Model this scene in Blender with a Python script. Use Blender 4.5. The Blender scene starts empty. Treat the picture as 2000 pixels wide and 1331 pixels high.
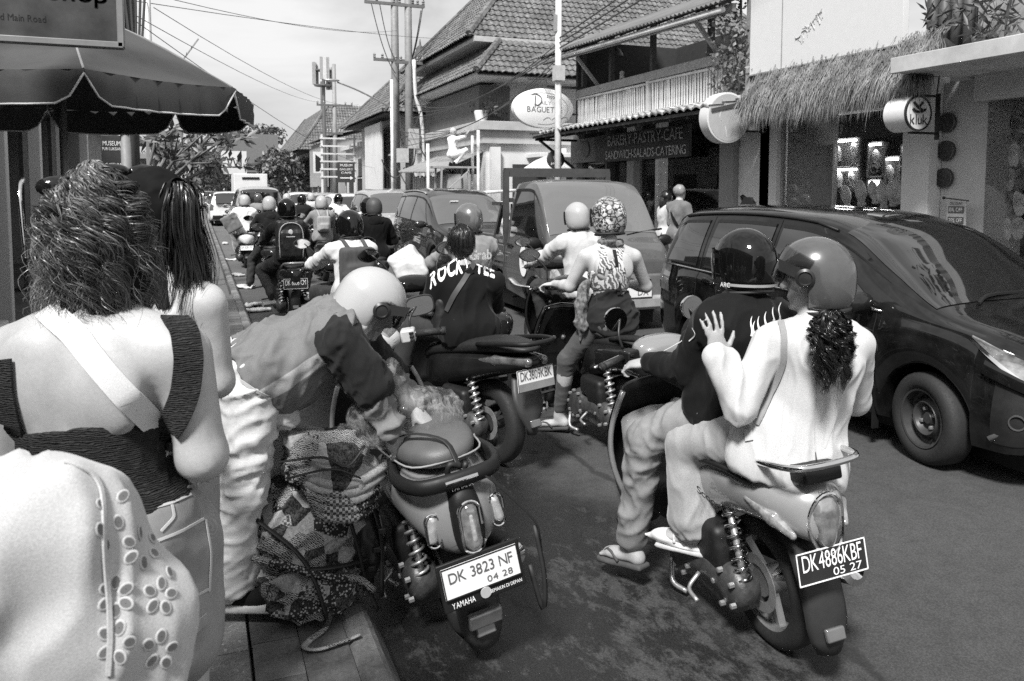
import bpy, math, random
import numpy as np
from mathutils import Vector, Matrix, Euler

SC = bpy.context.scene
COL = SC.collection
R = math.radians
rnd = random.Random(7)

# ------------------------------------------------------------------ camera, sky, sun, exposure
CAM_H, FOC, PITCH, HORIZON, VANISH = 1.75, 1555.0, R(4.0), 370.0, 385.0    # photo pixels of the 2000 px wide picture
CPY = HORIZON + FOC * math.tan(PITCH)
YAW = math.atan((1000 - VANISH) * math.cos(PITCH) / FOC)
cam_data = bpy.data.cameras.new('camera')
cam = bpy.data.objects.new('camera', cam_data)
COL.objects.link(cam)
cam.location = (0, 0, CAM_H)
cam.rotation_euler = (R(90) - PITCH, 0, -YAW)
cam_data.sensor_width = 36.0
cam_data.lens = 36.0 * FOC / 2000.0
cam_data.shift_y = -(665.5 - CPY) / 2000.0
cam_data.clip_start, cam_data.clip_end = 0.02, 3000
cam_data.dof.use_dof = True
cam_data.dof.focus_distance = 3.6
cam_data.dof.aperture_fstop = 10.0
SC.camera = cam

SUN_EL, SUN_AZ = R(51), R(-138)     # azimuth measured from +Y (down the street) towards +X
world = bpy.data.worlds.new('World')
SC.world = world
world.use_nodes = True
wn, wl = world.node_tree.nodes, world.node_tree.links
wn.clear()
wo = wn.new('ShaderNodeOutputWorld'); wb = wn.new('ShaderNodeBackground')
sky = wn.new('ShaderNodeTexSky'); sky.sky_type = 'NISHITA'; sky.sun_disc = False
sky.sun_elevation = SUN_EL; sky.sun_rotation = SUN_AZ
sky.air_density = 1.3; sky.dust_density = 3.0
bw = wn.new('ShaderNodeRGBToBW')
tc = wn.new('ShaderNodeTexCoord'); mp = wn.new('ShaderNodeMapping'); mp.inputs['Scale'].default_value = (1, 1, 2.6)
nz = wn.new('ShaderNodeTexNoise'); nz.inputs['Scale'].default_value = 3.1; nz.inputs['Detail'].default_value = 8; nz.inputs['Roughness'].default_value = .55
nz.inputs['Distortion'].default_value = .4
cr = wn.new('ShaderNodeMapRange'); cr.inputs[1].default_value = .34; cr.inputs[2].default_value = .66; cr.inputs[3].default_value = 0.0; cr.inputs[4].default_value = 1.0
mx = wn.new('ShaderNodeMix'); mx.data_type = 'FLOAT'
mul = wn.new('ShaderNodeMath'); mul.operation = 'MULTIPLY'; mul.inputs[1].default_value = .75
add = wn.new('ShaderNodeMath'); add.operation = 'ADD'; add.inputs[1].default_value = 3.3
wl.new(sky.outputs[0], bw.inputs[0]); wl.new(tc.outputs['Generated'], mp.inputs[0]); wl.new(mp.outputs[0], nz.inputs[0])
wl.new(nz.outputs[0], cr.inputs[0]); wl.new(cr.outputs[0], mx.inputs[0])
wl.new(bw.outputs[0], mul.inputs[0]); wl.new(mul.outputs[0], add.inputs[0])
wl.new(add.outputs[0], mx.inputs[2]); mx.inputs[3].default_value = 9.3
wl.new(mx.outputs[0], wb.inputs[0]); wb.inputs[1].default_value = 0.052
wl.new(wb.outputs[0], wo.inputs[0])
sun_d = bpy.data.lights.new('sun', 'SUN'); sun_d.energy = 3.4; sun_d.angle = R(10); sun_d.color = (1, .995, .985)
sun = bpy.data.objects.new('sun', sun_d); COL.objects.link(sun)
_sd = Vector((math.sin(SUN_AZ) * math.cos(SUN_EL), math.cos(SUN_AZ) * math.cos(SUN_EL), math.sin(SUN_EL)))
sun.rotation_euler = (-_sd).to_track_quat('-Z', 'Y').to_euler()
sun.location = (0, 0, 60)
vs = SC.view_settings
vs.view_transform = 'Standard'; vs.look = 'None'; vs.gamma = 1.0; vs.exposure = 0.95
SC.render.engine = 'CYCLES'
SC.cycles.use_denoising = False
SC.cycles.max_bounces = 8; SC.cycles.transparent_max_bounces = 12

# ------------------------------------------------------------------ photo pixel -> direction -> point
def ray(px, py):
    x = (px - 1000) / FOC; y = -(py - CPY) / FOC
    f = math.cos(PITCH) + y * math.sin(PITCH); z = -math.sin(PITCH) + y * math.cos(PITCH)
    return Vector((x * math.cos(YAW) + f * math.sin(YAW), -x * math.sin(YAW) + f * math.cos(YAW), z))
def G(px, py, z=0.0):            # where that direction meets height z
    r = ray(px, py); return Vector((0, 0, CAM_H)) + r * ((z - CAM_H) / r.z)
def AY(px, py, y):               # ... meets the plane across the street at y
    r = ray(px, py); return Vector((0, 0, CAM_H)) + r * (y / r.y)
def AX(px, py, x):               # ... meets the plane along the street at x
    r = ray(px, py); return Vector((0, 0, CAM_H)) + r * (x / r.x)

# ------------------------------------------------------------------ materials (the photograph is black and white: all greys)
MATS = {}
class NT:
    def __init__(s, name):
        s.m = bpy.data.materials.new(name); s.m.use_nodes = True
        s.n, s.l = s.m.node_tree.nodes, s.m.node_tree.links
        s.b = s.n['Principled BSDF']; s.tc = None
    def co(s, scale=(1, 1, 1), rot=(0, 0, 0), src='Object'):
        if s.tc is None: s.tc = s.n.new('ShaderNodeTexCoord')
        m = s.n.new('ShaderNodeMapping'); m.inputs['Scale'].default_value = scale; m.inputs['Rotation'].default_value = rot
        s.l.new(s.tc.outputs[src], m.inputs[0]); return m.outputs[0]
    def noise(s, sc, det=4, rough=.55, co=None, dist=0):
        t = s.n.new('ShaderNodeTexNoise'); t.inputs['Scale'].default_value = sc; t.inputs['Detail'].default_value = det
        t.inputs['Roughness'].default_value = rough; t.inputs['Distortion'].default_value = dist
        s.l.new(co if co is not None else s.co(), t.inputs[0]); return t.outputs[0]
    def vor(s, sc, co=None, feat='F1', out='Distance', rnd_=1.0):
        t = s.n.new('ShaderNodeTexVoronoi'); t.feature = feat; t.inputs['Scale'].default_value = sc; t.inputs['Randomness'].default_value = rnd_
        s.l.new(co if co is not None else s.co(), t.inputs[0]); return t.outputs[out]
    def wave(s, sc, dist=0, det=2, dsc=1, co=None, d='X', typ='BANDS'):
        t = s.n.new('ShaderNodeTexWave'); t.wave_type = typ
        if typ == 'BANDS': t.bands_direction = d
        else: t.rings_direction = d
        t.inputs['Scale'].default_value = sc; t.inputs['Distortion'].default_value = dist; t.inputs['Detail'].default_value = det; t.inputs['Detail Scale'].default_value = dsc
        s.l.new(co if co is not None else s.co(), t.inputs[0]); return t.outputs['Fac']
    def rng(s, v, a, b, c, d, smooth=False):
        t = s.n.new('ShaderNodeMapRange'); t.inputs[1].default_value = a; t.inputs[2].default_value = b; t.inputs[3].default_value = c; t.inputs[4].default_value = d
        if smooth: t.interpolation_type = 'SMOOTHSTEP'
        s.l.new(v, t.inputs[0]); return t.outputs[0]
    def math(s, op, a, b=None):
        t = s.n.new('ShaderNodeMath'); t.operation = op
        for i, v in enumerate((a, b)):
            if v is None: continue
            if isinstance(v, (int, float)): t.inputs[i].default_value = v
            else: s.l.new(v, t.inputs[i])
        return t.outputs[0]
    def mix(s, f, a, b):
        t = s.n.new('ShaderNodeMix'); t.data_type = 'FLOAT'
        for i, v in ((0, f), (2, a), (3, b)):
            if isinstance(v, (int, float)): t.inputs[i].default_value = v
            else: s.l.new(v, t.inputs[i])
        return t.outputs[0]
    def set(s, key, v):
        if isinstance(v, (int, float)):
            i = s.b.inputs[key]; i.default_value = (v, v, v, 1) if i.type == 'RGBA' else v
        else: s.l.new(v, s.b.inputs[key])
    def bump(s, h, strength=.3, dist=.01):
        t = s.n.new('ShaderNodeBump'); t.inputs['Strength'].default_value = strength; t.inputs['Distance'].default_value = dist
        s.l.new(h, t.inputs['Height']); s.l.new(t.outputs[0], s.b.inputs['Normal'])
def M(name, c=.5, r=.6, metal=0, var=.18, vsc=9, bump=0, bsc=80, coat=0, spec=.5, dirt=0):
    if name in MATS: return MATS[name]
    t = NT(name)
    n = t.noise(vsc, 5, .6)
    col = t.rng(n, .25, .75, c * (1 - var), min(.95, c * (1 + var)))
    if dirt:
        d = t.rng(t.noise(vsc * .35, 7, .7), .45, .7, 0, 1)
        col = t.mix(t.math('MULTIPLY', d, dirt), col, c * .35)
    t.set('Base Color', col); t.set('Metallic', metal); t.set('Specular IOR Level', spec)
    t.set('Roughness', t.rng(t.noise(vsc * 2.3, 4), .3, .7, max(.03, r * .85), min(1, r * 1.15)))
    if coat: t.set('Coat Weight', coat); t.set('Coat Roughness', .03)
    if bump: t.bump(t.noise(bsc, 3), bump)
    MATS[name] = t.m; return t.m

# ------------------------------------------------------------------ objects
def link(o, parent=None):
    COL.objects.link(o)
    if parent is not None: o.parent = parent
    return o
def tag(o, label=None, cat=None, group=None, kind=None):
    if label: o['label'] = label
    if cat: o['category'] = cat
    if group: o['group'] = group
    if kind: o['kind'] = kind
    return o
def thing(name, label, cat, loc=(0, 0, 0), rz=0, lean=0, group=None, pitch=0):
    o = bpy.data.objects.new(name, None); o.empty_display_size = .1
    COL.objects.link(o); o.location = loc; o.rotation_euler = (pitch, lean, rz)
    return tag(o, label, cat, group)
def children(o): return [c for c in bpy.data.objects if c.parent == o]
KIDS = {}
def ob(name, mesh, mat=None, parent=None, loc=None, rot=None, kind=None):
    o = bpy.data.objects.new(name, mesh)
    if mat is not None and len(mesh.materials) == 0: mesh.materials.append(mat)
    if loc is not None: o.location = loc
    if rot is not None: o.rotation_euler = rot
    link(o, parent)
    if kind: o['kind'] = kind
    if parent is not None: KIDS.setdefault(parent.name, []).append(o)
    return o
def copy_tree(o, parent=None):
    c = o.copy(); COL.objects.link(c); c.parent = parent
    if parent is not None: KIDS.setdefault(parent.name, []).append(c)
    for ch in list(KIDS.get(o.name, [])): copy_tree(ch, c)
    return c

def frame(z, hint=(0, 0, 1)):
    z = Vector(z).normalized(); h = Vector(hint)
    if abs(z.dot(h.normalized())) > .98: h = Vector((1, 0, 0)) if abs(z.x) < .9 else Vector((0, 1, 0))
    x = h.cross(z).normalized(); y = z.cross(x)
    return np.array([x, y, z])          # rows

class MB:
    """collects shapes; build() links them as one mesh object"""
    def __init__(s): s.v = []; s.f = []; s.n = 0
    def add(s, v, f):
        v = np.asarray(v, float).reshape(-1, 3); s.v.append(v)
        k = s.n; s.f += [tuple(i + k for i in q) for q in f]; s.n += len(v); return s
    def box(s, c, size, rot=None, taper=1.0):
        h = np.array(size, float) / 2
        v = np.array([[x, y, z] for z in (-1, 1) for y in (-1, 1) for x in (-1, 1)], float) * h
        v[4:, :2] *= taper
        if rot is not None: v = v @ np.array(Euler(rot).to_matrix()).T
        return s.add(v + np.array(c), [(0, 2, 3, 1), (4, 5, 7, 6), (0, 1, 5, 4), (2, 6, 7, 3), (0, 4, 6, 2), (1, 3, 7, 5)])
    def bar(s, a, b, w, h=None, hint=(0, 0, 1)):       # a square bar from a to b
        h = w if h is None else h; a, b = Vector(a), Vector(b); Fm = frame(b - a, hint)
        q = [(-w / 2, -h / 2), (w / 2, -h / 2), (w / 2, h / 2), (-w / 2, h / 2)]
        v = [np.array(p) + x * Fm[0] + y * Fm[1] for p in (a, b) for x, y in q]
        return s.add(v, [(3, 2, 1, 0), (4, 5, 6, 7), (0, 1, 5, 4), (1, 2, 6, 5), (2, 3, 7, 6), (3, 0, 4, 7)])
    def loft(s, rings, cap=True, closed=True):
        n = len(rings[0]); v = np.array(rings, float).reshape(-1, 3); f = []
        for i in range(len(rings) - 1):
            for j in range(n if closed else n - 1):
                a, b = i * n + j, i * n + (j + 1) % n
                f.append((a, b, b + n, a + n))
        if cap and closed:
            f.append(tuple(range(n - 1, -1, -1))); f.append(tuple((len(rings) - 1) * n + j for j in range(n)))
        return s.add(v, f)
    def tube(s, pts, rad, n=8, cap=True, flat=1.0, hint=(0, 0, 1)):
        pts = [Vector(p) for p in pts]; k = len(pts)
        if isinstance(rad, (int, float)): rad = [rad] * k
        if 3 <= k <= 9:          # round the corners of a short path
            Q, W = [], []; P_ = [pts[0] * 2 - pts[1]] + pts + [pts[-1] * 2 - pts[-2]]
            for i in range(k - 1):
                a, b, c, d = P_[i:i + 4]
                for t in (0, .25, .5, .75): Q.append(.5 * (2 * b + (c - a) * t + (2 * a - 5 * b + 4 * c - d) * t * t + (3 * b - a - 3 * c + d) * t ** 3)); W.append(rad[i] + (rad[i + 1] - rad[i]) * t)
            pts, rad = Q + [pts[-1]], W + [rad[-1]]; k = len(pts)
        rings = []; prev = None
        for i in range(k):
            d = (pts[min(i + 1, k - 1)] - pts[max(i - 1, 0)])
            Fm = frame(d, prev if prev is not None else hint)
            prev = Vector(Fm[1])
            a = np.linspace(0, 2 * math.pi, n, endpoint=False)
            rings.append(np.array(pts[i]) + rad[i] * (np.cos(a)[:, None] * Fm[0] + flat * np.sin(a)[:, None] * Fm[1]))
        return s.loft(rings, cap)
    def ell(s, c, r, n=16, m=10, rot=None):
        if isinstance(r, (int, float)): r = (r, r, r)
        rings = []
        for i in range(m + 1):
            t = math.pi * min(max(i / m, .004), .996) - math.pi / 2
            a = np.linspace(0, 2 * math.pi, n, endpoint=False)
            rings.append(np.stack([r[0] * math.cos(t) * np.cos(a), r[1] * math.cos(t) * np.sin(a), np.full(n, r[2] * math.sin(t))], 1))
        v = np.array(rings).reshape(-1, 3)
        if rot is not None: v = v @ np.array(Euler(rot).to_matrix()).T
        return s.loft((v + np.array(c)).reshape(m + 1, n, 3))
    def lathe(s, prof, c=(0, 0, 0), axis=(0, 0, 1), n=24, hint=(0, 1, 0), cap=True):   # prof: (radius, height)
        Fm = frame(axis, hint); a = np.linspace(0, 2 * math.pi, n, endpoint=False); rings = []
        for r_, h in prof:
            rings.append(np.array(c) + h * Fm[2] + r_ * (np.cos(a)[:, None] * Fm[0] + np.sin(a)[:, None] * Fm[1]))
        return s.loft(rings, cap)
    def prism(s, poly, o, u, w, d):      # polygon in axes u,w at o, pushed along d
        o, u, w, d = (np.array(k, float) for k in (o, u, w, d)); n = len(poly)
        a = [o + x * u + y * w for x, y in poly]; b = [p + d for p in a]
        f = [tuple(range(n - 1, -1, -1)), tuple(range(n, 2 * n))] + [(i, (i + 1) % n, (i + 1) % n + n, i + n) for i in range(n)]
        return s.add(a + b, f)
    def quad(s, a, b, c, d): return s.add([a, b, c, d], [(0, 1, 2, 3)])
    def sel(s, secs, n=24, axis=1, cap=True):          # superellipse sections (y, x0, zc, hw, hh, exp[, hh_low])
        rings = []
        a = np.linspace(0, 2 * math.pi, n, endpoint=False)
        for q in secs:
            y, x0, zc, hw, hh, e = q[:6]; hl = q[6] if len(q) > 6 else hh
            cx, cz = np.cos(a), np.sin(a)
            X = x0 + hw * np.sign(cx) * np.abs(cx) ** (2 / e); Z = np.sign(cz) * np.abs(cz) ** (2 / e); Z = zc + np.where(Z > 0, Z * hh, Z * hl)
            Yv = np.full(n, y)
            rings.append(np.stack([X, Yv, Z] if axis == 1 else [Yv, X, Z], 1))
        return s.loft(rings, cap)
    def mesh(s, name='m', smooth=True):
        me = bpy.data.meshes.new(name)
        me.from_pydata(np.concatenate(s.v).tolist() if s.v else [], [], s.f)
        if smooth: me.shade_smooth() if hasattr(me, 'shade_smooth') else None
        me.update(); return me
    def build(s, name, mat=None, parent=None, smooth=False, bevel=0, sub=0, seg=2, ang=35, kind=None, loc=None, rot=None):
        me = s.mesh(name, False)
        o = ob(name, me, mat, parent, loc, rot, kind)
        fix_normals(me)
        if bevel:
            b = o.modifiers.new('bevel', 'BEVEL'); b.width = bevel; b.segments = seg; b.limit_method = 'ANGLE'; b.angle_limit = R(ang)
        if sub:
            u = o.modifiers.new('sub', 'SUBSURF'); u.levels = sub; u.render_levels = sub
        if smooth or sub: me.shade_smooth()
        elif bevel: me.shade_smooth(); me.set_sharp_from_angle(angle=R(40))
        return o
import bmesh
def fix_normals(me):
    if len(me.polygons) > 60000: return
    bm = bmesh.new(); bm.from_mesh(me); bmesh.ops.recalc_face_normals(bm, faces=bm.faces); bm.to_mesh(me); bm.free()
def auto_smooth(o, a=40):
    o.data.shade_smooth(); o.data.set_sharp_from_angle(angle=R(a)); return o

# ------------------------------------------------------------------ noise and distance-field shapes for bodies, cloth, soft things
def vnoise(p, seed=0):
    p = np.asarray(p, float); i = np.floor(p).astype(np.int64); f = p - i; f = f * f * (3 - 2 * f)
    def h(a):
        k = (a[..., 0] * 374761393 + a[..., 1] * 668265263 + a[..., 2] * 2147483647 + seed * 1442695041) & 0xffffffff
        k = ((k ^ (k >> 13)) * 1274126177) & 0xffffffff
        return ((k ^ (k >> 16)) & 0xffff) / 65535.0
    out = 0
    for dx in (0, 1):
        for dy in (0, 1):
            for dz in (0, 1):
                w = (f[..., 0] if dx else 1 - f[..., 0]) * (f[..., 1] if dy else 1 - f[..., 1]) * (f[..., 2] if dz else 1 - f[..., 2])
                out = out + w * h(i + np.array([dx, dy, dz]))
    return out * 2 - 1
def fbm(p, seed=0, o=3):
    return sum(vnoise(np.asarray(p) * 2 ** k, seed + k) / 2 ** k for k in range(o))
class SD:
    def __init__(s, vox=.008, k=.03): s.vox, s.k, s.p = vox, k, []
    def cap(s, a, ra, b, rb, k=None, op=1): s.p.append(('c', np.array(a, float), ra, np.array(b, float), rb, s.k if k is None else k, op)); return s
    def chain(s, pts, rad, k=None, op=1):
        if isinstance(rad, (int, float)): rad = [rad] * len(pts)
        for i in range(len(pts) - 1): s.cap(pts[i], rad[i], pts[i + 1], rad[i + 1], k, op)
        return s
    def ell(s, c, r, Rm=None, k=None, op=1):
        if isinstance(r, (int, float)): r = (r, r, r)
        s.p.append(('e', np.array(c, float), np.array(r, float), None if Rm is None else np.array(Rm, float), 0, s.k if k is None else k, op)); return s
    def box(s, c, h, Rm=None, rnd_=.01, k=None, op=1): s.p.append(('b', np.array(c, float), np.array(h, float), None if Rm is None else np.array(Rm, float), rnd_, s.k if k is None else k, op)); return s
    def cut(s, o, n): n = Vector(n).normalized(); s.p.append(('p', np.array(o, float), np.array(n, float), 0, 0, 0, -1)); return s
    def _bb(s, q):
        if q[0] == 'c': return np.minimum(q[1] - q[2], q[3] - q[4]), np.maximum(q[1] + q[2], q[3] + q[4])
        if q[0] == 'e': r = q[2] if q[3] is None else np.full(3, q[2].max())
        elif q[0] == 'b': r = q[2] + q[4] if q[3] is None else np.full(3, np.linalg.norm(q[2]) + q[4])
        return q[1] - r, q[1] + r
    def _d(s, q, P):
        if q[0] == 'c':
            a, ra, b, rb = q[1:5]; ab = b - a; L2 = max(ab @ ab, 1e-9)
            t = np.clip(((P - a) @ ab) / L2, 0, 1)
            return np.linalg.norm(P - a - t[..., None] * ab, axis=-1) - (ra + (rb - ra) * t)
        L = P - q[1]
        if q[3] is not None: L = L @ q[3].T
        if q[0] == 'e':
            k0 = np.linalg.norm(L / q[2], axis=-1); k1 = np.linalg.norm(L / q[2] ** 2, axis=-1) + 1e-9
            return k0 * (k0 - 1) / k1
        d = np.abs(L) - q[2]
        return np.linalg.norm(np.maximum(d, 0), axis=-1) + np.minimum(d.max(-1), 0) - q[4]
    def arrays(s):
        bbs = [s._bb(q) for q in s.p if q[6] > 0]
        lo = np.min([b[0] for b in bbs], 0) - 3 * s.vox - .01; hi = np.max([b[1] for b in bbs], 0) + 3 * s.vox + .01
        n = np.ceil((hi - lo) / s.vox).astype(int) + 1
        F = np.full(n, .5, np.float32); ax = [lo[i] + s.vox * np.arange(n[i]) for i in range(3)]
        for q in s.p:
            k = q[5]
            if q[0] == 'p':
                g = np.stack(np.meshgrid(*ax, indexing='ij'), -1); F = np.maximum(F, (g - q[1]) @ q[2]).astype(np.float32); continue
            b = s._bb(q); i0 = np.maximum(((b[0] - k - 2 * s.vox - lo) / s.vox).astype(int), 0); i1 = np.minimum(((b[1] + k + 2 * s.vox - lo) / s.vox).astype(int) + 2, n)
            if (i1 <= i0).any(): continue
            sl = tuple(slice(a, c) for a, c in zip(i0, i1))
            P = np.stack(np.meshgrid(*[ax[i][sl[i]] for i in range(3)], indexing='ij'), -1)
            d = s._d(q, P); A = F[sl]
            if q[6] < 0: A = -A
            h = np.maximum(k - np.abs(A - d), 0) / max(k, 1e-6)
            r = np.minimum(A, d) - h * h * k * .25
            F[sl] = -r if q[6] < 0 else r
        return surface_nets(F, lo, s.vox)
    def mesh(s, name='m', wr=None, relax=1):
        v, f = s.arrays()
        if relax: v = relax_mesh(v, f, relax)
        if wr: v = relax_mesh(wrinkle(v, f, wr), f, 1)
        return raw_mesh(name, v, f)
def raw_mesh(name, v, f, smooth=True):
    me = bpy.data.meshes.new(name); f = np.asarray(f)
    me.vertices.add(len(v)); me.vertices.foreach_set('co', np.asarray(v, np.float32).ravel())
    k = f.shape[1]; me.loops.add(f.size); me.loops.foreach_set('vertex_index', f.ravel().astype(np.int32))
    me.polygons.add(len(f)); me.polygons.foreach_set('loop_start', (np.arange(len(f)) * k).astype(np.int32))
    me.update(calc_edges=True)
    if smooth: me.shade_smooth()
    return me
def surface_nets(F, lo, vox):
    n = F.shape; neg = F < 0
    c = np.zeros((n[0] - 1, n[1] - 1, n[2] - 1), np.int8)
    for dx in (0, 1):
        for dy in (0, 1):
            for dz in (0, 1): c += neg[dx:n[0] - 1 + dx, dy:n[1] - 1 + dy, dz:n[2] - 1 + dz]
    I = np.argwhere((c > 0) & (c < 8))
    off = np.array([[x, y, z] for x in (0, 1) for y in (0, 1) for z in (0, 1)])
    val = np.stack([F[tuple((I + o).T)] for o in off], 1)
    acc = np.zeros((len(I), 3)); cnt = np.zeros(len(I))
    for a in range(8):
        for b in range(a + 1, 8):
            if np.abs(off[a] - off[b]).sum() != 1: continue
            m = (val[:, a] < 0) != (val[:, b] < 0)
            t = np.where(m, val[:, a] / np.where(m, val[:, a] - val[:, b], 1), 0)
            acc += m[:, None] * (off[a] + t[:, None] * (off[b] - off[a])); cnt += m
    V = lo + vox * (I + acc / cnt[:, None])
    idx = np.full(c.shape, -1, np.int64); idx[tuple(I.T)] = np.arange(len(I))
    faces = []
    for ax in range(3):
        sl0 = [slice(1, n[i] - 1) for i in range(3)]; sl1 = list(sl0); sl0[ax] = slice(0, n[ax] - 1); sl1[ax] = slice(1, n[ax])
        A, B = neg[tuple(sl0)], neg[tuple(sl1)]
        E = np.argwhere(A != B); base = E + np.array([0 if i == ax else 1 for i in range(3)])
        u, w = [(1, 2), (2, 0), (0, 1)][ax]; eu = np.eye(3, dtype=int)[u]; ew = np.eye(3, dtype=int)[w]
        q = np.stack([idx[tuple((base - eu - ew).T)], idx[tuple((base - ew).T)], idx[tuple(base.T)], idx[tuple((base - eu).T)]], 1)
        fl = ~A[tuple(E.T)]
        q[fl] = q[fl][:, ::-1]; faces.append(q)
    return V, np.concatenate(faces)
def vnormals(v, f):
    n = np.cross(v[f[:, 2]] - v[f[:, 0]], v[f[:, 3]] - v[f[:, 1]]); N = np.zeros_like(v)
    for j in range(4): np.add.at(N, f[:, j], n)
    return N / (np.linalg.norm(N, axis=1)[:, None] + 1e-12)
def relax_mesh(v, f, it=1):
    e = np.concatenate([f[:, [0, 1]], f[:, [1, 2]], f[:, [2, 3]], f[:, [3, 0]]])
    for _ in range(it):
        s_ = np.zeros_like(v); c = np.zeros(len(v))
        np.add.at(s_, e[:, 0], v[e[:, 1]]); np.add.at(c, e[:, 0], 1); np.add.at(s_, e[:, 1], v[e[:, 0]]); np.add.at(c, e[:, 1], 1)
        v = .5 * v + .5 * s_ / c[:, None]
    return v
def wrinkle(v, f, wr):
    """cloth folds: (amplitude, size, stretch direction, seed)"""
    amp, size, d, seed = wr; N = vnormals(v, f)
    d = np.array(Vector(d).normalized()); p = v - (v @ d)[:, None] * d * .72
    w = .35 * np.stack([fbm(v / (size * 2.5), seed + 5), fbm(v / (size * 2.5), seed + 6), fbm(v / (size * 2.5), seed + 7)], 1)
    a = (1 - np.abs(vnoise(p / size + w, seed))) ** 3 * 2 - 1
    b = (1 - np.abs(vnoise(p / (size * .5) + w * 1.6, seed + 1))) ** 3 * 2 - 1
    mask = .35 + .65 * np.clip(.5 + vnoise(v / (size * 3), seed + 3), 0, 1)
    return v + N * (1.55 * amp * mask * (a * .68 + b * .32))[:, None]

# ------------------------------------------------------------------ lettering
GLYPH = {}
def load_glyphs(chars):
    tmp = []
    for ch in sorted(set(chars)):
        if ch == ' ': continue
        cu = bpy.data.curves.new('t', 'FONT'); cu.body = ch; cu.size = 1; cu.resolution_u = 3
        t = bpy.data.objects.new('t', cu); COL.objects.link(t); tmp.append((ch, t))
    dg = bpy.context.evaluated_depsgraph_get()
    for ch, t in tmp:
        me = bpy.data.meshes.new_from_object(t.evaluated_get(dg))
        v = np.zeros(len(me.vertices) * 3); me.vertices.foreach_get('co', v)
        GLYPH[ch] = (v.reshape(-1, 3)[:, :2], [tuple(p.vertices) for p in me.polygons]); bpy.data.meshes.remove(me)
    for ch, t in tmp: cu = t.data; bpy.data.objects.remove(t); bpy.data.curves.remove(cu)
load_glyphs('ABCDEFGHIJKLMNOPRSTUVWYXZabcdefghiklmnoprstuvwy0123456789-%.')
def text(s, w, h, mat, parent, o, u, up, depth=.002, name='lettering', warp=None, gap=.09, fat=0, lean=0):
    """letters fitted into w x h, centred at o, reading along u with up as up"""
    V, F, x, n = [], [], 0., 0
    for ch in s:
        if ch == ' ': x += .32; continue
        g, f = GLYPH[ch]; lo, hi = g[:, 0].min(), g[:, 0].max()
        q = g.copy(); q[:, 0] += x - lo + lean * q[:, 1]; V.append(q); F += [tuple(i + n for i in p) for p in f]; n += len(g); x += hi - lo + gap
    if fat:
        V0, F0, n0 = V, F, n; V, F = list(V0), list(F0)
        for k, (a, b) in enumerate(((fat, 0), (-fat, 0), (0, fat), (0, -fat))): V += [q + [a, b] for q in V0]; F += [tuple(i + n0 * (k + 1) for i in p) for p in F0]
    v = np.concatenate(V); lo, hi = v.min(0), v.max(0); c = (lo + hi) / 2
    X = (v[:, 0] - c[0]) * w / (hi[0] - lo[0]); Y = (v[:, 1] - c[1]) * h / max(hi[1] - lo[1], .1)
    u, up = np.array(Vector(u).normalized()), np.array(Vector(up).normalized()); nrm = np.cross(u, up)
    P = np.array(o, float) + nrm * depth
    if warp: P = warp(X, Y)
    else: P = P + X[:, None] * u + Y[:, None] * up
    me = bpy.data.meshes.new(name); me.from_pydata(P.tolist(), [], F); me.update()
    return ob(name, me, mat, parent)
# ================================================================== THE SETTING: ground, road, pavements
def mat_asphalt():
    t = NT('asphalt'); co = t.co()
    fine = t.noise(160, 6, .75, co); mid = t.noise(9, 6, .7, co); big = t.noise(.55, 5, .6, co)
    sx = t.n.new('ShaderNodeSeparateXYZ'); t.l.new(t.co(), sx.inputs[0]); X, Yc = sx.outputs[0], sx.outputs[1]
    # a wet run of spilled water along the kerb lane: its own ragged shape
    edge = t.math('ADD', X, t.rng(t.noise(1.1, 6, .6, co), 0, 1, -.85, .85))
    band = t.math('MULTIPLY', t.rng(edge, .1, .5, 0, 1, True), t.rng(edge, 1.75, 2.35, 1, 0, True))
    near = t.rng(Yc, 9, 15, 1, 0, True)
    patch = t.rng(t.noise(13, 9, .78, t.co((1.0, .5, 1)), .2),   .40, .62, 0, 1)
    wet = t.math('MULTIPLY', t.math('MULTIPLY', band, near), t.rng(t.math('ADD', patch, t.rng(big, .4, .6, -.05, 1.1)), .2, .7, 0, 1))
    grain = t.math('MULTIPLY', t.math('MULTIPLY', t.rng(fine, .25, .78, .5, 1.5), t.rng(t.vor(120, co), .1, .75, 1.28, .78)), t.rng(mid, .3, .7, .84, 1.16))
    dry = t.math('MULTIPLY', t.math('MULTIPLY', grain, t.rng(big, .3, .7, .050, .066)), t.rng(Yc, 7, 24, 1, 2.1, True))      # paler with distance: glancing shine, haze and dust put into the colour
    # old seam and oil drips
    seam = t.math('ABSOLUTE', t.math('SUBTRACT', t.math('ADD', X, t.rng(t.noise(2.5, 5, .6, co), 0, 1, -.12, .12)), 2.27))
    dry = t.mix(t.rng(seam, .008, .035, .62, 0, True), dry, .012)
    oil = t.vor(1.3, co); dry = t.mix(t.rng(oil, .03, .07, .75, 0, True), dry, .01)
    col = t.mix(wet, dry, t.math('MULTIPLY', grain, .017))
    t.set('Base Color', col)
    t.set('Roughness', t.mix(wet, t.rng(fine, .3, .7, .78, .95), t.rng(fine, .3, .75, .22, .6)))
    t.set('Specular IOR Level', t.mix(wet, .3, .55))
    t.bump(t.math('ADD', t.math('MULTIPLY', fine, t.mix(wet, 1, .55)), t.math('MULTIPLY', mid, .3)), .55, .006)
    return t.m
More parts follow.
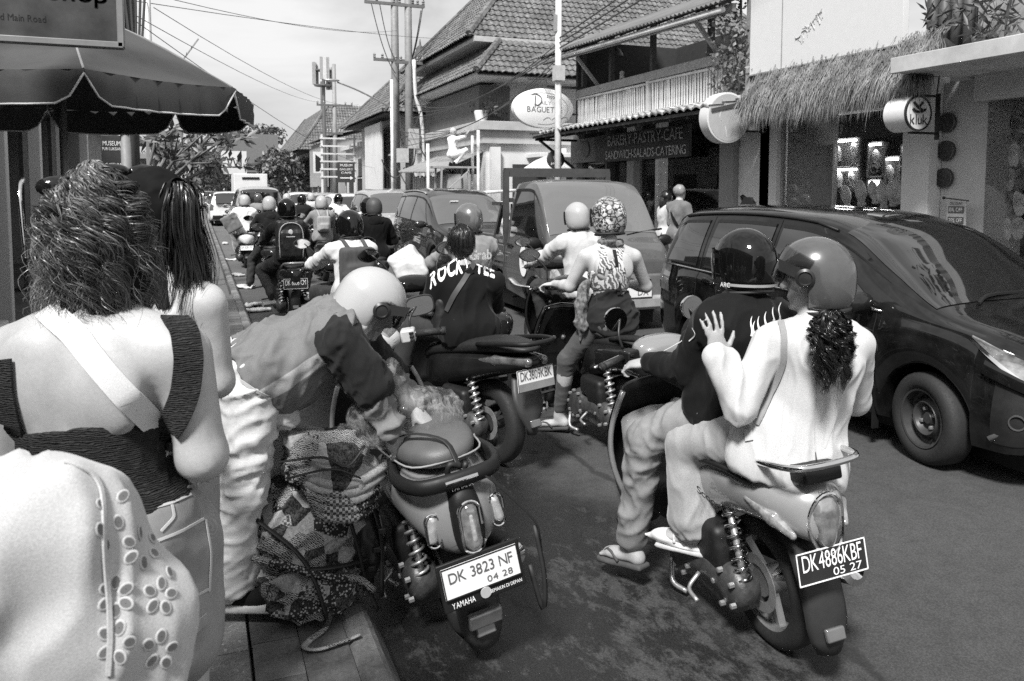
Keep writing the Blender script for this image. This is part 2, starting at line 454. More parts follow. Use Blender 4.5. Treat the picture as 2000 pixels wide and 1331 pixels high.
def mat_paver(name, c, speck=False):
    t = NT(name); co = t.co(); oi = t.n.new('ShaderNodeObjectInfo')
    f = t.noise(70, 6, .7); b = t.noise(5, 5, .65)
    col = t.math('MULTIPLY', t.rng(f, .3, .7, c * .75, c * 1.25), t.rng(b, .35, .65, .6, 1.25))
    col = t.math('MULTIPLY', col, t.rng(oi.outputs['Random'], 0, 1, .78, 1.2))
    if speck: col = t.mix(t.rng(t.noise(55, 6, .8), .58, .66, 0, .8), col, .5)
    t.set('Base Color', col); t.set('Roughness', t.rng(b, .3, .7, .5, .9)); t.bump(f, .45, .005); return t.m
ground = MB().quad((-300, -60, -.02), (300, -60, -.02), (300, 700, -.02), (-300, 700, -.02)).build('ground', M('earth', .16, .95, vsc=.8))
tag(ground, 'bare dusty ground beyond the street', 'ground', kind='structure')
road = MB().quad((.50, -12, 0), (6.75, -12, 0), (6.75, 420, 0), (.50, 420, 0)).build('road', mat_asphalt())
tag(road, 'grey asphalt street with wet patches along the kerb', 'road', kind='structure')
# left pavement: base slab, pavers, tactile-worn concrete strip, kerb stones
pav = MB().box((-2.3, 100, .06), (4.86, 240, .15)).build('pavement', M('pave_bed', .07, .95, vsc=6))
tag(pav, 'pavement of grey slabs and kerb stones beside the street', 'pavement', kind='structure')
m_pav, m_conc, m_kerb = mat_paver('paver_grey', .12), mat_paver('concrete_worn', .19, True), mat_paver('kerb_stone', .15)
pm = MB().box((0, 0, 0), (.158, .232, .05)).mesh('paver', False); pm.materials.append(m_pav)
sl = MB().box((0, 0, 0), (.5, .48, .05)).mesh('slab', False); sl.materials.append(m_conc)
km = MB().loft([[(-.05, y, 0), (-.05, y, .135), (-.03, y, .152), (.038, y, .152), (.058, y, .135), (.125, y, 0)] for y in (-.392, .392)]).mesh('kerb', False); km.materials.append(m_kerb); fix_normals(km)
def bev(o, w=.004):
    b = o.modifiers.new('bevel', 'BEVEL'); b.width = w; b.segments = 1; b.limit_method = 'ANGLE'
for i in range(-2, 46):
    for j in range(2):
        o = ob('paver', pm, None, pav, (.215 + j * .162 + rnd.uniform(-.002, .002), 1.9 + i * .238 + (.0 if j else .11) , .127 + rnd.uniform(-.002, .003)), (rnd.uniform(-.01, .01), rnd.uniform(-.01, .01), rnd.uniform(-.012, .012)))
for i in range(-2, 22):
    for j in range(3):
        ob('slab', sl, None, pav, (-.125 - j * .505, 1.6 + i * .486, .127 + rnd.uniform(-.002, .002)))
for i in range(-2, 60):
    o = ob('kerb_stone', km, None, pav, (.505, 1.85 + i * .79, rnd.uniform(-.004, .002)), (0, 0, rnd.uniform(-.006, .006)))
far_k = MB().box((.53, 140, .07), (.14, 186, .15)).build('kerb_run', m_kerb, pav); far_k['kind'] = 'stuff'
rp = MB().box((20.7, 100, .06), (27.9, 240, .14)).build('pavement_across', mat_paver('paver_pale', .2))
tag(rp, 'paved strip along the shop fronts across the street', 'pavement', kind='structure')
rk = MB().box((6.69, 100, .06), (.12, 240, .15)).build('kerb', M('kerb_light', .3, .9, vsc=5)); tag(rk, 'pale kerb along the shop side of the street', 'kerb', kind='structure')

# ------------------------------------------------------------------ shared building materials
WHITE = M('white_plaster', .6, .85, var=.07, vsc=2, dirt=.22, bump=.1, bsc=40)
CREAM = M('cream_plaster', .55, .85, var=.1, vsc=2, dirt=.3)
GREYW = M('grey_plaster', .26, .85, var=.1, vsc=3, dirt=.2)
DARKW = M('dark_interior', .025, .8)
BLACKM = M('black_metal', .03, .45, .3)
STEEL = M('galvanised', .42, .42, .7)
WOODD = M('dark_wood', .05, .7, vsc=20, bump=.3)
WOODL = M('weathered_wood', .3, .8, vsc=14, bump=.3, dirt=.3)
BAMBOO = M('bamboo', .6, .55, vsc=6, var=.25, dirt=.25)
PRINTB, PRINTW, PRINTG = M('black_print', .012, .5, var=.05), M('white_print', .82, .5, var=.04), M('grey_print', .3, .5, var=.05)
def mat_tile(name='clay_tile', c=.07):
    t = NT(name); b = t.noise(1.3, 6, .7); f = t.noise(9, 6, .75)
    col = t.math('MULTIPLY', t.rng(f, .33, .66, c * .35, c * 2.6), t.rng(b, .35, .65, .6, 1.4))
    t.set('Base Color', col); t.set('Roughness', .75); t.bump(t.noise(40), .3); return t.m
TILE = mat_tile()
def mat_thatch():
    t = NT('thatch'); n = t.noise(14, 5, .7, t.co((6, 6, .7)))
    t.set('Base Color', t.math('MULTIPLY', t.rng(n, .3, .7, .06, .40), t.rng(t.noise(4.5, 4), .35, .65, .45, 1.2))); t.set('Roughness', .9); return t.m
THATCH = mat_thatch()
def mat_glass(name='window_glass', tint=.9, r=.015, a=.0):
    t = NT(name); n, l = t.n, t.l
    g = n.new('ShaderNodeBsdfGlossy'); g.inputs['Roughness'].default_value = r
    tr = n.new('ShaderNodeBsdfTransparent'); tr.inputs[0].default_value = (tint,) * 3 + (1,)
    lw = n.new('ShaderNodeLayerWeight'); lw.inputs[0].default_value = .5
    fr = t.math('POWER', lw.outputs['Facing'], 5); fr = t.math('ADD', t.math('MULTIPLY', fr, .92), .05 + a)
    mp_ = n.new('ShaderNodeMath'); mp_.operation = 'ADD'; mp_.inputs[1].default_value = 0; mp_.use_clamp = True
    mix = n.new('ShaderNodeMixShader'); l.new(fr, mp_.inputs[0]); l.new(mp_.outputs[0], mix.inputs[0]); l.new(tr.outputs[0], mix.inputs[1]); l.new(g.outputs[0], mix.inputs[2])
    l.new(mix.outputs[0], n['Material Output'].inputs[0]); n.remove(t.b); return t.m
GLASS = mat_glass(); TINT = mat_glass('tinted_glass', .12, .01, .03)
def emit(name, e):
    t = NT(name); t.set('Base Color', .9); t.b.inputs['Emission Color'].default_value = (1, 1, 1, 1); t.b.inputs['Emission Strength'].default_value = e; return t.m
LIT = emit('lit_strip', 14.0)

def tiles(o, u, w, L, S, inside, name, parent, mat=TILE, tw=.2, tl=.27, amp=.045):
    """pantiles laid on a slope: o eave corner, u along the eave, w up the slope; one joined mass of real tiles"""
    o, u, w = (np.array(k, float) for k in (o, Vector(u).normalized(), Vector(w).normalized())); n = np.cross(u, w); n = n if n[2] > 0 else -n
    V, F = [], []; prof = [(0, .35), (.3, 1), (.62, .45), (.82, 0), (1, .3)]
    nr = random.Random(int(L * 100))
    for r_ in range(int(S / tl) + 1):
        for c in range(int(L / tw) + 1):
            x, y = c * tw, r_ * tl
            if not inside(x + tw / 2, y + tl / 2): continue
            k = len(V); jit = nr.uniform(-.012, .012)
            for yy, dz in ((y - .03, .035), (y + tl, .0)):
                for a, h in prof: V.append(o + u * (x + a * tw) + w * (yy + jit) + n * (h * amp + dz))
            m = len(prof)
            for q in range(m - 1): F.append((k + q, k + q + 1, k + m + q + 1, k + m + q))
            for q in range(m): V.append(V[k + q] - n * .03)
            for q in range(m - 1): F.append((k + 2 * m + q, k + 2 * m + q + 1, k + q + 1, k + q))
    me = bpy.data.meshes.new(name); me.from_pydata([tuple(v) for v in V], [], F); me.update()
    ob_ = ob(name, me, mat, parent); ob_['kind'] = 'stuff'; return ob_
def corrugated(a, b, c, d, name, parent, mat, wave=.09, amp=.018, along=0):
    """a,b eave ends; d,c ridge ends; ribs run from eave to ridge"""
    a, b, c, d = (Vector(k) for k in (a, b, c, d)); n = int((b - a).length / wave * 4); V = []
    nn = (b - a).cross(d - a).normalized()
    for i in range(n + 1):
        t = i / n; h = nn * (amp * math.sin(i * math.pi / 2)); V += [a.lerp(b, t) + h, d.lerp(c, t) + h]
    me = bpy.data.meshes.new(name); me.from_pydata(V, [], [(2 * i, 2 * i + 2, 2 * i + 3, 2 * i + 1) for i in range(n)]); me.update(); me.shade_smooth()
    o = ob(name, me, mat, parent); s_ = o.modifiers.new('s', 'SOLIDIFY'); s_.thickness = .006; return o

# ------------------------------------------------------------------ leaves
def leaf_mat(name, c):
    t = NT(name); oi = t.noise(3.5, 4); t.set('Base Color', t.rng(oi, .3, .7, c * .55, c * 1.5)); t.set('Roughness', .5); return t.m
LEAF, LEAFD, LEAFP = leaf_mat('leaf', .075), leaf_mat('leaf_dark', .045), leaf_mat('leaf_pale', .14)
def leaves(pts, size, name, mat, parent, seed=1, long=2.0, droop=.3, per=1):
    g = np.random.default_rng(seed); pts = np.repeat(np.asarray(pts, float), per, 0); n = len(pts)
    d = g.normal(size=(n, 3)); d[:, 2] -= droop; d /= np.linalg.norm(d, axis=1)[:, None]
    q = g.normal(size=(n, 3)); sdir = np.cross(d, q); sdir /= np.linalg.norm(sdir, axis=1)[:, None]; up = np.cross(sdir, d)
    s_ = size * g.uniform(.6, 1.3, n)[:, None]; L = s_ * long
    P = np.stack([pts, pts + d * L * .45 + sdir * s_ * .5 + up * s_ * .1, pts + d * L - up * s_ * .12, pts + d * L * .45 - sdir * s_ * .5 + up * s_ * .1], 1).reshape(-1, 3)
    f = np.arange(4 * n).reshape(-1, 4)
    tri = np.concatenate([f[:, [0, 1, 2]], f[:, [0, 2, 3]]]); me = raw_mesh(name, P, tri, False)
    o = ob(name, me, mat, parent); o['kind'] = 'stuff'; return o
def crown_points(c, r, n, seed, clumps=14):
    g = np.random.default_rng(seed); c = np.array(c); r = np.array(r, float)
    d = g.normal(size=(clumps, 3)); d /= np.linalg.norm(d, axis=1)[:, None]; cc = c + d * r * g.uniform(.45, .95, (clumps, 1))
    k = g.integers(0, clumps, n); e = g.normal(size=(n, 3)); e /= np.linalg.norm(e, axis=1)[:, None]
    return cc[k] + e * r * .42 * g.uniform(.3, 1, (n, 1)) ** .5, cc
def tree(name, label, base, h, r, n=2500, leaf=.16, mat=None, seed=1, trunk=.14, group=None, clumps=14, th=None, squash=.75):
    b = Vector(base); t = thing(name, label, 'tree', b, group=group)
    top = Vector((0, 0, th or h * .45)); c = Vector((0, 0, h - r * squash))
    pts, cc = crown_points(c, (r, r, r * squash), n, seed, clumps)
    m = MB(); m.tube([(0, 0, -.1), top * .5 + Vector((.05, .03, 0)), top, c], [trunk * 1.25, trunk, trunk * .8, trunk * .35], 8)
    for q in cc: m.tube([top * .9, (np.array(top) * .5 + q * .5) + [0, 0, .1], q], [trunk * .5, trunk * .28, trunk * .1], 5)
    m.build('trunk', M('bark', .12, .9, vsc=12, bump=.5), t, True)
    leaves(pts, leaf, 'crown', mat or LEAF, t, seed); return t
# ================================================================== SHOPS ACROSS THE STREET (front line near x = 8)
UY, UZ, UX = (0, -1, 0), (0, 0, 1), (1, 0, 0)
# ---- sandal shop
s = thing('sandal_shop', 'white shop front with concrete awning, round wall plaques and sandal racks', 'shop', (8, 6, 0))
def P8(x, y, z): return (x - 8, y - 6, z)
MB().box(P8(8.05, 7.05, 1.55), (.3, .38, 3.0)).build('pillar', WHITE, s, bevel=.01)
MB().box(P8(8.16, 6.60, 1.5), (.12, .5, 2.95)).box(P8(8.4, 6.32, 1.5), (.6, .06, 2.95)).build('wall', CREAM, s)
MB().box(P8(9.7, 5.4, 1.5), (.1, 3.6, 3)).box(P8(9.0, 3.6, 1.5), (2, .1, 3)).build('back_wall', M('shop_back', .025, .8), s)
MB().box(P8(8.6, 4.6, 3.05), (3.2, 3.98, .1)).box(P8(7.02, 4.6, 3.075), (.06, 4.0, .17)).build('awning', M('awning_concrete', .5, .85, dirt=.5, vsc=3), s, bevel=.008)
MB().box(P8(8.05, 4.6, 2.86), (.2, 3.5, .28)).build('lintel', CREAM, s)
corrugated(P8(8.12, 7.15, 3.13), P8(8.12, 2.6, 3.13), P8(8.12, 2.6, 4.35), P8(8.12, 7.15, 4.35), 'metal_cladding', s, M('grey_sheet', .09, .5, .3), .16, .03)
arch = [(x, z) for x, z in [(-.33, 0), (.33, 0)]] + [(.33 * math.cos(a), 1.15 + .45 * math.sin(a)) for a in np.linspace(0, math.pi, 12)]
MB().prism(arch, P8(8.03, 6.02, 3.14), (0, -1, 0), (0, 0, 1), (-.06, 0, 0)).build('arched_panel', M('panel_grey', .3, .7), s)
for i, (px, py) in enumerate(((1852, 240), (1850, 295), (1846, 348))):
    p = AX(px, py, 8.08); q = MB().lathe([(.115, 0), (.115, .035), (.1, .04)], (p.x - 8, p.y - 6, p.z), (-1, 0, 0), 24).build('plaque', M('plaque_dark', .035, .5, vsc=25, var=.7), s, True)
    auto_smooth(q)
    MB().lathe([(.105, .036), (.108, .044), (.112, .036)], (p.x - 8, p.y - 6, p.z), (-1, 0, 0), 24, cap=False).build('ring', M('plaque_rim', .12, .5), q).matrix_parent_inverse = Matrix()
MB().box(P8(8.1, 4.9, 1.45), (.03, 2.75, 2.5)).build('window_pane', GLASS, s)
for z in (2.55, 2.15, 1.75, 1.35, .9): MB().bar(P8(8.5, 6.25, z), P8(8.5, 3.7, z), .02).build('rack_rail', STEEL, s)
# hanging sandals, one object each
def sandal_mesh():
    m = MB(); out = [(.045 * math.sin(a) * (1 + .18 * math.cos(a)) , .125 * math.cos(a)) for a in np.linspace(0, 2 * math.pi, 18, endpoint=False)]
    m.prism(out, (0, 0, 0), (1, 0, 0), (0, 0, 1), (0, .018, 0))
    m.tube([(-.036, -.002, -.02), (-.02, -.03, .03), (0, -.012, .075), (.02, -.03, .03), (.036, -.002, -.02)], .005, 5)
    me = m.mesh('sandal', False); fix_normals(me); return me
SAND = [sandal_mesh() for _ in range(3)]
for me, c in zip(SAND, (.42, .2, .6)): me.materials.append(M('sandal_%d' % int(c * 100), c * 1.15, .6))
for row, (py, px0, n, sets) in enumerate(((247, 1935, 5, 2), (303, 1928, 6, 3), (350, 1918, 8, 3), (398, 1914, 8, 3), (446, 1912, 7, 3))):
    for k in range(sets):
        for i in range(n if k == 0 else 3):
            p = AX(px0 + (i * 6.2 if k == 0 else 48 + 24 * (k - 1) + i * 4), py + rnd.uniform(-3, 3), 8.46)
            o = ob('sandal', SAND[(row + k) % 3], None, None, p, (rnd.uniform(-.12, .12), rnd.uniform(-.08, .08), R(-75 + rnd.uniform(-8, 8))))
            tag(o, ('pale' if (row + k) % 3 == 2 else 'grey' if (row + k) % 3 == 0 else 'dark grey') + ' flip-flop hanging on %s rack of the sandal shop window' % ('the top', 'the second', 'the middle', 'the fourth', 'the lowest')[row], 'flip-flop', 'flip-flops hanging in the shop window')
# discount sign on a rod
p = AX(1868, 415, 7.95); d = thing('discount_sign', 'hanging grey discount sign reading 10% off on the sandal shop wall', 'sign', p)
MB().box((0, 0, -.02), (.012, .24, .3)).build('panel', M('sign_pale', .5, .6), d)
MB().tube([(0, .17, .16), (0, -.15, .13)], .008, 6).ell((0, .17, .16), .018, 8, 6).build('rod', BLACKM, d)
MB().box((-.01, -.0, .03), (.006, .2, .075)).box((-.01, 0, -.09), (.006, .2, .075)).build('band', M('band_grey', .1, .5), d)
text('DISCOUNT', .16, .03, PRINTB, d, (-.008, 0, .1), UY, UZ); text('10% OFF', .17, .045, PRINTW, d, (-.0135, 0, .03), UY, UZ); text('20% OFF', .17, .045, PRINTW, d, (-.0135, 0, -.09), UY, UZ)
# round hanging sign
kc = Vector((7.28, 6.47, 2.57)); k = thing('round_hanging_sign', 'round light box sign reading kluk on a black bracket', 'sign', kc)
auto_smooth(MB().lathe([(.16, 0), (.19, .005), (.192, .16), (.19, .3)], (0, 0, 0), (0, 1, 0), 40).build('drum', WHITE, k))
auto_smooth(MB().lathe([(.172, -.004), (.192, -.006), (.196, .01), (.19, .02)], (0, 0, 0), (0, 1, 0), 40, cap=False).build('rim', BLACKM, k))
text('kluk', .25, .105, PRINTB, k, (0, -.004, -.065), UX, UZ, .003)
MB().tube([(-.09, -.008, .045), (-.04, -.008, .018), (.04, -.008, .018), (.09, -.008, .045)], .014, 6).tube([(-.075, -.008, .115), (-.01, -.008, .06), (.06, -.008, .03)], .014, 6).tube([(.05, -.008, .12), (.0, -.008, .07)], .013, 6).build('emblem', PRINTB, k)
MB().bar((.0, .12, .21), (.42, .12, .21), .025).bar((.0, .12, -.2), (.42, .12, -.2), .025).bar((.42, .12, -.27), (.42, .12, .24), .05, .02).tube([(.4, .12, .22), (.41, .1, .5)], .008, 5).build('bracket', BLACKM, k)
pts, _ = crown_points((7.75, 6.1, 3.65), (.25, .6, .5), 200, 5, 7)
pl = thing('shrub', 'spiky shrub sprouting on top of the concrete awning', 'plant', (7.75, 6.1, 3.1)); leaves(pts - np.array([7.75, 6.1, 3.1]), .035, 'foliage', LEAFD, pl, 3, 6.0)
MB().tube([(0, 0, 0), (.05, .1, .4), (0, -.2, .8)], .012, 5).build('stem', M('bark', .12), pl)

# ---- jewellery shop with thatch
s = thing('jewellery_shop', 'jewellery shop with glass front under a thatch eave and blank white fascia', 'shop', (8, 8.5, 0))
def P9(x, y, z): return (x - 8, y - 8.5, z)
MB().box(P9(8.1, 9.78, 1.45), (.2, .38, 2.9)).build('door_pier', WHITE, s)
MB().box(P9(8.25, 8.5, .3), (.3, 2.2, .6)).build('plinth', CREAM, s)
MB().box(P9(8.2, 8.4, 2.95), (.3, 2.5, .35)).build('lintel', CREAM, s)
for y in (9.56, 8.53, 7.27): MB().box(P9(8.1, y, 1.7), (.05, .03, 2.2)).build('mullion', STEEL, s)
MB().box(P9(8.12, 8.4, 1.7), (.012, 2.3, 2.2)).build('window_pane', GLASS, s)
MB().box(P9(9.3, 8.4, 1.6), (.08, 3.2, 3.2)).box(P9(8.9, 7.1, 1.6), (1.6, .06, 3.2)).build('back_wall', M('shop_back2', .1, .7), s)
MB().box(P9(8.165, 9.05, 1.55), (.03, .98, 2.7)).build('inner_wall', M('inner_grey', .3, .8), s, bevel=.01)
MB().box(P9(8.14, 8.78, 1.75), (.03, .42, .62)).build('cabinet', M('cab_grey', .2, .6), s)
MB().box(P9(8.7, 8.4, 3.05), (1.6, 3.0, .08)).build('ceiling', M('inner_grey', .3), s)
for (xa, xb, ya_, yb) in ((1633, 1684, 274, 326), (1633, 1684, 329, 374), (1703, 1731, 280, 345), (1736, 1766, 308, 362), (1702, 1729, 352, 380), (1768, 1790, 285, 340)):
    a, b_ = AX(xa, ya_, 8.78), AX(xb, yb, 8.78); y0, y1, z0, z1 = a.y, b_.y, b_.z, a.z; yc, zc = (y0 + y1) / 2, (z0 + z1) / 2
    n = MB().box(P9(8.95, yc, zc), (.04, y0 - y1, z1 - z0)).box(P9(8.83, yc, z0), (.24, y0 - y1, .025)).box(P9(8.83, yc, z1), (.24, y0 - y1, .025)).box(P9(8.83, y0, zc), (.24, .025, z1 - z0)).box(P9(8.83, y1, zc), (.24, .025, z1 - z0)).build('display_niche', M('niche', .22, .7), s)
    o = MB().box(P9(8.70, yc, z1 - .03), (.02, y0 - y1 - .08, .022)).build('light_strip', LIT, n); o.matrix_parent_inverse = Matrix()
def bust_mesh():
    m = MB(); m.sel([(0, 0, 0, .07, .035, 2.2)], axis=1)
    return MB().lathe([(.055, 0), (.06, .02), (.042, .05), (.075, .12), (.08, .2), (.055, .27), (.03, .3), (.02, .31)], (0, 0, 0), (0, 0, 1), 14).mesh('bust')
BU = bust_mesh(); BU.materials.append(M('velvet_white', .7, .9))
for i, px in enumerate((1655, 1683, 1710, 1727, 1745, 1757, 1768)):
    p = AX(px, 403, 8.38); o = ob('necklace_bust', BU, None, None, (p.x, p.y, 1.5 + .03 * (i % 3)), (0, R(-12), rnd.uniform(-.4, .4))); o.scale = (.7, 1, 1 + .12 * (i % 2))
    tag(o, 'white velvet necklace bust standing in the jewellery shop window', 'bust', 'necklace busts in the window')
for i, (px, py) in enumerate(((1640, 300), (1672, 295), (1640, 350), (1668, 350), (1715, 310), (1740, 340), (1715, 375))):
    p = AX(px, py, 8.8); o = ob('necklace_bust', BU, None, None, (p.x, p.y, p.z - .12), (0, R(-12), rnd.uniform(-.4, .4))); o.scale = (.6, .8, .8)
    tag(o, 'white necklace bust in a lit niche of the jewellery shop', 'bust', 'necklace busts in the niches')
sh = MB().box((8.38, 8.0, 1.46), (.42, 1.5, .05)).build('window_shelf', M('inner_grey', .3)); tag(sh, 'grey shelf carrying white necklace busts in the shop window', 'shelf')
b = MB().box(P9(7.6, 8.33, 4.35), (.09, 2.72, 1.9)).build('fascia_board', M('fascia_white', .6, .6, var=.03), s, bevel=.004)
MB().box(P9(7.547, 9.0, 4.35), (.006, .012, 1.9)).box(P9(7.55, 8.33, 3.405), (.012, 2.74, .02)).build('seam', M('seam_grey', .25), b).matrix_parent_inverse = Matrix()
m = MB()
for k_ in range(26):
    c0 = np.array([0, 8.72 - .018 * k_, 3.72 + .012 * k_]); a = k_ * .9
    m.tube([P9(7.5505, c0[1] + .05 * math.sin(a), c0[2] + .07 * math.cos(a * .7)), P9(7.5505, c0[1] - .03, c0[2] + .04), P9(7.5505, c0[1] - .06 - .03 * math.cos(a), c0[2] + .08 * math.sin(a * 1.3))], .003 + .003 * (k_ % 3), 4)
m.build('scuff', M('scuff', .42, .8), b).matrix_parent_inverse = Matrix()
# thatch: hanging blades
g = np.random.default_rng(4); n = 9000
y = g.uniform(6.5, 9.5, n); t = g.uniform(0, 1, n) ** .8; x = 7.68 - .42 * t + g.normal(0, .03, n); z = 3.52 - .5 * t + g.normal(0, .035, n)
L = g.uniform(.12, .5, n); dx = -.28 + g.normal(0, .2, n); dy = g.normal(0, .32, n); w = g.uniform(.003, .008, n)
A = np.stack([x, y, z], 1) - [8, 8.5, 0]; D = np.stack([dx, dy, -np.ones(n)], 1); D /= np.linalg.norm(D, axis=1)[:, None]
W = np.stack([np.zeros(n), w, np.zeros(n)], 1); Bm = A + D * (L * .55)[:, None]; Cc = Bm + (D * .6 + np.array([0, 0, -.5])) * (L * .5)[:, None]
V = np.stack([A - W, A + W, Bm - W * .8, Bm + W * .8, Cc], 1).reshape(-1, 3); i5 = np.arange(n)[:, None] * 5
F = np.concatenate([i5 + [0, 1, 3], i5 + [0, 3, 2], i5 + [2, 3, 4]])
o = ob('thatch', raw_mesh('thatch', V, F, False), THATCH, s); o['kind'] = 'stuff'
MB().loft([[P9(7.74, yy, 3.42), P9(7.36, yy, 2.98), P9(7.42, yy, 2.95), P9(8.1, yy, 3.25)] for yy in (6.55, 9.45)]).build('thatch_base', M('thatch_dark', .05, .9), s)
# pier and panel between
s = thing('boundary_pier', 'grey pier and white wall panel between bakery and jewellery shop', 'wall', (8, 10.3, 0))
MB().box((.05, .37, 1.4), (.3, .36, 2.8)).build('pier', GREYW, s); MB().box((.1, -.18, 1.4), (.2, .72, 2.8)).build('panel', WHITE, s)
MB().box((-.18, -.35, 3.6), (.16, .14, 2.0)).build('post', WOODL, s)
# blank round sign
dc = Vector((7.22, 9.72, 2.79)); d = thing('blank_round_sign', 'blank grey drum shaped sign hung beside the vines', 'sign', dc)
auto_smooth(MB().lathe([(.35, 0), (.367, .006), (.37, .1), (.368, .2), (.33, .21)], (0, 0, 0), (0, 1, 0), 48).build('drum', M('drum_pale', .55, .5, dirt=.2, vsc=3), d))
auto_smooth(MB().lathe([(.34, -.003), (.02, -.004)], (0, 0, 0), (0, 1, 0), 48).build('face', M('face_grey', .36, .5, var=.08), d))
MB().tube([(-.12, -.006, .27), (.02, -.006, .1), (.2, -.006, -.12)], .004, 4).tube([(-.12, -.006, .1), (-.15, -.006, .0), (-.06, -.006, -.12), (-.02, -.006, -.28)], .004, 4).build('scratch', M('scratch', .6), d)
MB().bar((.3, .1, -.18), (.75, .1, -.18), .04, .03).bar((.3, .1, .1), (.75, .1, .1), .04, .03).build('bracket', BLACKM, d)
# vines
vn = thing('climbing_vine', 'leafy vine climbing the post above the blank round sign', 'plant', (7.7, 10.15, 2.6))
P, _ = crown_points((0, .05, 1.2), (.34, .42, 1.3), 900, 11, 16); P2, _ = crown_points((.1, -.5, .9), (.25, .3, .35), 150, 12, 5)
leaves(np.concatenate([P, P2]), .055, 'foliage', LEAFP, vn, 12, 1.5, .6)
MB().tube([(.05, 0, -.2), (.1, .1, .6), (0, -.05, 1.4), (.1, .1, 2.4)], .02, 5).build('stem', M('bark', .12), vn)

# ---- bakery
s = thing('bakery', 'two storey bakery with bamboo balcony, tiled awning and dark signboard', 'building', (8, 13.5, 0))
def PB(x, y, z): return (x - 8, y - 13.5, z)
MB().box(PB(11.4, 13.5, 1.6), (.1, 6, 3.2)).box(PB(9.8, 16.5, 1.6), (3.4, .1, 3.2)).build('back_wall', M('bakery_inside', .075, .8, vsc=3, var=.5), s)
MB().box(PB(9.9, 13.6, 3.14), (3.9, 5.9, .12)).build('floor_slab', WOODD, s)
for y, w_, mm in ((13.9, .26, GREYW), (12.9, .12, STEEL), (16.4, .2, GREYW), (14.9, .06, BLACKM)): MB().box(PB(8.1, y, 1.5), (.2, w_, 3.0)).build('column', mm, s)
MB().box(PB(8.16, 13.6, 1.3), (.012, 5.4, 2.3)).build('window_pane', GLASS, s)
MB().box(PB(9.2, 14.2, .55), (.8, 2.6, 1.1)).box(PB(9.9, 12.2, .9), (.5, 1.2, 1.8)).build('counter', M('counter', .2, .6), s)
for z in (1.3, 1.7, 2.1): MB().box(PB(11.2, 13, z), (.3, 3.6, .04)).build('shelf', WOODL, s)
sb = MB().box(PB(7.98, 13.55, 2.6), (.06, 3.5, .56)).build('signboard', M('signboard_dark', .035, .6), s)
text('BAKERY-PASTRY-CAFE', 2.75, .21, M('letter_metal', .42, .4, .4), s, PB(7.945, 13.35, 2.74), UY, UZ, .003, gap=.05)
text('SANDWICH-SALADS-CATERING', 2.95, .17, M('letter_metal', .42), s, PB(7.945, 13.35, 2.45), UY, UZ, .003, gap=.05)
lb = MB().box(PB(7.99, 15.92, 2.6), (.06, 1.2, .52)).build('emblem_board', M('board_mid', .13, .6), s)
MB().lathe([(.17, 0), (.17, .01)], PB(7.955, 15.75, 2.62), (-1, 0, 0), 24).build('emblem', PRINTB, lb).matrix_parent_inverse = Matrix()
# tiled awning
def yes(x, y): return True
tiles(PB(6.9, 16.3, 2.92), (0, -1, 0), (.95, 0, .22), 6.6, .95, yes, 'awning_tiles', s, mat_tile('awning_tile', .2), .2, .24, .05)
MB().loft([[PB(6.92, y, 2.86), PB(6.92, y, 2.91), PB(7.85, y, 3.12), PB(7.85, y, 3.05)] for y in (9.7, 16.3)]).build('awning_deck', WOODD, s)
for i in range(14): MB().bar(PB(6.95, 9.9 + i * .48, 2.84), PB(7.9, 9.9 + i * .48, 3.03), .04, .06).build('rafter', WOODD, s)
MB().bar(PB(7.0, 16.1, 2.82), PB(7.85, 16.1, 2.2), .05).bar(PB(6.9, 16.1, 2.83), PB(7.9, 16.1, 2.83), .05).build('awning_bracket', BLACKM, s)
# bamboo balcony, each cane its own
bm_ = MB().tube([(0, 0, 0), (.002, 0, .3), (0, 0, .58)], [.021, .019, .02], 7).mesh('cane'); bm_.materials.append(BAMBOO)
i = 0; y = 10.6
while y < 15.85:
    if abs(y - 12.9) > .09:
        o = ob('bamboo_cane', bm_, None, s, PB(7.8 + rnd.uniform(-.004, .004), y, 3.13 + rnd.uniform(-.01, .01)), (rnd.uniform(-.03, .03), rnd.uniform(-.02, .02), rnd.uniform(0, 6)))
        o.scale = (1, 1, rnd.uniform(.97, 1.03))
    y += .078 + rnd.uniform(-.006, .008)
for a, b_ in ((15.85, 12.97), (12.83, 10.5)): MB().tube([PB(7.78, a, 3.71), PB(7.78, b_, 3.69)], .024, 7).build('bamboo_rail', BAMBOO, s, True)
MB().box(PB(7.8, 12.9, 3.42), (.07, .1, .66)).build('baluster_post', M('post_pale', .5, .7), s)
MB().box(PB(7.8, 13.2, 3.82), (.07, 5.4, .16)).build('top_board', WOODL, s, bevel=.005)
for y in (15.85, 14.6, 13.0, 11.2): MB().bar(PB(7.95, y, 3.15), PB(7.95, y, 4.9), .09).build('upper_post', WOODD, s)
for y in (15.2, 11.0): MB().bar(PB(7.95, y, 3.95), PB(7.45, y + .0, 4.5), .06).build('strut', WOODL, s)
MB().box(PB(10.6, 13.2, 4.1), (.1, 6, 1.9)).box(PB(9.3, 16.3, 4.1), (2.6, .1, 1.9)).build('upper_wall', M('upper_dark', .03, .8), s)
corrugated(PB(7.2, 17.4, 4.73), PB(7.2, 9.9, 4.5), PB(9.6, 9.9, 5.5), PB(9.6, 17.4, 5.72), 'metal_roof', s, M('old_sheet', .2, .6, .3, dirt=.5, vsc=2), .12, .022)
MB().tube([PB(7.3, 17.2, 4.62), PB(7.3, 10.0, 4.40)], .045, 8).build('eave_pole', BAMBOO, s, True)
MB().bar(PB(7.5, 17.0, 4.66), PB(7.5, 10.0, 4.45), .07, .12).build('eave_beam', WOODL, s)
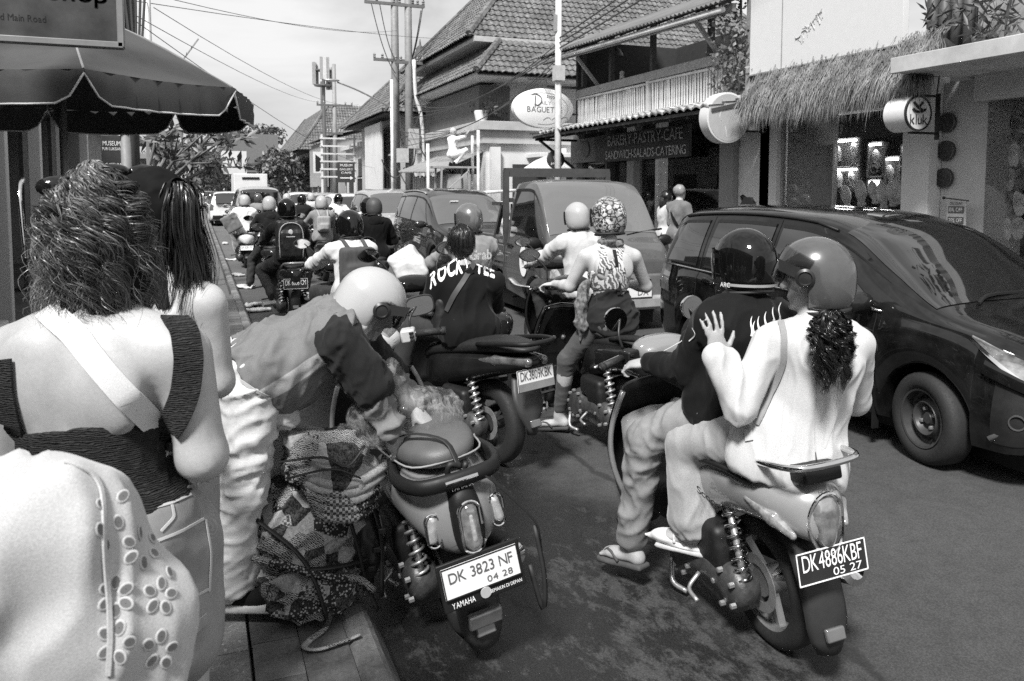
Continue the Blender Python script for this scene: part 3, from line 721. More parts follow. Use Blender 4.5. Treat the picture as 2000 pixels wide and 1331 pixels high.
for i in range(12): MB().bar(PB(7.3, 10.1 + i * .6, 4.5 + .018 * i), PB(9.5, 10.1 + i * .6, 5.4 + .018 * i), .05, .07).build('rafter', WOODD, s)
for px, py in ((1170, 95), (1205, 105)):
    p = AX(px, py, 8.6); o = thing('pendant_lamp', 'dark pendant lamp hanging under the bakery upper roof', 'lamp', p, group='pendant lamps over the balcony')
    auto_smooth(MB().lathe([(.03, .12), (.06, .1), (.13, .0), (.14, -.06)], (0, 0, 0), (0, 0, 1), 16, cap=False).build('shade', M('lamp_shade', .12, .5), o)); MB().tube([(0, 0, .1), (0, 0, .5)], .006, 5).build('cord', BLACKM, o)
MB().tube([PB(7.8, 13.9, 3.91), PB(7.8, 13.9, 4.0)], [.05, .04], 8).ell(PB(7.8, 13.9, 4.02), .05, 8, 6).build('rail_ornament', WOODL, s)
# lamp post / pole in front, oval and round hanging signs
p = thing('white_pole', 'slim white steel pole standing at the bakery kerb', 'pole', (6.9, 14.92, .1)); MB().tube([(0, 0, 0), (0, 0, 6.5)], [.075, .06], 10).build('shaft', M('pole_white', .62, .5, dirt=.3), p, True); MB().box((0, -.02, 4.0), (.2, .18, .3)).build('meter_box', M('box_grey', .4, .6), p)
MB().box((-.03, 0, 5.0), (.12, .1, .34)).build('clamp', STEEL, p)
oc = Vector((6.95, 15.75, 3.48)); o = thing('oval_bakery_sign', 'oval white sign reading Daily Baguette hung on black arms', 'sign', oc)
def oval(m, a, b, y0, y1, n=48):
    return m.loft([[(a * k * math.cos(t), y, b * k * math.sin(t)) for t in np.linspace(0, 2 * math.pi, n, endpoint=False)] for y, k in ((y0, .97), (y0 + .01, 1), (y1, 1))])
auto_smooth(oval(MB(), .70, .42, 0, .14).build('light_box', M('sign_face', .74, .45, var=.03), o))
MB().loft([[(r_ * .6 * math.cos(t) / .6 * 1.0 + 0, -.0035, r_ * .58 * math.sin(t)) for t in np.linspace(-1.1, 2.2, 30)] for r_ in (.555, .57)], cap=False, closed=False).build('swoosh', PRINTG, o)
text('AILY', .26, .075, PRINTG, o, (.04, 0, .115), UX, UZ, .004); text('BAGUETTE', .82, .12, M('print_dark', .08, .5), o, (.02, 0, -.03), UX, UZ, .004)
MB().tube([(-.28, -.005, .28), (-.2, -.005, .3), (-.08, -.005, .24), (-.06, -.005, .14), (-.14, -.005, .06), (-.22, -.005, .08)], .01, 5).tube([(-.2, -.005, .26), (-.21, -.005, .02)], .009, 5).build('initial', M('print_dark', .08), o)
m = MB()
for k_ in range(6): m.ell((.08 + k_ * .05, -.004, .27 - .006 * k_), (.024, .003, .012), 8, 5, (0, .4, 0)); m.ell((.08 + k_ * .05, -.004, .235 - .006 * k_), (.024, .003, .012), 8, 5, (0, -.4, 0))
m.build('wheat_ear', PRINTG, o)
m = MB()
for k_ in range(3): m.tube([(-.02 + k_ * .2, -.005, -.25 + .01 * k_), (.05 + k_ * .2, -.005, -.2 + .01 * k_), (.13 + k_ * .2, -.005, -.2 + .01 * k_), (.16 + k_ * .2, -.005, -.24 + .01 * k_)], .007, 5)
m.tube([(-.15, -.005, -.33), (.1, -.005, -.34), (.4, -.005, -.24)], .006, 5).build('bread_line', PRINTG, o)
MB().bar((.1, .07, .47), (1.0, .07, .47), .05).bar((.6, .07, -.1), (1.0, .07, -.1), .04).bar((1.0, .07, -.5), (1.0, .07, .5), .06).build('bracket', BLACKM, o)
gc = Vector((7.22, 15.7, 2.39)); o = thing('food_delivery_sign', 'small round dark sign reading gofood under the tiled awning', 'sign', gc)
auto_smooth(MB().lathe([(.19, 0), (.2, .005), (.2, .06)], (0, 0, 0), (0, 1, 0), 32).build('disc', M('sign_black', .04, .5), o))
text('gofood', .26, .07, PRINTW, o, (0, 0, -.085), UX, UZ, .004)
auto_smooth(MB().lathe([(.065, -.003), (.001, -.004)], (0, 0, .045), (0, 1, 0), 20).build('plate_mark', PRINTW, o)); MB().box((-.018, -.007, .035), (.012, .003, .07)).box((.018, -.007, .035), (.012, .003, .07)).ell((-.018, -.007, .065), (.014, .003, .018), 8, 5).ell((.018, -.007, .065), (.014, .003, .018), 8, 5).build('cutlery_mark', M('sign_black', .04), o)
MB().bar((0, .03, .2), (0, .03, .42), .02).build('hanger', BLACKM, o)
w = thing('parasol', 'small scalloped white parasol behind the round food sign', 'parasol', (7.9, 17.6, .13)); m = MB()
m.lathe([(.02, 2.45), (.35, 2.3), (.62, 2.12), (.63, 2.03)], (0, 0, 0), (0, 0, 1), 16, cap=False).build('canopy', WHITE, w); MB().tube([(0, 0, 0), (0, 0, 2.5)], .02, 6).build('pole', STEEL, w)
# ================================================================== BUILDINGS FARTHER DOWN THE STREET
def hip(o, L, W, h, inset, name, parent, ridge_cap=True, mat=TILE):
    """hip roof over a rectangle o..o+(W,L) at eave height o.z; four tiled slopes"""
    x, y, z = o; sl_ = math.hypot(inset, h)
    tiles((x, y, z), (1, 0, 0), (0, inset, h), W, sl_, lambda a, b: b * inset / sl_ <= a <= W - b * inset / sl_, name, parent, mat)
    tiles((x, y + L, z), (0, -1, 0), (inset, 0, h), L, sl_, lambda a, b: b * inset / sl_ <= a <= L - b * inset / sl_, name, parent, mat)
    m = MB(); m.loft([[(x + .1, y + .1, z - .06), (x + W - .1, y + .1, z - .06), (x + W - .1, y + L - .1, z - .06), (x + .1, y + L - .1, z - .06)], [(x + inset, y + inset, z + h - .08), (x + W - inset, y + inset, z + h - .08), (x + W - inset, y + L - inset, z + h - .08), (x + inset, y + L - inset, z + h - .08)]])
    m.build('roof_core', M('roof_under', .06, .9), parent)
    if ridge_cap:
        for a, b in (((x, y, z + .05), (x + inset, y + inset, z + h + .05)), ((x + W, y, z + .05), (x + W - inset, y + inset, z + h + .05)), ((x, y + L, z + .05), (x + inset, y + L - inset, z + h + .05))): MB().tube([a, b], .11, 6).build('hip_ridge', mat, parent)
# ---- big tiled-roof building whose corner stands beyond the bakery
s = thing('tiled_roof_building', 'large plastered building with two tiers of clay tile hip roof', 'building', (8, 22.4, 0))
MB().box((4.6, 4.2, 1.7), (9.2, 8.4, 3.4)).box((4.9, 4.5, 4.3), (8.6, 7.6, 1.9)).build('wall', WHITE, s)
MB().box((.5, 3.6, 4.15), (1.0, 6.0, 1.5)).build('balcony_recess', M('recess_grey', .12, .8), s)
MB().box((4.3, 3.7, 3.62), (9.2, 8.0, .26)).box((4.4, 3.8, 3.3), (9.1, 7.9, .4)).build('parapet', M('parapet', .42, .85, dirt=.35, vsc=2), s, bevel=.01)
MB().box((4.2, 3.6, 5.04), (9.4, 8.6, .1)).build('eave_board', WHITE, s)
hip((-.6, -.9, 5.08), 9.4, 11, 1.05, 1.1, 'roof_tiles', s)
MB().box((4.6, 4.4, 6.24), (9.6, 8.0, .16)).build('eave_band', M('fascia_grey', .4, .8), s)
hip((-.35, .5, 6.34), 8.6, 12.6, 4.6, 4.25, 'roof_tiles', s)
fx, fy = -.3, 8.4
MB().lathe([(.18, 0), (.2, .25), (.1, .3), (.22, .5), (.3, .62), (.16, .78), (.2, .86), (.05, 1.0), (.02, 1.25)], (fx + .9, fy + 1.2, 6.6), (0, 0, 1), 10).build('roof_finial', TILE, s, True)
for (x, z0, z1, y) in ((1.4, .2, 2.5, -.02), (3.2, .2, 2.5, -.02)):
    w_ = MB().box((x, y, 1.35), (1.1, .06, 2.3)).build('doorway', M('door_dark', .03, .7), s)
MB().box((2.6, -.5, 2.75), (2.6, 1.1, .12)).build('canopy_slab', WHITE, s, bevel=.01)
for x in (.25, 2.4): MB().box((x, -.05, 1.5), (.3, .3, 3.0)).build('column', WHITE, s)
wn_ = MB().box((-.03, 4.2, 1.5), (.08, 2.0, 1.7)).build('shop_opening', M('door_dark', .03), s)
pts, _ = crown_points((.35, .6, 4.15), (.5, .9, .4), 420, 21, 8); leaves(pts, .06, 'balcony_plants', LEAFP, s, 22, 2.2)
auto_smooth(MB().lathe([(.16, 0), (.22, .3), (.2, .34)], (-.05, .25, 3.75), (0, 0, 1), 12).build('plant_pot', WHITE, s))
# bare sign frame on rod
MB().bar((1.7, -.6, 3.75), (1.7, -.6, 5.0), .03).bar((1.1, -.6, 5.0), (2.6, -.6, 5.05), .04, .12).build('sign_rod', M('rod_grey', .3), s)
# ---- lean-to of corrugated sheet and planks
s = thing('corrugated_lean_to', 'lean-to shed with curled corrugated roof and plank wall', 'shed', (7.3, 24.8, .1))
corrugated((-.75, 2.6, 2.25), (-.75, -2.2, 2.15), (1.2, -2.2, 3.0), (1.2, 2.6, 3.0), 'roof_sheet', s, M('old_sheet2', .32, .6, .3, dirt=.5, vsc=2), .2, .03)
for i in range(16): MB().box((-.35, -1.9 + i * .26, 1.0), (.03, .22, 2.0 + rnd.uniform(0, .25)), (rnd.uniform(-.03, .03), 0, 0)).build('plank', WOODL, s)
MB().box((.3, -2.0, 1.1), (1.3, .04, 2.0)).build('side_board', M('ply', .38, .8, dirt=.4), s)
# ---- bamboo scaffold, painter's stand
s = thing('bamboo_scaffold', 'scaffold of pale bamboo poles with tarpaulin beside the building corner', 'scaffold', (7.35, 21.2, .1))
for (a, b) in (((0, 0, 0), (0, 0, 3.3)), ((.1, .8, 0), (.1, .8, 3.2)), ((1.4, 0, 0), (1.4, 0, 1.5)), ((-1.4, .2, 0), (-1.4, .2, 2.9)), ((-1.6, 0, 1.05), (1.6, 0, 1.3)), ((0, -.1, 1.55), (1.7, .1, 1.65)), ((0, .7, 1.2), (1.7, .7, 1.3)), ((-1.4, .2, 1.1), (.1, .8, 1.2)), ((.2, 0, 1.2), (1.2, .1, .4))): MB().tube([a, b], .045, 7).build('bamboo_pole', BAMBOO, s, True)
t_ = SD(.03, .05).box((.85, .3, .62), (.62, .03, .6), None, .02).mesh('tarp', (.05, .25, (0, 0, 1), 3)); ob('tarpaulin', t_, M('tarp', .16, .6), s)
s = thing('painters_stand', 'rough wooden trestle stand carrying the crouching painter', 'trestle', (6.75, 21.5, .05))
for (a, b) in (((-.45, 0, 0), (-.38, 0, 2.3)), ((.5, 0, 0), (.4, 0, 2.3)), ((-.45, .6, 0), (-.38, .6, 2.3)), ((.5, .6, 0), (.4, .6, 2.3)), ((-.42, 0, 1.2), (.42, 0, 1.25)), ((-.42, 0, 1.5), (.4, 0, 2.2)), ((.42, 0, 1.4), (-.4, 0, .6))): MB().bar(a, b, .07, .04).build('beam', WOODL, s)
for i in range(3): MB().box((0, .08 + i * .24, 2.32), (1.3, .2, .05)).build('plank', WOODL, s)
# ---- cross-armed utility poles with a knot of cables
def utility_pole(x, y, h, r, label, arms, c):
    s = thing('utility_pole', label, 'utility pole', (x, y, .05))
    MB().tube([(0, 0, 0), (0, 0, h)], [r, r * .7], 10).build('shaft', M('pole_%d' % int(c * 100), c, .6, dirt=.3), s, True)
    for z, w_ in arms:
        a = MB().box((0, -.08, z), (w_, .09, .1)).build('crossarm', M('arm_steel', .16, .5, .4), s)
        for k_ in (-.48, -.3, .3, .48): q = MB().lathe([(.03, .05), (.055, .08), (.03, .12), (.055, .16), (.02, .22)], (k_ * w_, -.08, z), (0, 0, 1), 8).build('insulator', M('insul', .12, .3), a); q.matrix_parent_inverse = Matrix()
    return s
u1 = utility_pole(6.8, 28.8, 11.5, .17, 'tall grey utility pole with cross arms next to its twin', ((8.35, 2.2), (6.35, 1.6)), .22)
u2 = utility_pole(7.15, 28.2, 11.5, .16, 'tall grey utility pole carrying a bent white cable duct', ((8.2, 1.1), (6.2, 1.0)), .22)
MB().tube([(.16, -.15, 6.3), (.22, -.15, 5.0), (.45, -.15, 3.9), (.5, -.15, 0)], .07, 8).build('cable_duct', M('duct_white', .6, .5), u2, True)
MB().box((.1, -.22, 3.5), (.34, .3, .7)).box((-.3, -.2, 2.9), (.4, .2, .5)).build('junction_box', M('box_grey', .4), u2)
p = thing('steel_pole', 'bright slim steel pole in front of the twin utility poles', 'pole', (6.55, 28.3, .05)); MB().tube([(0, 0, 0), (0, 0, 5.6)], .06, 8).build('shaft', M('pole_white', .62), p, True)
MB().tube([(0, 0, 4.6), (-1.2, -.3, 5.1), (-2.0, -.5, 5.35)], .03, 6).ell((-2.2, -.55, 5.4), (.28, .1, .05), 10, 6).build('lamp_arm', STEEL, p, True)
utility_pole(7, 43.8, 8.4, .14, 'grey concrete utility pole with one cross arm near the mast', ((6.2, 1.9), (4.7, .8)), .24)
utility_pole(4.0, 118, 10, .2, 'small far utility pole with double cross arms over the trees', ((9.4, 5), (8.2, 4)), .12)
s = thing('telecom_mast', 'telecom mast crowned with white panel antennas', 'mast', (7.2, 49, 0))
MB().tube([(0, 0, 0), (0, 0, 9.6)], [.13, .09], 8).build('shaft', M('mast_grey', .14, .5, .4), s)
for i in range(11):
    a = i * 2.2; MB().box((.55 * math.cos(a), .55 * math.sin(a), 8.4 + .25 * (i % 3)), (.2, .1, 1.3)).build('panel_antenna', M('antenna_%d' % (i % 2), .55 if i % 2 else .3, .5), s)
MB().lathe([(.55, 7.9), (.55, 7.98)], (0, 0, 0), (0, 0, 1), 12).lathe([(.5, 8.8), (.5, 8.86)], (0, 0, 0), (0, 0, 1), 12).build('ring_platform', M('mast_grey', .14), s)
# ---- overhead cables: each run its own thing
def cable(a, b, sag, r, label, name='overhead_cable'):
    a, b = Vector(a), Vector(b); pts = [a.lerp(b, t) - Vector((0, 0, sag * 4 * t * (1 - t))) for t in np.linspace(0, 1, 16)]
    o = MB().tube(pts, r, 5).build(name, M('cable_black', .05, .6)); return tag(o, label, 'cable', 'overhead cables')
LC = 'thin black overhead cable slung across the white sky'
for (px, py, d0, px2, py2, d1, sg) in ((262, 2, 11, 1010, 70, 40, .3), (255, 35, 10, 760, 330, 45, .5), (300, 15, 11, 700, 205, 42, .4), (255, 25, 10, 640, 200, 45, .3), (340, 0, 12, 775, 60, 29, .2), (0, 0, 0, 0, 0, 0, 0))[:5]:
    a = ray(px, py).normalized() * d0 + Vector((0, 0, CAM_H)); b = ray(px2, py2).normalized() * d1 + Vector((0, 0, CAM_H)); cable(a, b, sg, .005, LC)
LB = 'black cable in the bundle sagging from twin poles to white pole'
for k_ in range(7): cable((7.0 + .05 * k_, 28.1, 3.3 + .25 * k_), (6.9, 15.0, 4.1 + .1 * k_), .25 + .16 * (k_ % 4), .011, LB)
for k_ in range(3): cable((6.9, 14.9, 4.6 + .1 * k_), (7.4, 2.0, 6.6 + .3 * k_), .2, .015, 'black cable rising over the bakery roof from white pole')
g2 = np.random.default_rng(9)
for k_ in range(9):
    a = Vector((6.8 + g2.uniform(-.2, .5), 28.1, g2.uniform(2.4, 4.4))); b = a + Vector((g2.uniform(-.9, .7), -.3, g2.uniform(-1.4, .6))); cable(a, b, g2.uniform(.1, .5), .02, 'looped black cable tangled round the twin utility poles', 'cable_loop')
for (x0, z0, x1, z1) in ((5.9, 8.3, 6.75, 5.9), (6.2, 8.3, 6.8, 6.3), (7.7, 8.2, 7.2, 6.2), (7.85, 8.9, 7.3, 6.3)): cable((x0, 28.5, z0), (x1, 28.5, z1), .35, .018, 'loose jumper cable hanging between cross arms of the twin poles', 'cable_loop')
# ---- row of far shop houses on the right
def shop_house(label, x, y0, y1, h, c, roof, over=.8, rh=1.6):
    s = thing('shop_house', label, 'building', (x, y0, 0)); L = y1 - y0; cm = M('facade_%d' % int(c * 100), c, .85, dirt=.35, vsc=1.2)
    MB().box((3, L / 2, h / 2), (6, L, h)).build('wall', cm, s)
    for k_ in range(max(1, int(L / 2.6))):
        yy = 1.2 + k_ * 2.6
        MB().box((-.03, yy, 1.35), (.1, 1.7, 2.2)).build('shop_opening', M('door_dark', .03), s)
        if h > 3.8: q = MB().box((-.03, yy, h - 1.1), (.1, 1.1, 1.0)).build('window', M('win_dark', .05, .3), s); MB().box((-.07, yy, h - 1.65), (.12, 1.3, .07)).build('sill', cm, q).matrix_parent_inverse = Matrix()
    if roof == 'hip': hip((-over, -over, h), L + 2 * over, 6 + 2 * over, rh, min(L, 6) * .42, 'roof_tiles', s)
    elif roof == 'sheet':
        corrugated((-over, L, h + .1), (-over, -.3, h + .1), (4, -.3, h + rh), (4, L, h + rh), 'roof_sheet', s, M('old_sheet', .2), .25, .03)
        MB().bar((-over + .1, 0, 0), (-over + .1, 0, h), .1).build('veranda_post', WOODL, s)
    else: MB().box((2.9, L / 2, h + .12), (6.4, L + .2, .24)).build('parapet', cm, s)
    return s
shop_house('far shop house with deep tiled veranda roof beyond twin poles', 8.0, 33.0, 41.5, 4.9, .4, 'hip', .9, 2.6)
shop_house('low plastered shop house with flat parapet behind the steel pole', 8.3, 42, 48, 4.0, .5, 'flat')
b = shop_house('plank clad shop house beside the heart poster', 7.6, 49.5, 58, 4.8, .3, 'sheet', .4, 1.2)
for i in range(12): MB().box((-.12 + 0, .35 + i * .7, 3.2), (.05, .6, 2.6)).build('plank', WOODL, b)
shop_house('far shop house with wide tiled gable roof and finial', 8, 60, 76, 4.6, .35, 'hip', 1.2, 3.4)
shop_house('distant shop house low behind the traffic', 8, 78, 100, 3.6, .45, 'flat')
s = thing('roof_vent_pipe', 'dark vent pipe rising above the far tiled roof', 'pipe', (9.6, 66, 7.0)); MB().tube([(0, 0, 0), (0, 0, 3.4)], .16, 8).build('tube', M('arm_steel', .16), s)
# white railing/ladder frame and white hoarding
s = thing('white_hoarding', 'blank white hoarding on posts near the dark arrow sign', 'hoarding', (7.5, 36.2, 0)); MB().box((0, 0, 3.2), (.1, 3.4, 2.9)).build('board', WHITE, s)
for y in (-1.6, 1.6): MB().bar((.05, y, 0), (.05, y, 4.7), .12).build('post', STEEL, s)
s = thing('white_ladder_frame', 'white ladder like sign frame standing over the far shops', 'frame', (6.9, 42.5, 0)); 
for x in (-.8, .9): MB().bar((x, 0, 0), (x, 0, 4.6), .1).build('upright', WHITE, s)
for i in range(6): MB().bar((-.9, -.06, 2.4 + i * .4), (1.0, -.06, 2.4 + i * .4), .08).build('rung', WHITE, s)
def board(name, label, px, py, Y, w_, h, mat, post=True, txt=None):
    p = AY(px, py, Y); s = thing(name, label, 'sign', (p.x, p.y, 0)); MB().box((0, 0, p.z), (w_, .08, h)).build('panel', mat, s, bevel=.005)
    if post: MB().tube([(0, .1, 0), (0, .1, p.z + h / 2)], .05, 6).build('post', STEEL, s)
    if txt:
        for i, (tt, ww, hh, dz) in enumerate(txt): text(tt, ww, hh, PRINTW if mat.name in ('sign_black', 'face_dark') else PRINTB, s, (0, -.045, p.z + dz), UX, UZ, .004)
    return s, p
s, p = board('heart_poster', 'poster with a black half heart on white ground', 632, 318, 50, 1.25, 1.3, WHITE)
MB().prism([(-.5, .5), (-.1, .2), (.05, .1), (.3, .35), (.3, .0), (-.3, -.55), (-.5, -.55)], (0, -.046, p.z), (1, 0, 0), (0, 0, 1), (0, .004, 0)).build('heart', PRINTB, s)
s, p = board('arrow_sign', 'dark direction sign with white arrow and lettering on a post', 676, 337, 40, .85, 1.0, M('sign_black', .04), True, (('MUSEUM', .6, .12, .35), ('GALLERY', .65, .1, .15), ('CAFE', .5, .1, -.02)))
MB().box((-.05, -.045, p.z - .28), (.5, .006, .05)).prism([(.2, .09), (.34, 0), (.2, -.09)], (0, -.048, p.z - .28), (1, 0, 0), (0, 0, 1), (0, .004, 0)).build('arrow', PRINTW, s)
board('oval_shop_sign', 'small oval shop sign under the heart poster', 622, 354, 50, 1.0, .6, M('sign_ov', .3, .6))
board('number_sign', 'white square sign with a framed mark on a far pole', 457, 318, 70, 2.0, 1.9, WHITE, True, (('W1', 1.2, .9, 0),))
board('rooftop_hoarding', 'dark hoarding high among the far trees', 472, 296, 92, 3.6, 2.2, M('hoard_dark', .14, .7)); board('brand_hoarding', 'dark twin hoarding beside the far trees', 506, 300, 88, 3.9, 4.0, M('hoard_dark', .14))
for (px, w_, z) in ((485, 3, 2.6), (540, 3.6, 2.8), (430, 2.4, 2.2)):
    pass
# far trees
for i, (lab, px, Y, h, r, mm) in enumerate((('broad dark tree crown behind the far hoardings', 455, 108, 9.5, 6.0, LEAF), ('tall tree beside the far white sign', 500, 100, 9.0, 4.2, LEAFD), ('pale street tree in front of the plank house', 572, 62, 4.8, 2.1, LEAFP), ('low tree at the end of the street', 400, 130, 6.0, 4.0, LEAFP), ('small tree closing the street on the left', 330, 110, 8.0, 5.0, LEAF), ('roadside tree leaning over the left kerb far off', 352, 70, 5.2, 2.6, LEAF), ('palm like tree by the tiled gable house', 545, 82, 5.6, 2.3, LEAFD), ('hazy tree mass filling the end of the road', 425, 165, 9, 8, LEAFP))):
    p = AY(px, 370, Y); tree('street_tree', lab, (p.x, Y, 0), h, r, 2200, .13 + r * .035, mm, 30 + i, .12 + r * .02)
# ================================================================== CARS (local: +Y forward, origin on the ground under the front axle)
def paint(name, c, rough=.12, metal=.0, coat=1.0, dust=.1):
    if name in MATS: return MATS[name]
    t = NT(name); n = t.noise(3.5, 6, .65); col = t.rng(n, .35, .7, c, c + dust * .05)
    t.set('Base Color', col); t.set('Metallic', metal); t.set('Specular IOR Level', .02 if c < .1 else .2); t.set('Roughness', t.rng(n, .3, .75, rough, rough + .18)); t.set('Coat Weight', coat); t.set('Coat Roughness', .03); t.set('Coat IOR', 1.52)
    if 'glass' not in name: t.bump(t.noise(2.2, 2), .012, .05)
    MATS[name] = t.m; return t.m
CARGLASS = paint('car_glass', .006, .015, 0, 1.0, .05); CARGLASS.node_tree.nodes['Principled BSDF'].inputs['Coat IOR'].default_value = 2.2
CHROME = M('chrome', .75, .08, 1.0, var=.05)
LAMPC = M('clear_lamp', .62, .12, .55, var=.45, vsc=28)
LAMPR = M('red_lamp', .10, .08, .0, var=.3, coat=1)
RUBBER = M('tyre_rubber', .016, .75, vsc=40, bump=.2, bsc=150)
PLASTIC = M('black_plastic', .010, .5, spec=.3, bump=.1, bsc=300)
RIMM = M('rim_alloy', .34, .38, .7); RIMD = M('rim_dark', .06, .5, .4)
PLATEW = M('plate_white', .72, .5, var=.05); PLATEB = M('plate_black', .02, .45)
def smooth_interp(y, ys, vs):
    ys, vs = np.array(ys, float), np.array(vs, float)
    if ys[0] > ys[-1]: ys, vs = ys[::-1], vs[::-1]
    i = np.clip(np.searchsorted(ys, y) - 1, 0, len(ys) - 2); t = np.clip((y - ys[i]) / (ys[i + 1] - ys[i]), 0, 1)
    d = np.diff(vs) / np.diff(ys); m = np.zeros(len(ys)); m[1:-1] = np.where(d[1:] * d[:-1] > 0, 2 * d[1:] * d[:-1] / (d[1:] + d[:-1] + 1e-12), 0); m[0], m[-1] = d[0], d[-1]
    h = ys[i + 1] - ys[i]; t2, t3 = t * t, t * t * t
    return (2 * t3 - 3 * t2 + 1) * vs[i] + (t3 - 2 * t2 + t) * h * m[i] + (-2 * t3 + 3 * t2) * vs[i + 1] + (t3 - t2) * h * m[i + 1]
class CarSurf:
    """half sections: s in 0..1 from the sill (0) over flank (.1-.5), side window (.5-.76) and roof (.76-1)"""
    def __init__(s, T, axles=(), ra=.3, zc=.3): s.T, s.axles, s.ra, s.zc, s.G = T, axles, ra, zc, {}
    def par(s, key, y):
        if key not in s.G:
            ys = [k[0] for k in s.T[key]]; g = np.linspace(min(ys), max(ys), 700); s.G[key] = (g, smooth_interp(g, ys, [k[1] for k in s.T[key]]))
        return np.interp(y, *s.G[key])
    def pt(s, y, q, off=0.0):
        y = np.asarray(y, float); q = np.asarray(q, float)
        zb, zl, wl, zr, wr, zt, ws = (s.par(k, y) for k in ('zb', 'zbelt', 'wbelt', 'zre', 'wre', 'ztop', 'wsill'))
        for ya in s.axles:
            e = s.ra ** 2 - (y - ya) ** 2; zb = np.maximum(zb, np.where(e > 0, s.zc + np.sqrt(np.maximum(e, 0)), 0))
        a = np.clip(q / .1, 0, 1); b = np.clip((q - .1) / .4, 0, 1); c = np.clip((q - .5) / .26, 0, 1); d = np.clip((q - .76) / .24, 0, 1)
        x = np.where(q < .1, (ws - .12) + .12 * a, np.where(q < .5, ws + (wl - ws) * b + .04 * np.sin(np.pi * b ** .8) + .016 * np.maximum(0, 1 - np.abs(b - .80) / .13), np.where(q < .76, wl + (wr - wl) * c + .02 * np.sin(np.pi * c), wr * np.cos(d * np.pi / 2) ** .75)))
        z = np.where(q < .1, zb + .03 * a, np.where(q < .5, zb + .03 + (zl - zb - .03) * b, np.where(q < .76, zl + (zr - zl) * c, zr + (zt - zr) * np.sin(d * np.pi / 2) ** .8)))
        return np.stack([x, y + 0 * q, z], -1)
    def nrm(s, y, q):
        e = .004; dy = s.pt(y + e * 5, q) - s.pt(y - e * 5, q); dq = s.pt(y, np.minimum(q + e, 1)) - s.pt(y, np.maximum(q - e, 0)); n = np.cross(dy, dq); 
        n = n / (np.linalg.norm(n, axis=-1)[..., None] + 1e-9); n[np.asarray(n)[..., 0] * 1.0 + n[..., 2] < -.2] *= -1; return n
    def body(s, ys, nq=44):
        q = np.concatenate([np.linspace(0, .1, 4)[:-1], np.linspace(.1, .5, 14)[:-1], np.linspace(.5, .76, 8)[:-1], np.linspace(.76, .999, 11)])
        m = MB(); rings = []
        for y in ys:
            h = s.pt(np.full(len(q), y), q); rings.append(np.concatenate([h, h[::-1] * [-1, 1, 1]]))
        return m.loft(rings)
    def patch(s, y0, y1, q0, q1, off=.006, side=1, ny=10, nq=8, inset=None):
        """surface patch; y0,y1 may be functions of t (0 at q0 .. 1 at q1)"""
        t = np.linspace(0, 1, nq); f0 = y0 if callable(y0) else (lambda k: y0); f1 = y1 if callable(y1) else (lambda k: y1)
        Q0 = q0 if callable(q0) else (lambda k: q0); Q1 = q1 if callable(q1) else (lambda k: q1)
        U = np.linspace(0, 1, ny)
        yy = np.array([[f0(k) + (f1(k) - f0(k)) * u for k in t] for u in U]); qq = np.array([[Q0(u) + (Q1(u) - Q0(u)) * k for k in t] for u in U])
        rows = s.pt(yy, qq) + s.nrm(yy, qq) * off
        if side < 0: rows = rows * [-1, 1, 1]
        elif side == 0: rows = np.concatenate([rows, rows[:, ::-1] * [-1, 1, 1]], 1)
        return rows
    def add(s, m, *a, **k): r = s.patch(*a, **k); m.loft(list(r), cap=False, closed=False); return m
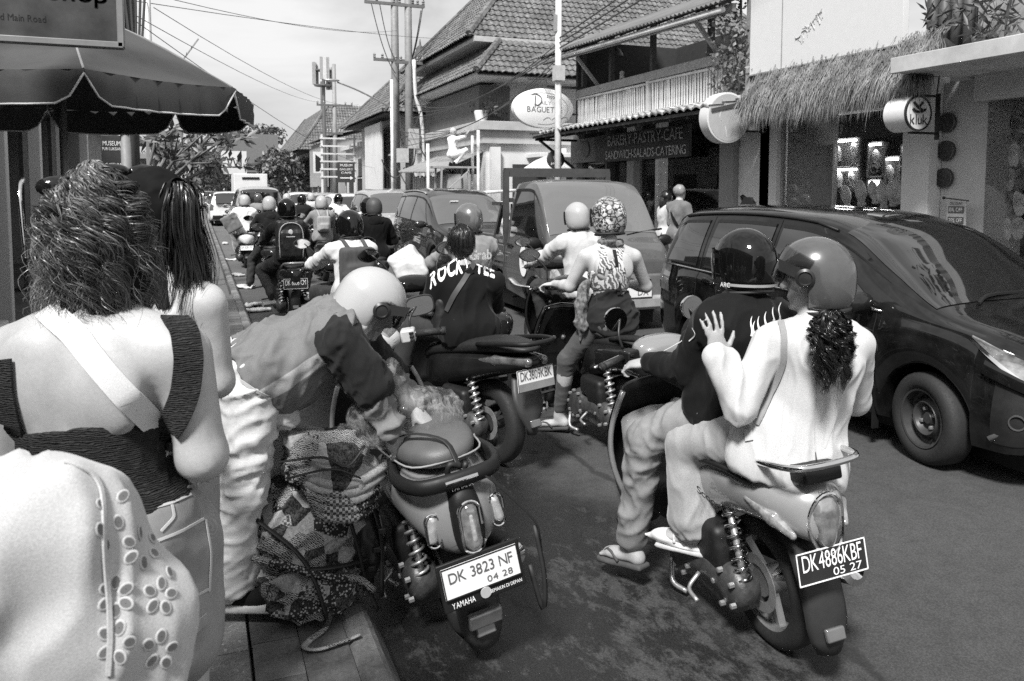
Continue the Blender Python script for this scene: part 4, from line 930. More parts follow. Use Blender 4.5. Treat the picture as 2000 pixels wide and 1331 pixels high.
def wheel(parent, x, y, r, w, rim='steel', side=1, steer=0, n=36, name='wheel'):
    o = bpy.data.objects.new(name, None); link(o, parent); KIDS.setdefault(parent.name, []).append(o); o.location = (x, y, r); o.rotation_euler = (0, 0, steer)
    ax = (side, 0, 0); h = w / 2; rr = r * (.64 if rim != 'bike' else .72)
    auto_smooth(MB().lathe([(rr, -h * .8), (rr * 1.12, -h), (r * .9, -h * .98), (r * .985, -h * .7), (r, -h * .35), (r, h * .35), (r * .985, h * .7), (r * .9, h * .98), (rr * 1.12, h), (rr, h * .8)], (0, 0, 0), ax, n, cap=False).build('tyre', RUBBER, o), 55)
    m = MB()
    if rim == 'steel':
        m.lathe([(rr, h * .8), (rr * .99, h * .9), (rr * .93, h * .86), (rr * .9, h * .2), (rr * .78, h * .1), (rr * .62, h * .35), (rr * .55, h * .62), (rr * .5, h * .55), (rr * .42, h * .2), (rr * .25, h * .15), (rr * .18, h * .4), (.001, h * .42)], (0, 0, 0), ax, n, cap=False)
        auto_smooth(m.build('rim', RIMD, o), 30)
        m = MB()
        for k in range(14): a = k * 2 * math.pi / 14; m.lathe([(.016, 0), (.016, .004), (.001, .004)], (side * h * .28, rr * .7 * math.cos(a), rr * .7 * math.sin(a)), (side, 0, .0), 8)
        m.build('vent_holes', M('hole_black', .004, .9), o)['kind'] = 'stuff'
        m = MB()
        for k in range(4): a = k * math.pi / 2 + .5; m.lathe([(.014, 0), (.012, .02), (.001, .022)], (side * h * .2, rr * .33 * math.cos(a), rr * .33 * math.sin(a)), ax, 6)
        m.build('wheel_nuts', STEEL, o)['kind'] = 'stuff'
    elif rim == 'alloy':
        m.lathe([(rr, h * .8), (rr * .92, h * .9), (rr * .9, h * .5)], (0, 0, 0), ax, n, cap=False)
        for k in range(5):
            a = k * 2 * math.pi / 5; m.bar((side * h * .7, 0, 0), (side * h * .75, rr * .93 * math.cos(a), rr * .93 * math.sin(a)), .075, .03, ax)
        m.lathe([(rr * .22, h * .6), (rr * .2, h * .85), (.001, h * .86)], (0, 0, 0), ax, 14)
        m.build('rim', RIMM, o); MB().lathe([(rr * .88, h * .1), (.001, h * .1)], (0, 0, 0), ax, n).build('brake_disc', RIMD, o)
    else:
        m.lathe([(rr * 1.0, -h * .8), (rr * .93, -h * .5), (rr * .93, h * .5), (rr, h * .8)], (0, 0, 0), ax, n, cap=False)
        for k in range(3):
            a = k * 2 * math.pi / 3 + .4
            for da in (-.16, .16): m.bar((0, .03 * math.cos(a), .03 * math.sin(a)), (0, rr * .97 * math.cos(a + da), rr * .97 * math.sin(a + da)), .022, .03, ax)
        m.lathe([(.055, -h * .9), (.055, h * .9)], (0, 0, 0), ax, 14); auto_smooth(m.build('rim', RIMM if rim == 'bike' else RIMD, o), 30)
        MB().lathe([(rr * .62, h * 1.0), (rr * .62, h * 1.06), (rr * .4, h * 1.06), (rr * .4, h)], (0, 0, 0), ax, 20, cap=False).build('brake_disc', STEEL, o)
    return o
def plate(parent, o, u, up, lines, w=.275, h=.11, dark=False, lab=None, border=True):
    """number plate with raised characters; lines: (text, width share, height share, dx, dy)"""
    o, u, up = Vector(o), Vector(u).normalized(), Vector(up).normalized(); n = u.cross(up)
    q = MB(); q.prism([(-w / 2, -h / 2), (w / 2, -h / 2), (w / 2, h / 2), (-w / 2, h / 2)], o - n * .006, u, up, n * .006)
    p = q.build('number_plate', PLATEB if dark else PLATEW, parent, bevel=.003)
    if border:
        b = MB(); e = .004
        for (x0, y0, x1, y1) in ((-w / 2, -h / 2, w / 2, -h / 2 + e), (-w / 2, h / 2 - e, w / 2, h / 2), (-w / 2, -h / 2, -w / 2 + e, h / 2), (w / 2 - e, -h / 2, w / 2, h / 2)):
            b.prism([(x0, y0), (x1, y0), (x1, y1), (x0, y1)], o, u, up, n * .002)
        b.build('rim_line', PRINTW if dark else PRINTB, p).matrix_parent_inverse = Matrix()
    for (t, ww, hh, dx, dy) in lines: text(t, ww * w, hh * h, PRINTW if dark else M('plate_ink', .09, .5), p, o + u * (dx * w) + up * (dy * h), u, up, .003, gap=.07)
    return p
def car(name, label, loc, rz, T, S, pm, group=None, rim='steel', steer=0, detail=2, body_lab=None):
    """T: section tables, S: shape numbers (front/rear ends, axle, wheel radius, window limits)"""
    r = thing(name, label, S.get('cat', 'car'), loc, rz, group=group); yf, yr, wb, wr_ = S['yf'], S['yr'], S['wb'], S['wr']
    C = CarSurf(T, [y for y in (0, -wb) if yr < y < yf], wr_ * 1.16, wr_ * .95); th = np.linspace(-math.pi / 2, math.pi / 2, 29)
    ys = np.unique(np.round(np.clip(np.concatenate([np.linspace(yr, yf, 60 if detail > 1 else 30), [yr + .02, yr + .05, yf - .02, yf - .05]] + [ya + C.ra * np.sin(th) * .9999 for ya in C.axles] + [[ya - C.ra - .001, ya + C.ra + .001] for ya in C.axles]), yr, yf), 5))
    b = C.body(ys).build('body', pm, r); auto_smooth(b, 42)
    if detail > 1: MB().box((0, -wb / 2, wr_ * .8), (1.1, wb + 1.2, .3)).build('underbody', PLASTIC, r)
    for sd in (1, -1):
        for y in (0, -wb): wheel(r, sd * (S['hw'] - .10), y, wr_, .19, rim, sd, steer if y == 0 else 0)
    q0, q1 = S.get('q0', .53), S.get('q1', .735)
    for sd in (1, -1):
        for i, (a0, a1, b0, b1) in enumerate(S['win']):     # rear edge at sill/top, front edge at sill/top
            C.add(MB(), lambda t, a0=a0, a1=a1: a0 + (a1 - a0) * t, lambda t, b0=b0, b1=b1: b0 + (b1 - b0) * t, q0, q1, .006, sd, 14, 8).build('side_window', CARGLASS, r, True)
            if detail > 1:
                for (u0, u1, v0, v1) in ((0, 1, -.012, 0.0), (0, 1, 1.0, 1.03)):
                    pp = C.patch(lambda t, a0=a0, a1=a1: a0 + (a1 - a0) * t, lambda t, b0=b0, b1=b1: b0 + (b1 - b0) * t, q0 + (q1 - q0) * v0 - .006, q0 + (q1 - q0) * v1 + .002, .009, sd, 14, 3); MB().loft(list(pp), cap=False, closed=False).build('window_trim', PLASTIC, r)
        for y0, qa, qb in S.get('seams', ()):
            C.add(MB(), y0 - .004, y0 + .004, qa, qb, .003, sd, 2, 14).build('door_seam', M('seam_black', .004, .9), r)
        for y0 in S.get('handles', ()):
            h = C.patch(y0 - .1, y0 + .1, .435, .455, .03, sd, 6, 3); MB().loft(list(h), cap=False, closed=False).tube([C.pt(y0 - .1, .445) * [sd, 1, 1], h[2][1], h[3][1], C.pt(y0 + .1, .445) * [sd, 1, 1]], .014, 6).build('door_handle', S.get('hm', pm), r, True)
    w0, w1, wq = S['ws']
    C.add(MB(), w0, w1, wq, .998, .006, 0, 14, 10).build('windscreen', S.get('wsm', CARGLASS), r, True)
    if 'rw' in S: C.add(MB(), S['rw'][0], S['rw'][1], S['rw'][2], .998, .006, 0, 10, 10).build('rear_window', CARGLASS, r, True)
    if 'mir' in S:
        my, mq = S['mir']
        for sd in (1, -1):
            p = C.pt(my, mq) * [sd, 1, 1]; mm = SD(.012, .02).ell(p + np.array([sd * .14, .02, .03]), (.11, .055, .075)).cap(p, .025, p + np.array([sd * .1, .02, 0]), .025).mesh('mirror')
            o = ob('wing_mirror', mm, S.get('mm', pm), r); MB().box(p + np.array([sd * .15, -.036, .03]), (.15, .006, .1)).build('mirror_glass', CHROME, o).matrix_parent_inverse = Matrix()
    for (nm, y0, y1, qa, qb, mt, off) in S.get('patches', ()):
        for sd in (1, -1): C.add(MB(), y0, y1, qa, qb, off, sd, 8, 8).build(nm, mt, r, True)
    return r, C
def tab(sy=1, sz=1, sx=1, yr=-3.36, yf=.74):
    T = dict(
        zb=[(yr, .40), (-3.15, .27), (-2.5, .2), (0, .2), (.55, .2), (yf, .28)],
        zbelt=[(yr, .96), (-3.2, 1.01), (-1.6, .965), (-.3, .93), (.2, .89), (.55, .76), (yf, .62)],
        wbelt=[(yr, .60), (-3.2, .735), (-2.6, .80), (-1, .815), (0, .80), (.4, .735), (.62, .60), (yf, .44)],
        wsill=[(yr, .60), (-3.2, .74), (-2.5, .80), (-1, .805), (.1, .805), (.5, .76), (.66, .66), (yf, .5)],
        ztop=[(yr, 1.04), (-3.28, 1.33), (-3.1, 1.53), (-2.9, 1.58), (-2, 1.615), (-1.3, 1.585), (-.85, 1.49), (-.4, 1.25), (.05, 1.005), (.4, .91), (.62, .80), (yf, .65)],
        zre=[(yr, 1.0), (-3.28, 1.24), (-3.1, 1.43), (-2.9, 1.48), (-2, 1.51), (-1.3, 1.485), (-.85, 1.39), (-.4, 1.165), (.05, .955), (.4, .865), (.62, .77), (yf, .63)],
        wre=[(yr, .5), (-3.2, .585), (-2.9, .605), (-2, .615), (-1.3, .62), (-.85, .64), (-.4, .69), (.05, .73), (.4, .68), (.62, .54), (yf, .38)])
    sc = dict(zb=sz, zbelt=sz, ztop=sz, zre=sz, wbelt=sx, wsill=sx, wre=sx)
    return {k: [(y * sy, v * sc[k]) for y, v in vv] for k, vv in T.items()}
def shape(sy=1, sx=1, wr=.3, **k):
    S = dict(yf=.74 * sy, yr=-3.36 * sy, wb=2.525 * sy, wr=wr, hw=.815 * sx, win=[(-3.12 * sy, -2.95 * sy, -2.56 * sy, -2.56 * sy), (-2.45 * sy, -2.42 * sy, -1.62 * sy, -1.62 * sy), (-1.53 * sy, -1.53 * sy, -.34 * sy, -.98 * sy)],
             ws=(-.86 * sy, .0, .80), rw=(-3.33 * sy, -3.08 * sy, .80), mir=(-.42 * sy, .53), seams=((-1.575 * sy, .1, .76), (-.38 * sy, .1, .5), (-2.5 * sy, .2, .76)), handles=(-1.4 * sy, -2.3 * sy))
    S.update(k); return S
# ---- black people carrier in the right lane, coming towards the camera
BLACKP = paint('black_paint', .003, .05, 0, 1.0, .25)
rz = R(180 - 1.0); fw = Vector((4.23, 3.66, 0)); root = fw - Matrix.Rotation(rz, 3, 'Z') @ Vector((.81, 0, 0))
r, C = car('people_carrier', 'glossy black people carrier with steel wheels and roof aerial', root, rz, tab(), shape(wr=.295, patches=[
    ('headlight', .30, .69, lambda u: .50 - .10 * u, lambda u: .60 - .06 * u, M('headlamp', .3, .08, .5, var=.7, vsc=18, coat=1), .008), ('headlight_rim', .29, .70, lambda u: .485 - .10 * u, lambda u: .50 - .10 * u, CHROME, .010),
    ('bumper_grille', .46, .71, .14, lambda u: .40 - .05 * u, PLASTIC, .006), ('bumper_flash', .40, .72, lambda u: .40 - .03 * u, lambda u: .445 - .03 * u, BLACKP, .03), ('tail_lamp', -3.34, -3.0, .36, .5, LAMPR, .012)]), BLACKP, steer=R(-10))
MB().loft([[(sd * .0, y, z) for sd, y, z in ((0, -2.95, 1.6), (0, -2.82, 1.62), (0, -2.72, 1.62))] , [(.012, -2.98, 1.68), (.012, -2.93, 1.7), (.012, -2.84, 1.66)], [(-.012, -2.98, 1.68), (-.012, -2.93, 1.7), (-.012, -2.84, 1.66)]], cap=False).build('shark_fin', BLACKP, r)
auto_smooth(MB().box((-.0, -2.86, 1.635), (.05, .2, .075), (0, 0, 0), .5).build('roof_aerial', PLASTIC, r))
for sd in (.35, -.25):
    a = C.pt(.02, .9) * [1, 1, 1]; MB().tube([(sd + .05, .04, 1.02), (sd - .12, -.02, 1.06), (sd - .5, -.06, 1.06)], .012, 5).build('wiper', PLASTIC, r)
for sd in (1, -1):
    p = C.pt(.58, .25) * [sd, 1, 1]; auto_smooth(MB().lathe([(.045, 0), (.045, .015), (.038, .015), (.035, .0), (.001, 0)], p + np.array([0, .0, 0]), (sd * .8, .55, 0), 18).build('fog_lamp', M('fog', .06, .2), r))
    MB().tube([C.pt(.46, .15) * [sd, 1, 1] + [sd * .012, 0, 0], C.pt(.69, .36) * [sd, 1, 1] + [sd * .01, 0.01, 0]], .02, 6).build('bumper_blade', M('bumper_grey', .12, .45), r, True)
    MB().box((sd * .80, -.38, .30), (.05, .015, .34)).build('mud_flap', PLASTIC, r)
    MB().tube([C.pt(y, .11) * [sd, 1, 1] for y in np.linspace(-2.1, -.45, 8)], .012, 5).build('sill_highlight_strip', CHROME if sd > 0 else PLASTIC, r)  # near-side chrome stands in for the highlight along the sill
    MB().tube([C.pt(y, .507) * [sd, 1, 1] + [sd * .006, 0, 0] for y in np.linspace(-3.1, -.34, 12)], .009, 5).build('belt_trim', CHROME, r, True)
    MB().tube([C.pt(y, .775) * [sd, 1, 1] + [0, 0, .01] for y in np.linspace(-3.0, -.95, 10)], .014, 5).build('roof_rail', PLASTIC, r, True)
# ---- oncoming cars behind
T2 = tab(1.08, 1.1, 1.04)
SKYSCREEN = paint('screen_sky_tone', .09, .03)  # paler base stands in for reflected sky and the cabin behind the glass
DKP = paint('graphite_paint', .025, .12, .3); SVP = paint('silver_paint', .42, .16, .4); WHP = paint('white_paint', .75, .14)
lampset = [('headlight', .40, .72, .42, .58, LAMPC, .01), ('bumper_grille', .5, .74, .14, .3, PLASTIC, .006)]
def oncoming(label, x0, yfront, T, S, pm): return car('oncoming_car', label, (x0 + S['hw'], yfront + S['yf'], 0), R(180), T, S, pm, rim='alloy', group='oncoming cars in the right lane')
lamps2 = [('headlight', .45, .79, .42, .56, LAMPC, .01), ('bumper_grille', .5, .8, .14, .28, PLASTIC, .006)]
q, C2 = oncoming('graphite sport utility car queued behind the pickup truck', 4.02, 13.35, T2, shape(1.08, 1.04, .33, patches=lamps2, wsm=SKYSCREEN), DKP)
MB().box((.25, -.62, 1.5), (.16, .01, .07), (-.9, 0, 0)).build('windscreen_sticker', PRINTW, q)
MB().box((0, .82, .62), (1.0, .05, .16)).build('grille', CHROME, q); MB().box((0, .83, .42), (.5, .03, .11)).build('number_plate', PLATEW, q)
for k in (1, -1): MB().tube([C2.pt(y, .79) * [k, 1, 1] + [0, 0, .03] for y in np.linspace(-3.1, -1.2, 8)], .018, 5).build('roof_rail', STEEL, q, True)
oncoming('silver people carrier waiting behind the graphite car', 4.2, 20.0, T2, shape(1.08, 1.04, .32, patches=lamps2, wsm=SKYSCREEN), SVP)
oncoming('white hatchback in the oncoming queue behind silver carrier', 4.25, 26.8, tab(), shape(wr=.3, patches=lampset), WHP)
oncoming('pale saloon at the far end of the oncoming queue', 4.3, 33.0, tab(), shape(wr=.3, patches=lampset), SVP)
oncoming('small white car far back in the oncoming lane', 4.3, 41, tab(), shape(wr=.3, patches=lampset), WHP)
# ---- traffic going away
def leaving(label, xc, yrear, T, S, pm):
    r, C = car('leaving_car', label, (xc, yrear - S['yr'], 0), 0, T, S, pm, rim='alloy', group='cars driving away in the left lane')
    MB().box((0, S['yr'] - .02, .62 if S['hw'] < .9 else .7), (.45, .03, .12)).build('number_plate', PLATEW, r); MB().box((0, S['yr'] + .04, .42), (1.35, .14, .2)).build('rear_bumper', PLASTIC, r, bevel=.03)
    return r, C
tl = [('tail_lamp', -3.36, -3.16, .34, .52, LAMPR, .012)]
tl2 = [('tail_lamp', -3.36 * 1.1, -3.14 * 1.1, .34, .56, LAMPR, .012)]
rw2 = tab(1.1, 1.14, 1.06)
for k, add_ in (('ztop', .0), ('zre', .0)): pass
rw2['ztop'][0] = (-3.36 * 1.1, 1.42); rw2['zre'][0] = (-3.36 * 1.1, 1.3); rw2['zbelt'][0] = (-3.36 * 1.1, 1.1); rw2['wbelt'][0] = (-3.36 * 1.1, .72); rw2['wre'][0] = (-3.36 * 1.1, .6)
r, C = leaving('pale van like sport utility car seen from behind amid scooters', 1.96, 28.0, rw2, shape(1.1, 1.06, .34, patches=tl2), M('van_paint', .4, .3, .3, coat=.6))
MB().box((0, -3.36 * 1.1 - .01, 1.42), (1.15, .04, .5)).build('rear_screen', CARGLASS, r, bevel=.02)
r, C = leaving('small white sport utility car driving away along the left kerb', 1.32, 40.0, tab(.95, 1.02, 1.0), shape(.95, 1.0, .32, patches=[('tail_lamp', -3.19, -3.0, .34, .52, LAMPR, .012)]), WHP)
MB().box((0, -3.36 * .95 + .01, 1.22), (1.05, .12, .34), (-.5, 0, 0)).build('rear_screen', CARGLASS, r)
s = thing('box_truck', 'white box truck ahead of the van in the left lane', 'truck', (2.75, 46, 0))
MB().box((0, 1.8, 1.75), (1.75, 3.6, 1.7)).build('cargo_box', WHITE, s, bevel=.03); MB().box((0, -.02, 2.35), (.9, .03, .12)).build('roof_vent', PLASTIC, s); MB().box((0, 1.8, .7), (1.5, 3.8, .3)).build('chassis', PLASTIC, s); MB().box((0, 4.4, 1.2), (1.65, 1.4, 1.5)).build('cab', WHP, s, bevel=.08)
for sd in (1, -1):
    for y in (.8, 4.3): wheel(s, sd * .7, y, .35, .2, 'steel', sd)
for i, (x, y, h, lab) in enumerate(((1.4, 62, 1.5, 'far dark car roof beyond the white box truck'), (3.0, 70, 1.6, 'far pale car in the distant queue'), (1.0, 75, 1.5, 'tiny car near the end of the left lane'))): 
    leaving(lab, x, y, tab(), shape(wr=.3, patches=tl), (DKP, WHP, SVP)[i])
# ---- pickup truck
GREYP = paint('grey_truck_paint', .095, .16, .2, 1.0, .3)
yr, yf = -.98, .66
TT = dict(zb=[(yr, .36), (-.2, .3), (.4, .28), (yf, .3)], zbelt=[(yr, 1.1), (-.3, 1.08), (.2, 1.04), (.45, .98), (yf, .78)], wbelt=[(yr, .78), (-.2, .79), (.3, .785), (.5, .77), (yf, .73)], wsill=[(yr, .8), (.2, .81), (.5, .79), (yf, .72)],
          ztop=[(yr, 1.80), (-.85, 1.86), (-.4, 1.87), (-.2, 1.84), (.02, 1.67), (.22, 1.39), (.36, 1.18), (.55, 1.05), (yf, .86)], zre=[(yr, 1.74), (-.85, 1.81), (-.4, 1.82), (-.2, 1.79), (.02, 1.62), (.22, 1.35), (.36, 1.14), (.55, 1.02), (yf, .845)], wre=[(yr, .67), (-.4, .69), (-.2, .70), (.0, .72), (.22, .745), (.38, .76), (.55, .74), (yf, .69)])
r, C = car('pickup_truck', 'grey pickup truck with stake rack and white door roundel', (4.72, 9.15, 0), R(180), TT, dict(yf=yf, yr=yr, wb=2.65, wr=.3, hw=.80, q0=.53, q1=.73, cat='truck', win=[(-.88, -.86, .14, -.22)], ws=(-.24, .33, .79), wsm=paint('sky_toned_screen', .12, .03), mir=(.22, .52), mm=PLASTIC, seams=((-.93, .1, .76), (.25, .1, .5)), handles=(-.8,), hm=PLASTIC,  # windscreen base colour paled to imitate the sky reflected in it
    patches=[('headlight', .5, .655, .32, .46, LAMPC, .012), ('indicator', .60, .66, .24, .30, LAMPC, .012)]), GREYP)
MB().box((0, yf + .0, .56), (1.36, .06, .3)).build('front_panel', M('truck_trim', .12, .5), r, bevel=.03)
for k in range(3): MB().box((0, yf + .04, .66 - k * .055), (.9, .02, .02)).build('grille_slat', CHROME if k == 0 else PLASTIC, r)
MB().box((0, yf + .03, .36), (1.5, .14, .17)).build('front_bumper', M('bumper_pale', .3, .45), r, bevel=.04)
plate(r, (-.22, yf + .11, .50), (-1, 0, 0), (0, 0, 1), (('DA', .35, .6, .2, 0),), .42, .13)
for sd in (.3, -.3): MB().tube([(sd, .36, 1.17), (sd - .25, .32, 1.21), (sd - .55, .3, 1.24)], .014, 5).build('wiper', PLASTIC, r)
p = C.pt(-.28, .32); MB().loft([[(p[0] + .012, p[1] + .125 * math.cos(a) * k, p[2] + .2 * math.sin(a) * k) for a in np.linspace(0, 2 * math.pi, 28, endpoint=False)] for k in (1, .5, .02)], cap=False).build('door_roundel', PRINTW, r)
text('W', .09, .1, PRINTB, r, (p[0] + .014, p[1], p[2]), (0, 1, 0), UZ, .003)
p = C.pt(-.4, .17); MB().tube([(p[0] + .01, -.05, .52), (p[0] + .015, -.5, .5), (p[0] + .01, -.75, .56)], .03, 6, flat=.3).build('side_indicator', LAMPC, r, True)
for k in range(5): MB().box((0, -.95 + k * .16, 1.868 - .002 * (k - 2) ** 2), (.85, .06, .02)).build('roof_rib', GREYP, r, bevel=.01)
bed = MB().box((0, -2.35, .72), (1.6, 2.6, .08)).box((0, -2.35, .5), (.7, 3.2, .2)).build('load_bed', GREYP, r)
for sd in (1, -1):
    for k in range(3): MB().box((sd * .8, -2.35, .80 + k * .13), (.04, 2.6, .11)).build('side_board', GREYP, r, bevel=.01)
    MB().bar((sd * .78, -1.06, .55), (sd * .78, -1.06, 2.0), .07).build('rack_post', M('rack_steel', .07, .5, .3), r)
    MB().bar((sd * .8, -1.5, .95), (sd * .8, -1.12, 1.55), .05).build('rack_brace', M('rack_steel', .07), r); MB().bar((sd * .8, -1.12, 1.55), (sd * .8, -1.5, 1.55), .05).build('rack_rail', M('rack_steel', .07), r)
MB().box((0, -1.06, 1.98), (1.62, .05, .12)).build('rack_header', M('rack_steel', .07), r)
for z in (1.3, 1.6): MB().box((0, -1.06, z), (1.5, .04, .06)).build('rack_bar', M('rack_steel', .07), r)
MB().box((.0, yr + .02, 1.45), (1.2, .02, .45)).build('rear_screen', CARGLASS, r)
# ================================================================== LEFT SIDE: shop fronts, umbrella, signs, tree
s = thing('left_shop_row', 'dark open shop front with pale posts behind the umbrella', 'building', (-2.2, 6, 0))
MB().box((-2.4, 2, 2.2), (.2, 26, 4.4)).box((-1.2, -11, 2.2), (2.4, .2, 4.4)).build('back_wall', M('left_dark', .02, .9), s)
MB().box((-1.1, 2, 3.7), (2.6, 26, .9)).build('upper_wall', M('left_upper', .12, .8, dirt=.4), s)
for y in (-3, -1, 1.6, 2.5, 3.6, 5.2, 7.5, 10, 13): MB().box((0, y, 1.65), (.16, .16, 3.2)).build('post', WHITE if y != 2.5 else GREYW, s, bevel=.01)
for y in (2.05, 3.1, 4.4, 6.4, 8.8, 11.5): MB().box((-.35, y, 1.6), (.06, .7, 3.0)).build('shutter_panel', M('shutter', .06, .7, vsc=14, var=.5), s)
MB().box((.02, 3, 3.1), (.2, 12, .2)).build('beam', GREYW, s)
for (lab, y0, y1, h, c) in (('plain left side shop wall beyond the museum signs', 20, 34, 3.4, .3), ('low left side building far down the street', 36, 60, 3.0, .4)):
    s = thing('left_building', lab, 'building', (-2.4, y0, 0)); MB().box((-3, (y1 - y0) / 2, h / 2), (6, y1 - y0, h)).build('wall', M('facade_%d' % int(c * 100), c, .85, dirt=.35, vsc=1.2), s); MB().box((-2.8, (y1 - y0) / 2, h + .1), (6.8, y1 - y0 + .4, .2)).build('roof_slab', GREYW, s)
    for k in range(4): MB().box((.0, 2 + k * 3, 1.3), (.08, 1.6, 2.1)).build('shop_opening', M('door_dark', .03), s)
# market umbrella with scalloped, piped valance
def umbrella(px, Y, rad, zr, zt, label, c, name='market_umbrella', n=8, turn=0):
    b = AY(px, 370, Y); s = thing(name, label, 'umbrella', (b.x, Y, .15)); zr -= .15; zt -= .15
    def cano(t, u):   # t radius share, u angle
        k = (u * n / (2 * math.pi)) % 1; sagc = 1 - .045 * t * math.sin(math.pi * k); r_ = rad * t * sagc
        return (r_ * math.cos(u + turn), r_ * math.sin(u + turn), zt + (zr - zt) * t ** 1.25 - .02 * t * math.sin(math.pi * k))
    U = np.linspace(0, 2 * math.pi, n * 10, endpoint=False)
    MB().loft([[cano(t, u) for u in U] for t in (.02, .2, .4, .6, .8, .92, 1)], cap=False).build('canopy', c, s, True)
    for k in range(n):
        a0 = k * 2 * math.pi / n; rows = []; edge = []
        for u in np.linspace(0, 1, 15):
            x, y, z = cano(1, a0 + u * 2 * math.pi / n); d = .15 * min(1, min(u, 1 - u) / .12) ** .55 + .02; o_ = 1 + .012 * math.sin(u * 40)
            rows.append([(x * o_, y * o_, z), (x * 1.015 * o_, y * 1.015 * o_, z - d * .5), (x * 1.01 * o_, y * 1.01 * o_, z - d)]); edge.append(rows[-1][2])
        MB().loft(rows, cap=False, closed=False).build('valance', c, s, True)
        MB().tube(edge, .006, 5).build('piping', WHITE, s, True)
        MB().tube([cano(.03, a0), cano(.5, a0), cano(1, a0)], .008, 5).build('rib', STEEL, s)
    MB().tube([(0, 0, 0), (0, 0, zt + .05)], .024, 8).build('pole', M('umb_pole', .25, .4, .4), s, True)
    auto_smooth(MB().lathe([(.25, 0), (.25, .08), (.06, .1), (.05, .3)], (0, 0, 0), (0, 0, 1), 20).build('base', M('concrete_base', .3, .9), s)); return s
UMB = M('umbrella_cloth', .055, .8, vsc=5, var=.12, bump=.15, bsc=200)
umbrella(128, 5.75, 1.17, 2.36, 2.9, 'large dark market umbrella with scalloped edge and white piping', UMB, turn=.22)
# arch top of an awning behind the umbrella, TV aerial
p = AY(388, 95, 13); s = thing('roof_aerial', 'spindly roof aerial against the sky above umbrella', 'aerial', (p.x - .4, 13, 0))
MB().tube([(0, 0, 0), (0, 0, 3.55)], .015, 5).tube([(-.15, 0, 3.2), (.4, 0, 4.0)], .012, 5).build('mast', STEEL, s)
for k in range(6): MB().bar((-.05 + k * .07, -.15, 3.36 + k * .1), (-.05 + k * .07, .15, 3.36 + k * .1), .01).build('element', STEEL, s)
# sign board above
p = AY(112, 30, 4.2); s = thing('coffee_shop_sign', 'dark hanging board lettered Shop and Ubud Main Road', 'sign', (p.x - .1, 4.2, 2.7))
MB().box((0, 0, 0), (.72, .05, .56)).build('board', M('board_print', .035, .6, vsc=5, var=1.0), s, bevel=.006)
for (c0, c1) in (((0, -.0, -.28), (.74, .06, .03)), ((.36, 0, 0), (.03, .06, .58)), ((-.36, 0, 0), (.03, .06, .58)), ((0, 0, .28), (.74, .06, .03))): MB().box(c0, c1).build('frame_bar', M('frame_grey', .2, .5), s, bevel=.004)
text('Ubud Main Road', .235, .03, M('sign_ink', .002, .5), s, (-.06, -.0255, -.185), UX, UZ, .0008); text('Coffee Shop', .66, .1, M('sign_ink', .002), s, (-.02, -.0255, -.07), UX, UZ, .0008, fat=.02)
MB().bar((-.3, .0, .28), (-.3, .0, 1.2), .04).bar((.3, 0, .28), (.3, 0, 1.2), .04).build('hanger', BLACKM, s)
bm = MB().bar((-4.2, 4.2, 3.9), (.1, 4.2, 3.9), .08).build('sign_beam', BLACKM); tag(bm, 'black beam carrying the hanging coffee shop board', 'beam')
# pole with tangled cables
p = AY(252, 60, 8.5); s = thing('cable_pole', 'dark pole wrapped in hanging cables behind the shop board', 'utility pole', (p.x, 8.5, .1)); MB().tube([(0, 0, 0), (0, 0, 6)], .06, 8).build('shaft', M('pole_dark', .07, .7), s, True)
for k in range(6): MB().tube([(-.05 + .03 * k, -.06, 4.4), (-.08 + .05 * k, -.08, 3.6 + .05 * k), (.02 * k, -.05, 2.9)], .012, 5).build('cable', M('cable_black', .03), s)
MB().box((-.12, 0, 3.25), (.14, .1, .5)).build('cable_box', M('box_grey', .4), s)
p = AY(290, 60, 11); s = thing('thin_white_pole', 'thin pale pole rising behind the dark umbrella', 'pole', (p.x, 11, .1)); MB().tube([(0, 0, 0), (0, 0, 6)], .035, 8).build('shaft', M('pole_white', .62), s, True)
# museum sign and other street signs
def board2(name, label, px, py, Y, w_, h, mat, txts=(), pole=True):
    p = AY(px, py, Y); s = thing(name, label, 'sign', (p.x, Y, .1)); MB().box((0, 0, p.z - .1), (w_, .04, h)).build('panel', mat, s, bevel=.004)
    if pole: MB().tube([(w_ * .42, .06, 0), (w_ * .42, .06, p.z + h / 2)], .035, 8).build('post', STEEL, s, True)
    for (tt, ww, hh, dz, mm) in txts: text(tt, ww, hh, mm, s, (0, -.022, p.z - .1 + dz), UX, UZ, .003)
    return s, p
board2('museum_sign', 'black museum direction sign with white lettering', 219, 300, 9, .19, .36, M('sign_black', .04), (('MUSEUM', .16, .045, .1, PRINTW), ('PURI LUKISAN', .17, .03, .045, PRINTW), ('MUSEUM', .16, .045, -.12, PRINTW)))
board2('cafe_poster', 'grey poster board under the frangipani branches', 315, 318, 11, .34, .5, M('poster_grey', .22, .6))
board2('white_poster', 'pale framed poster beside the round black sign', 352, 335, 15, .3, .42, M('poster_pale', .5, .6))
p = AY(353, 310, 16); s = thing('round_black_sign', 'round black and white sign on a dark pole by the pavement', 'sign', (p.x, 16, .1)); auto_smooth(MB().lathe([(.17, 0), (.19, .01), (.19, .05)], (0, 0, p.z - .1), (0, 1, 0), 28).build('disc', M('sign_black', .04), s)); MB().lathe([(.15, -.004), (.13, -.004)], (0, 0, p.z - .1), (0, 1, 0), 28, cap=False).build('ring', PRINTW, s); MB().tube([(-.1, -.006, p.z - .14), (0, -.006, p.z - .04), (.1, -.006, p.z - .1)], .025, 5).build('mark', PRINTW, s)
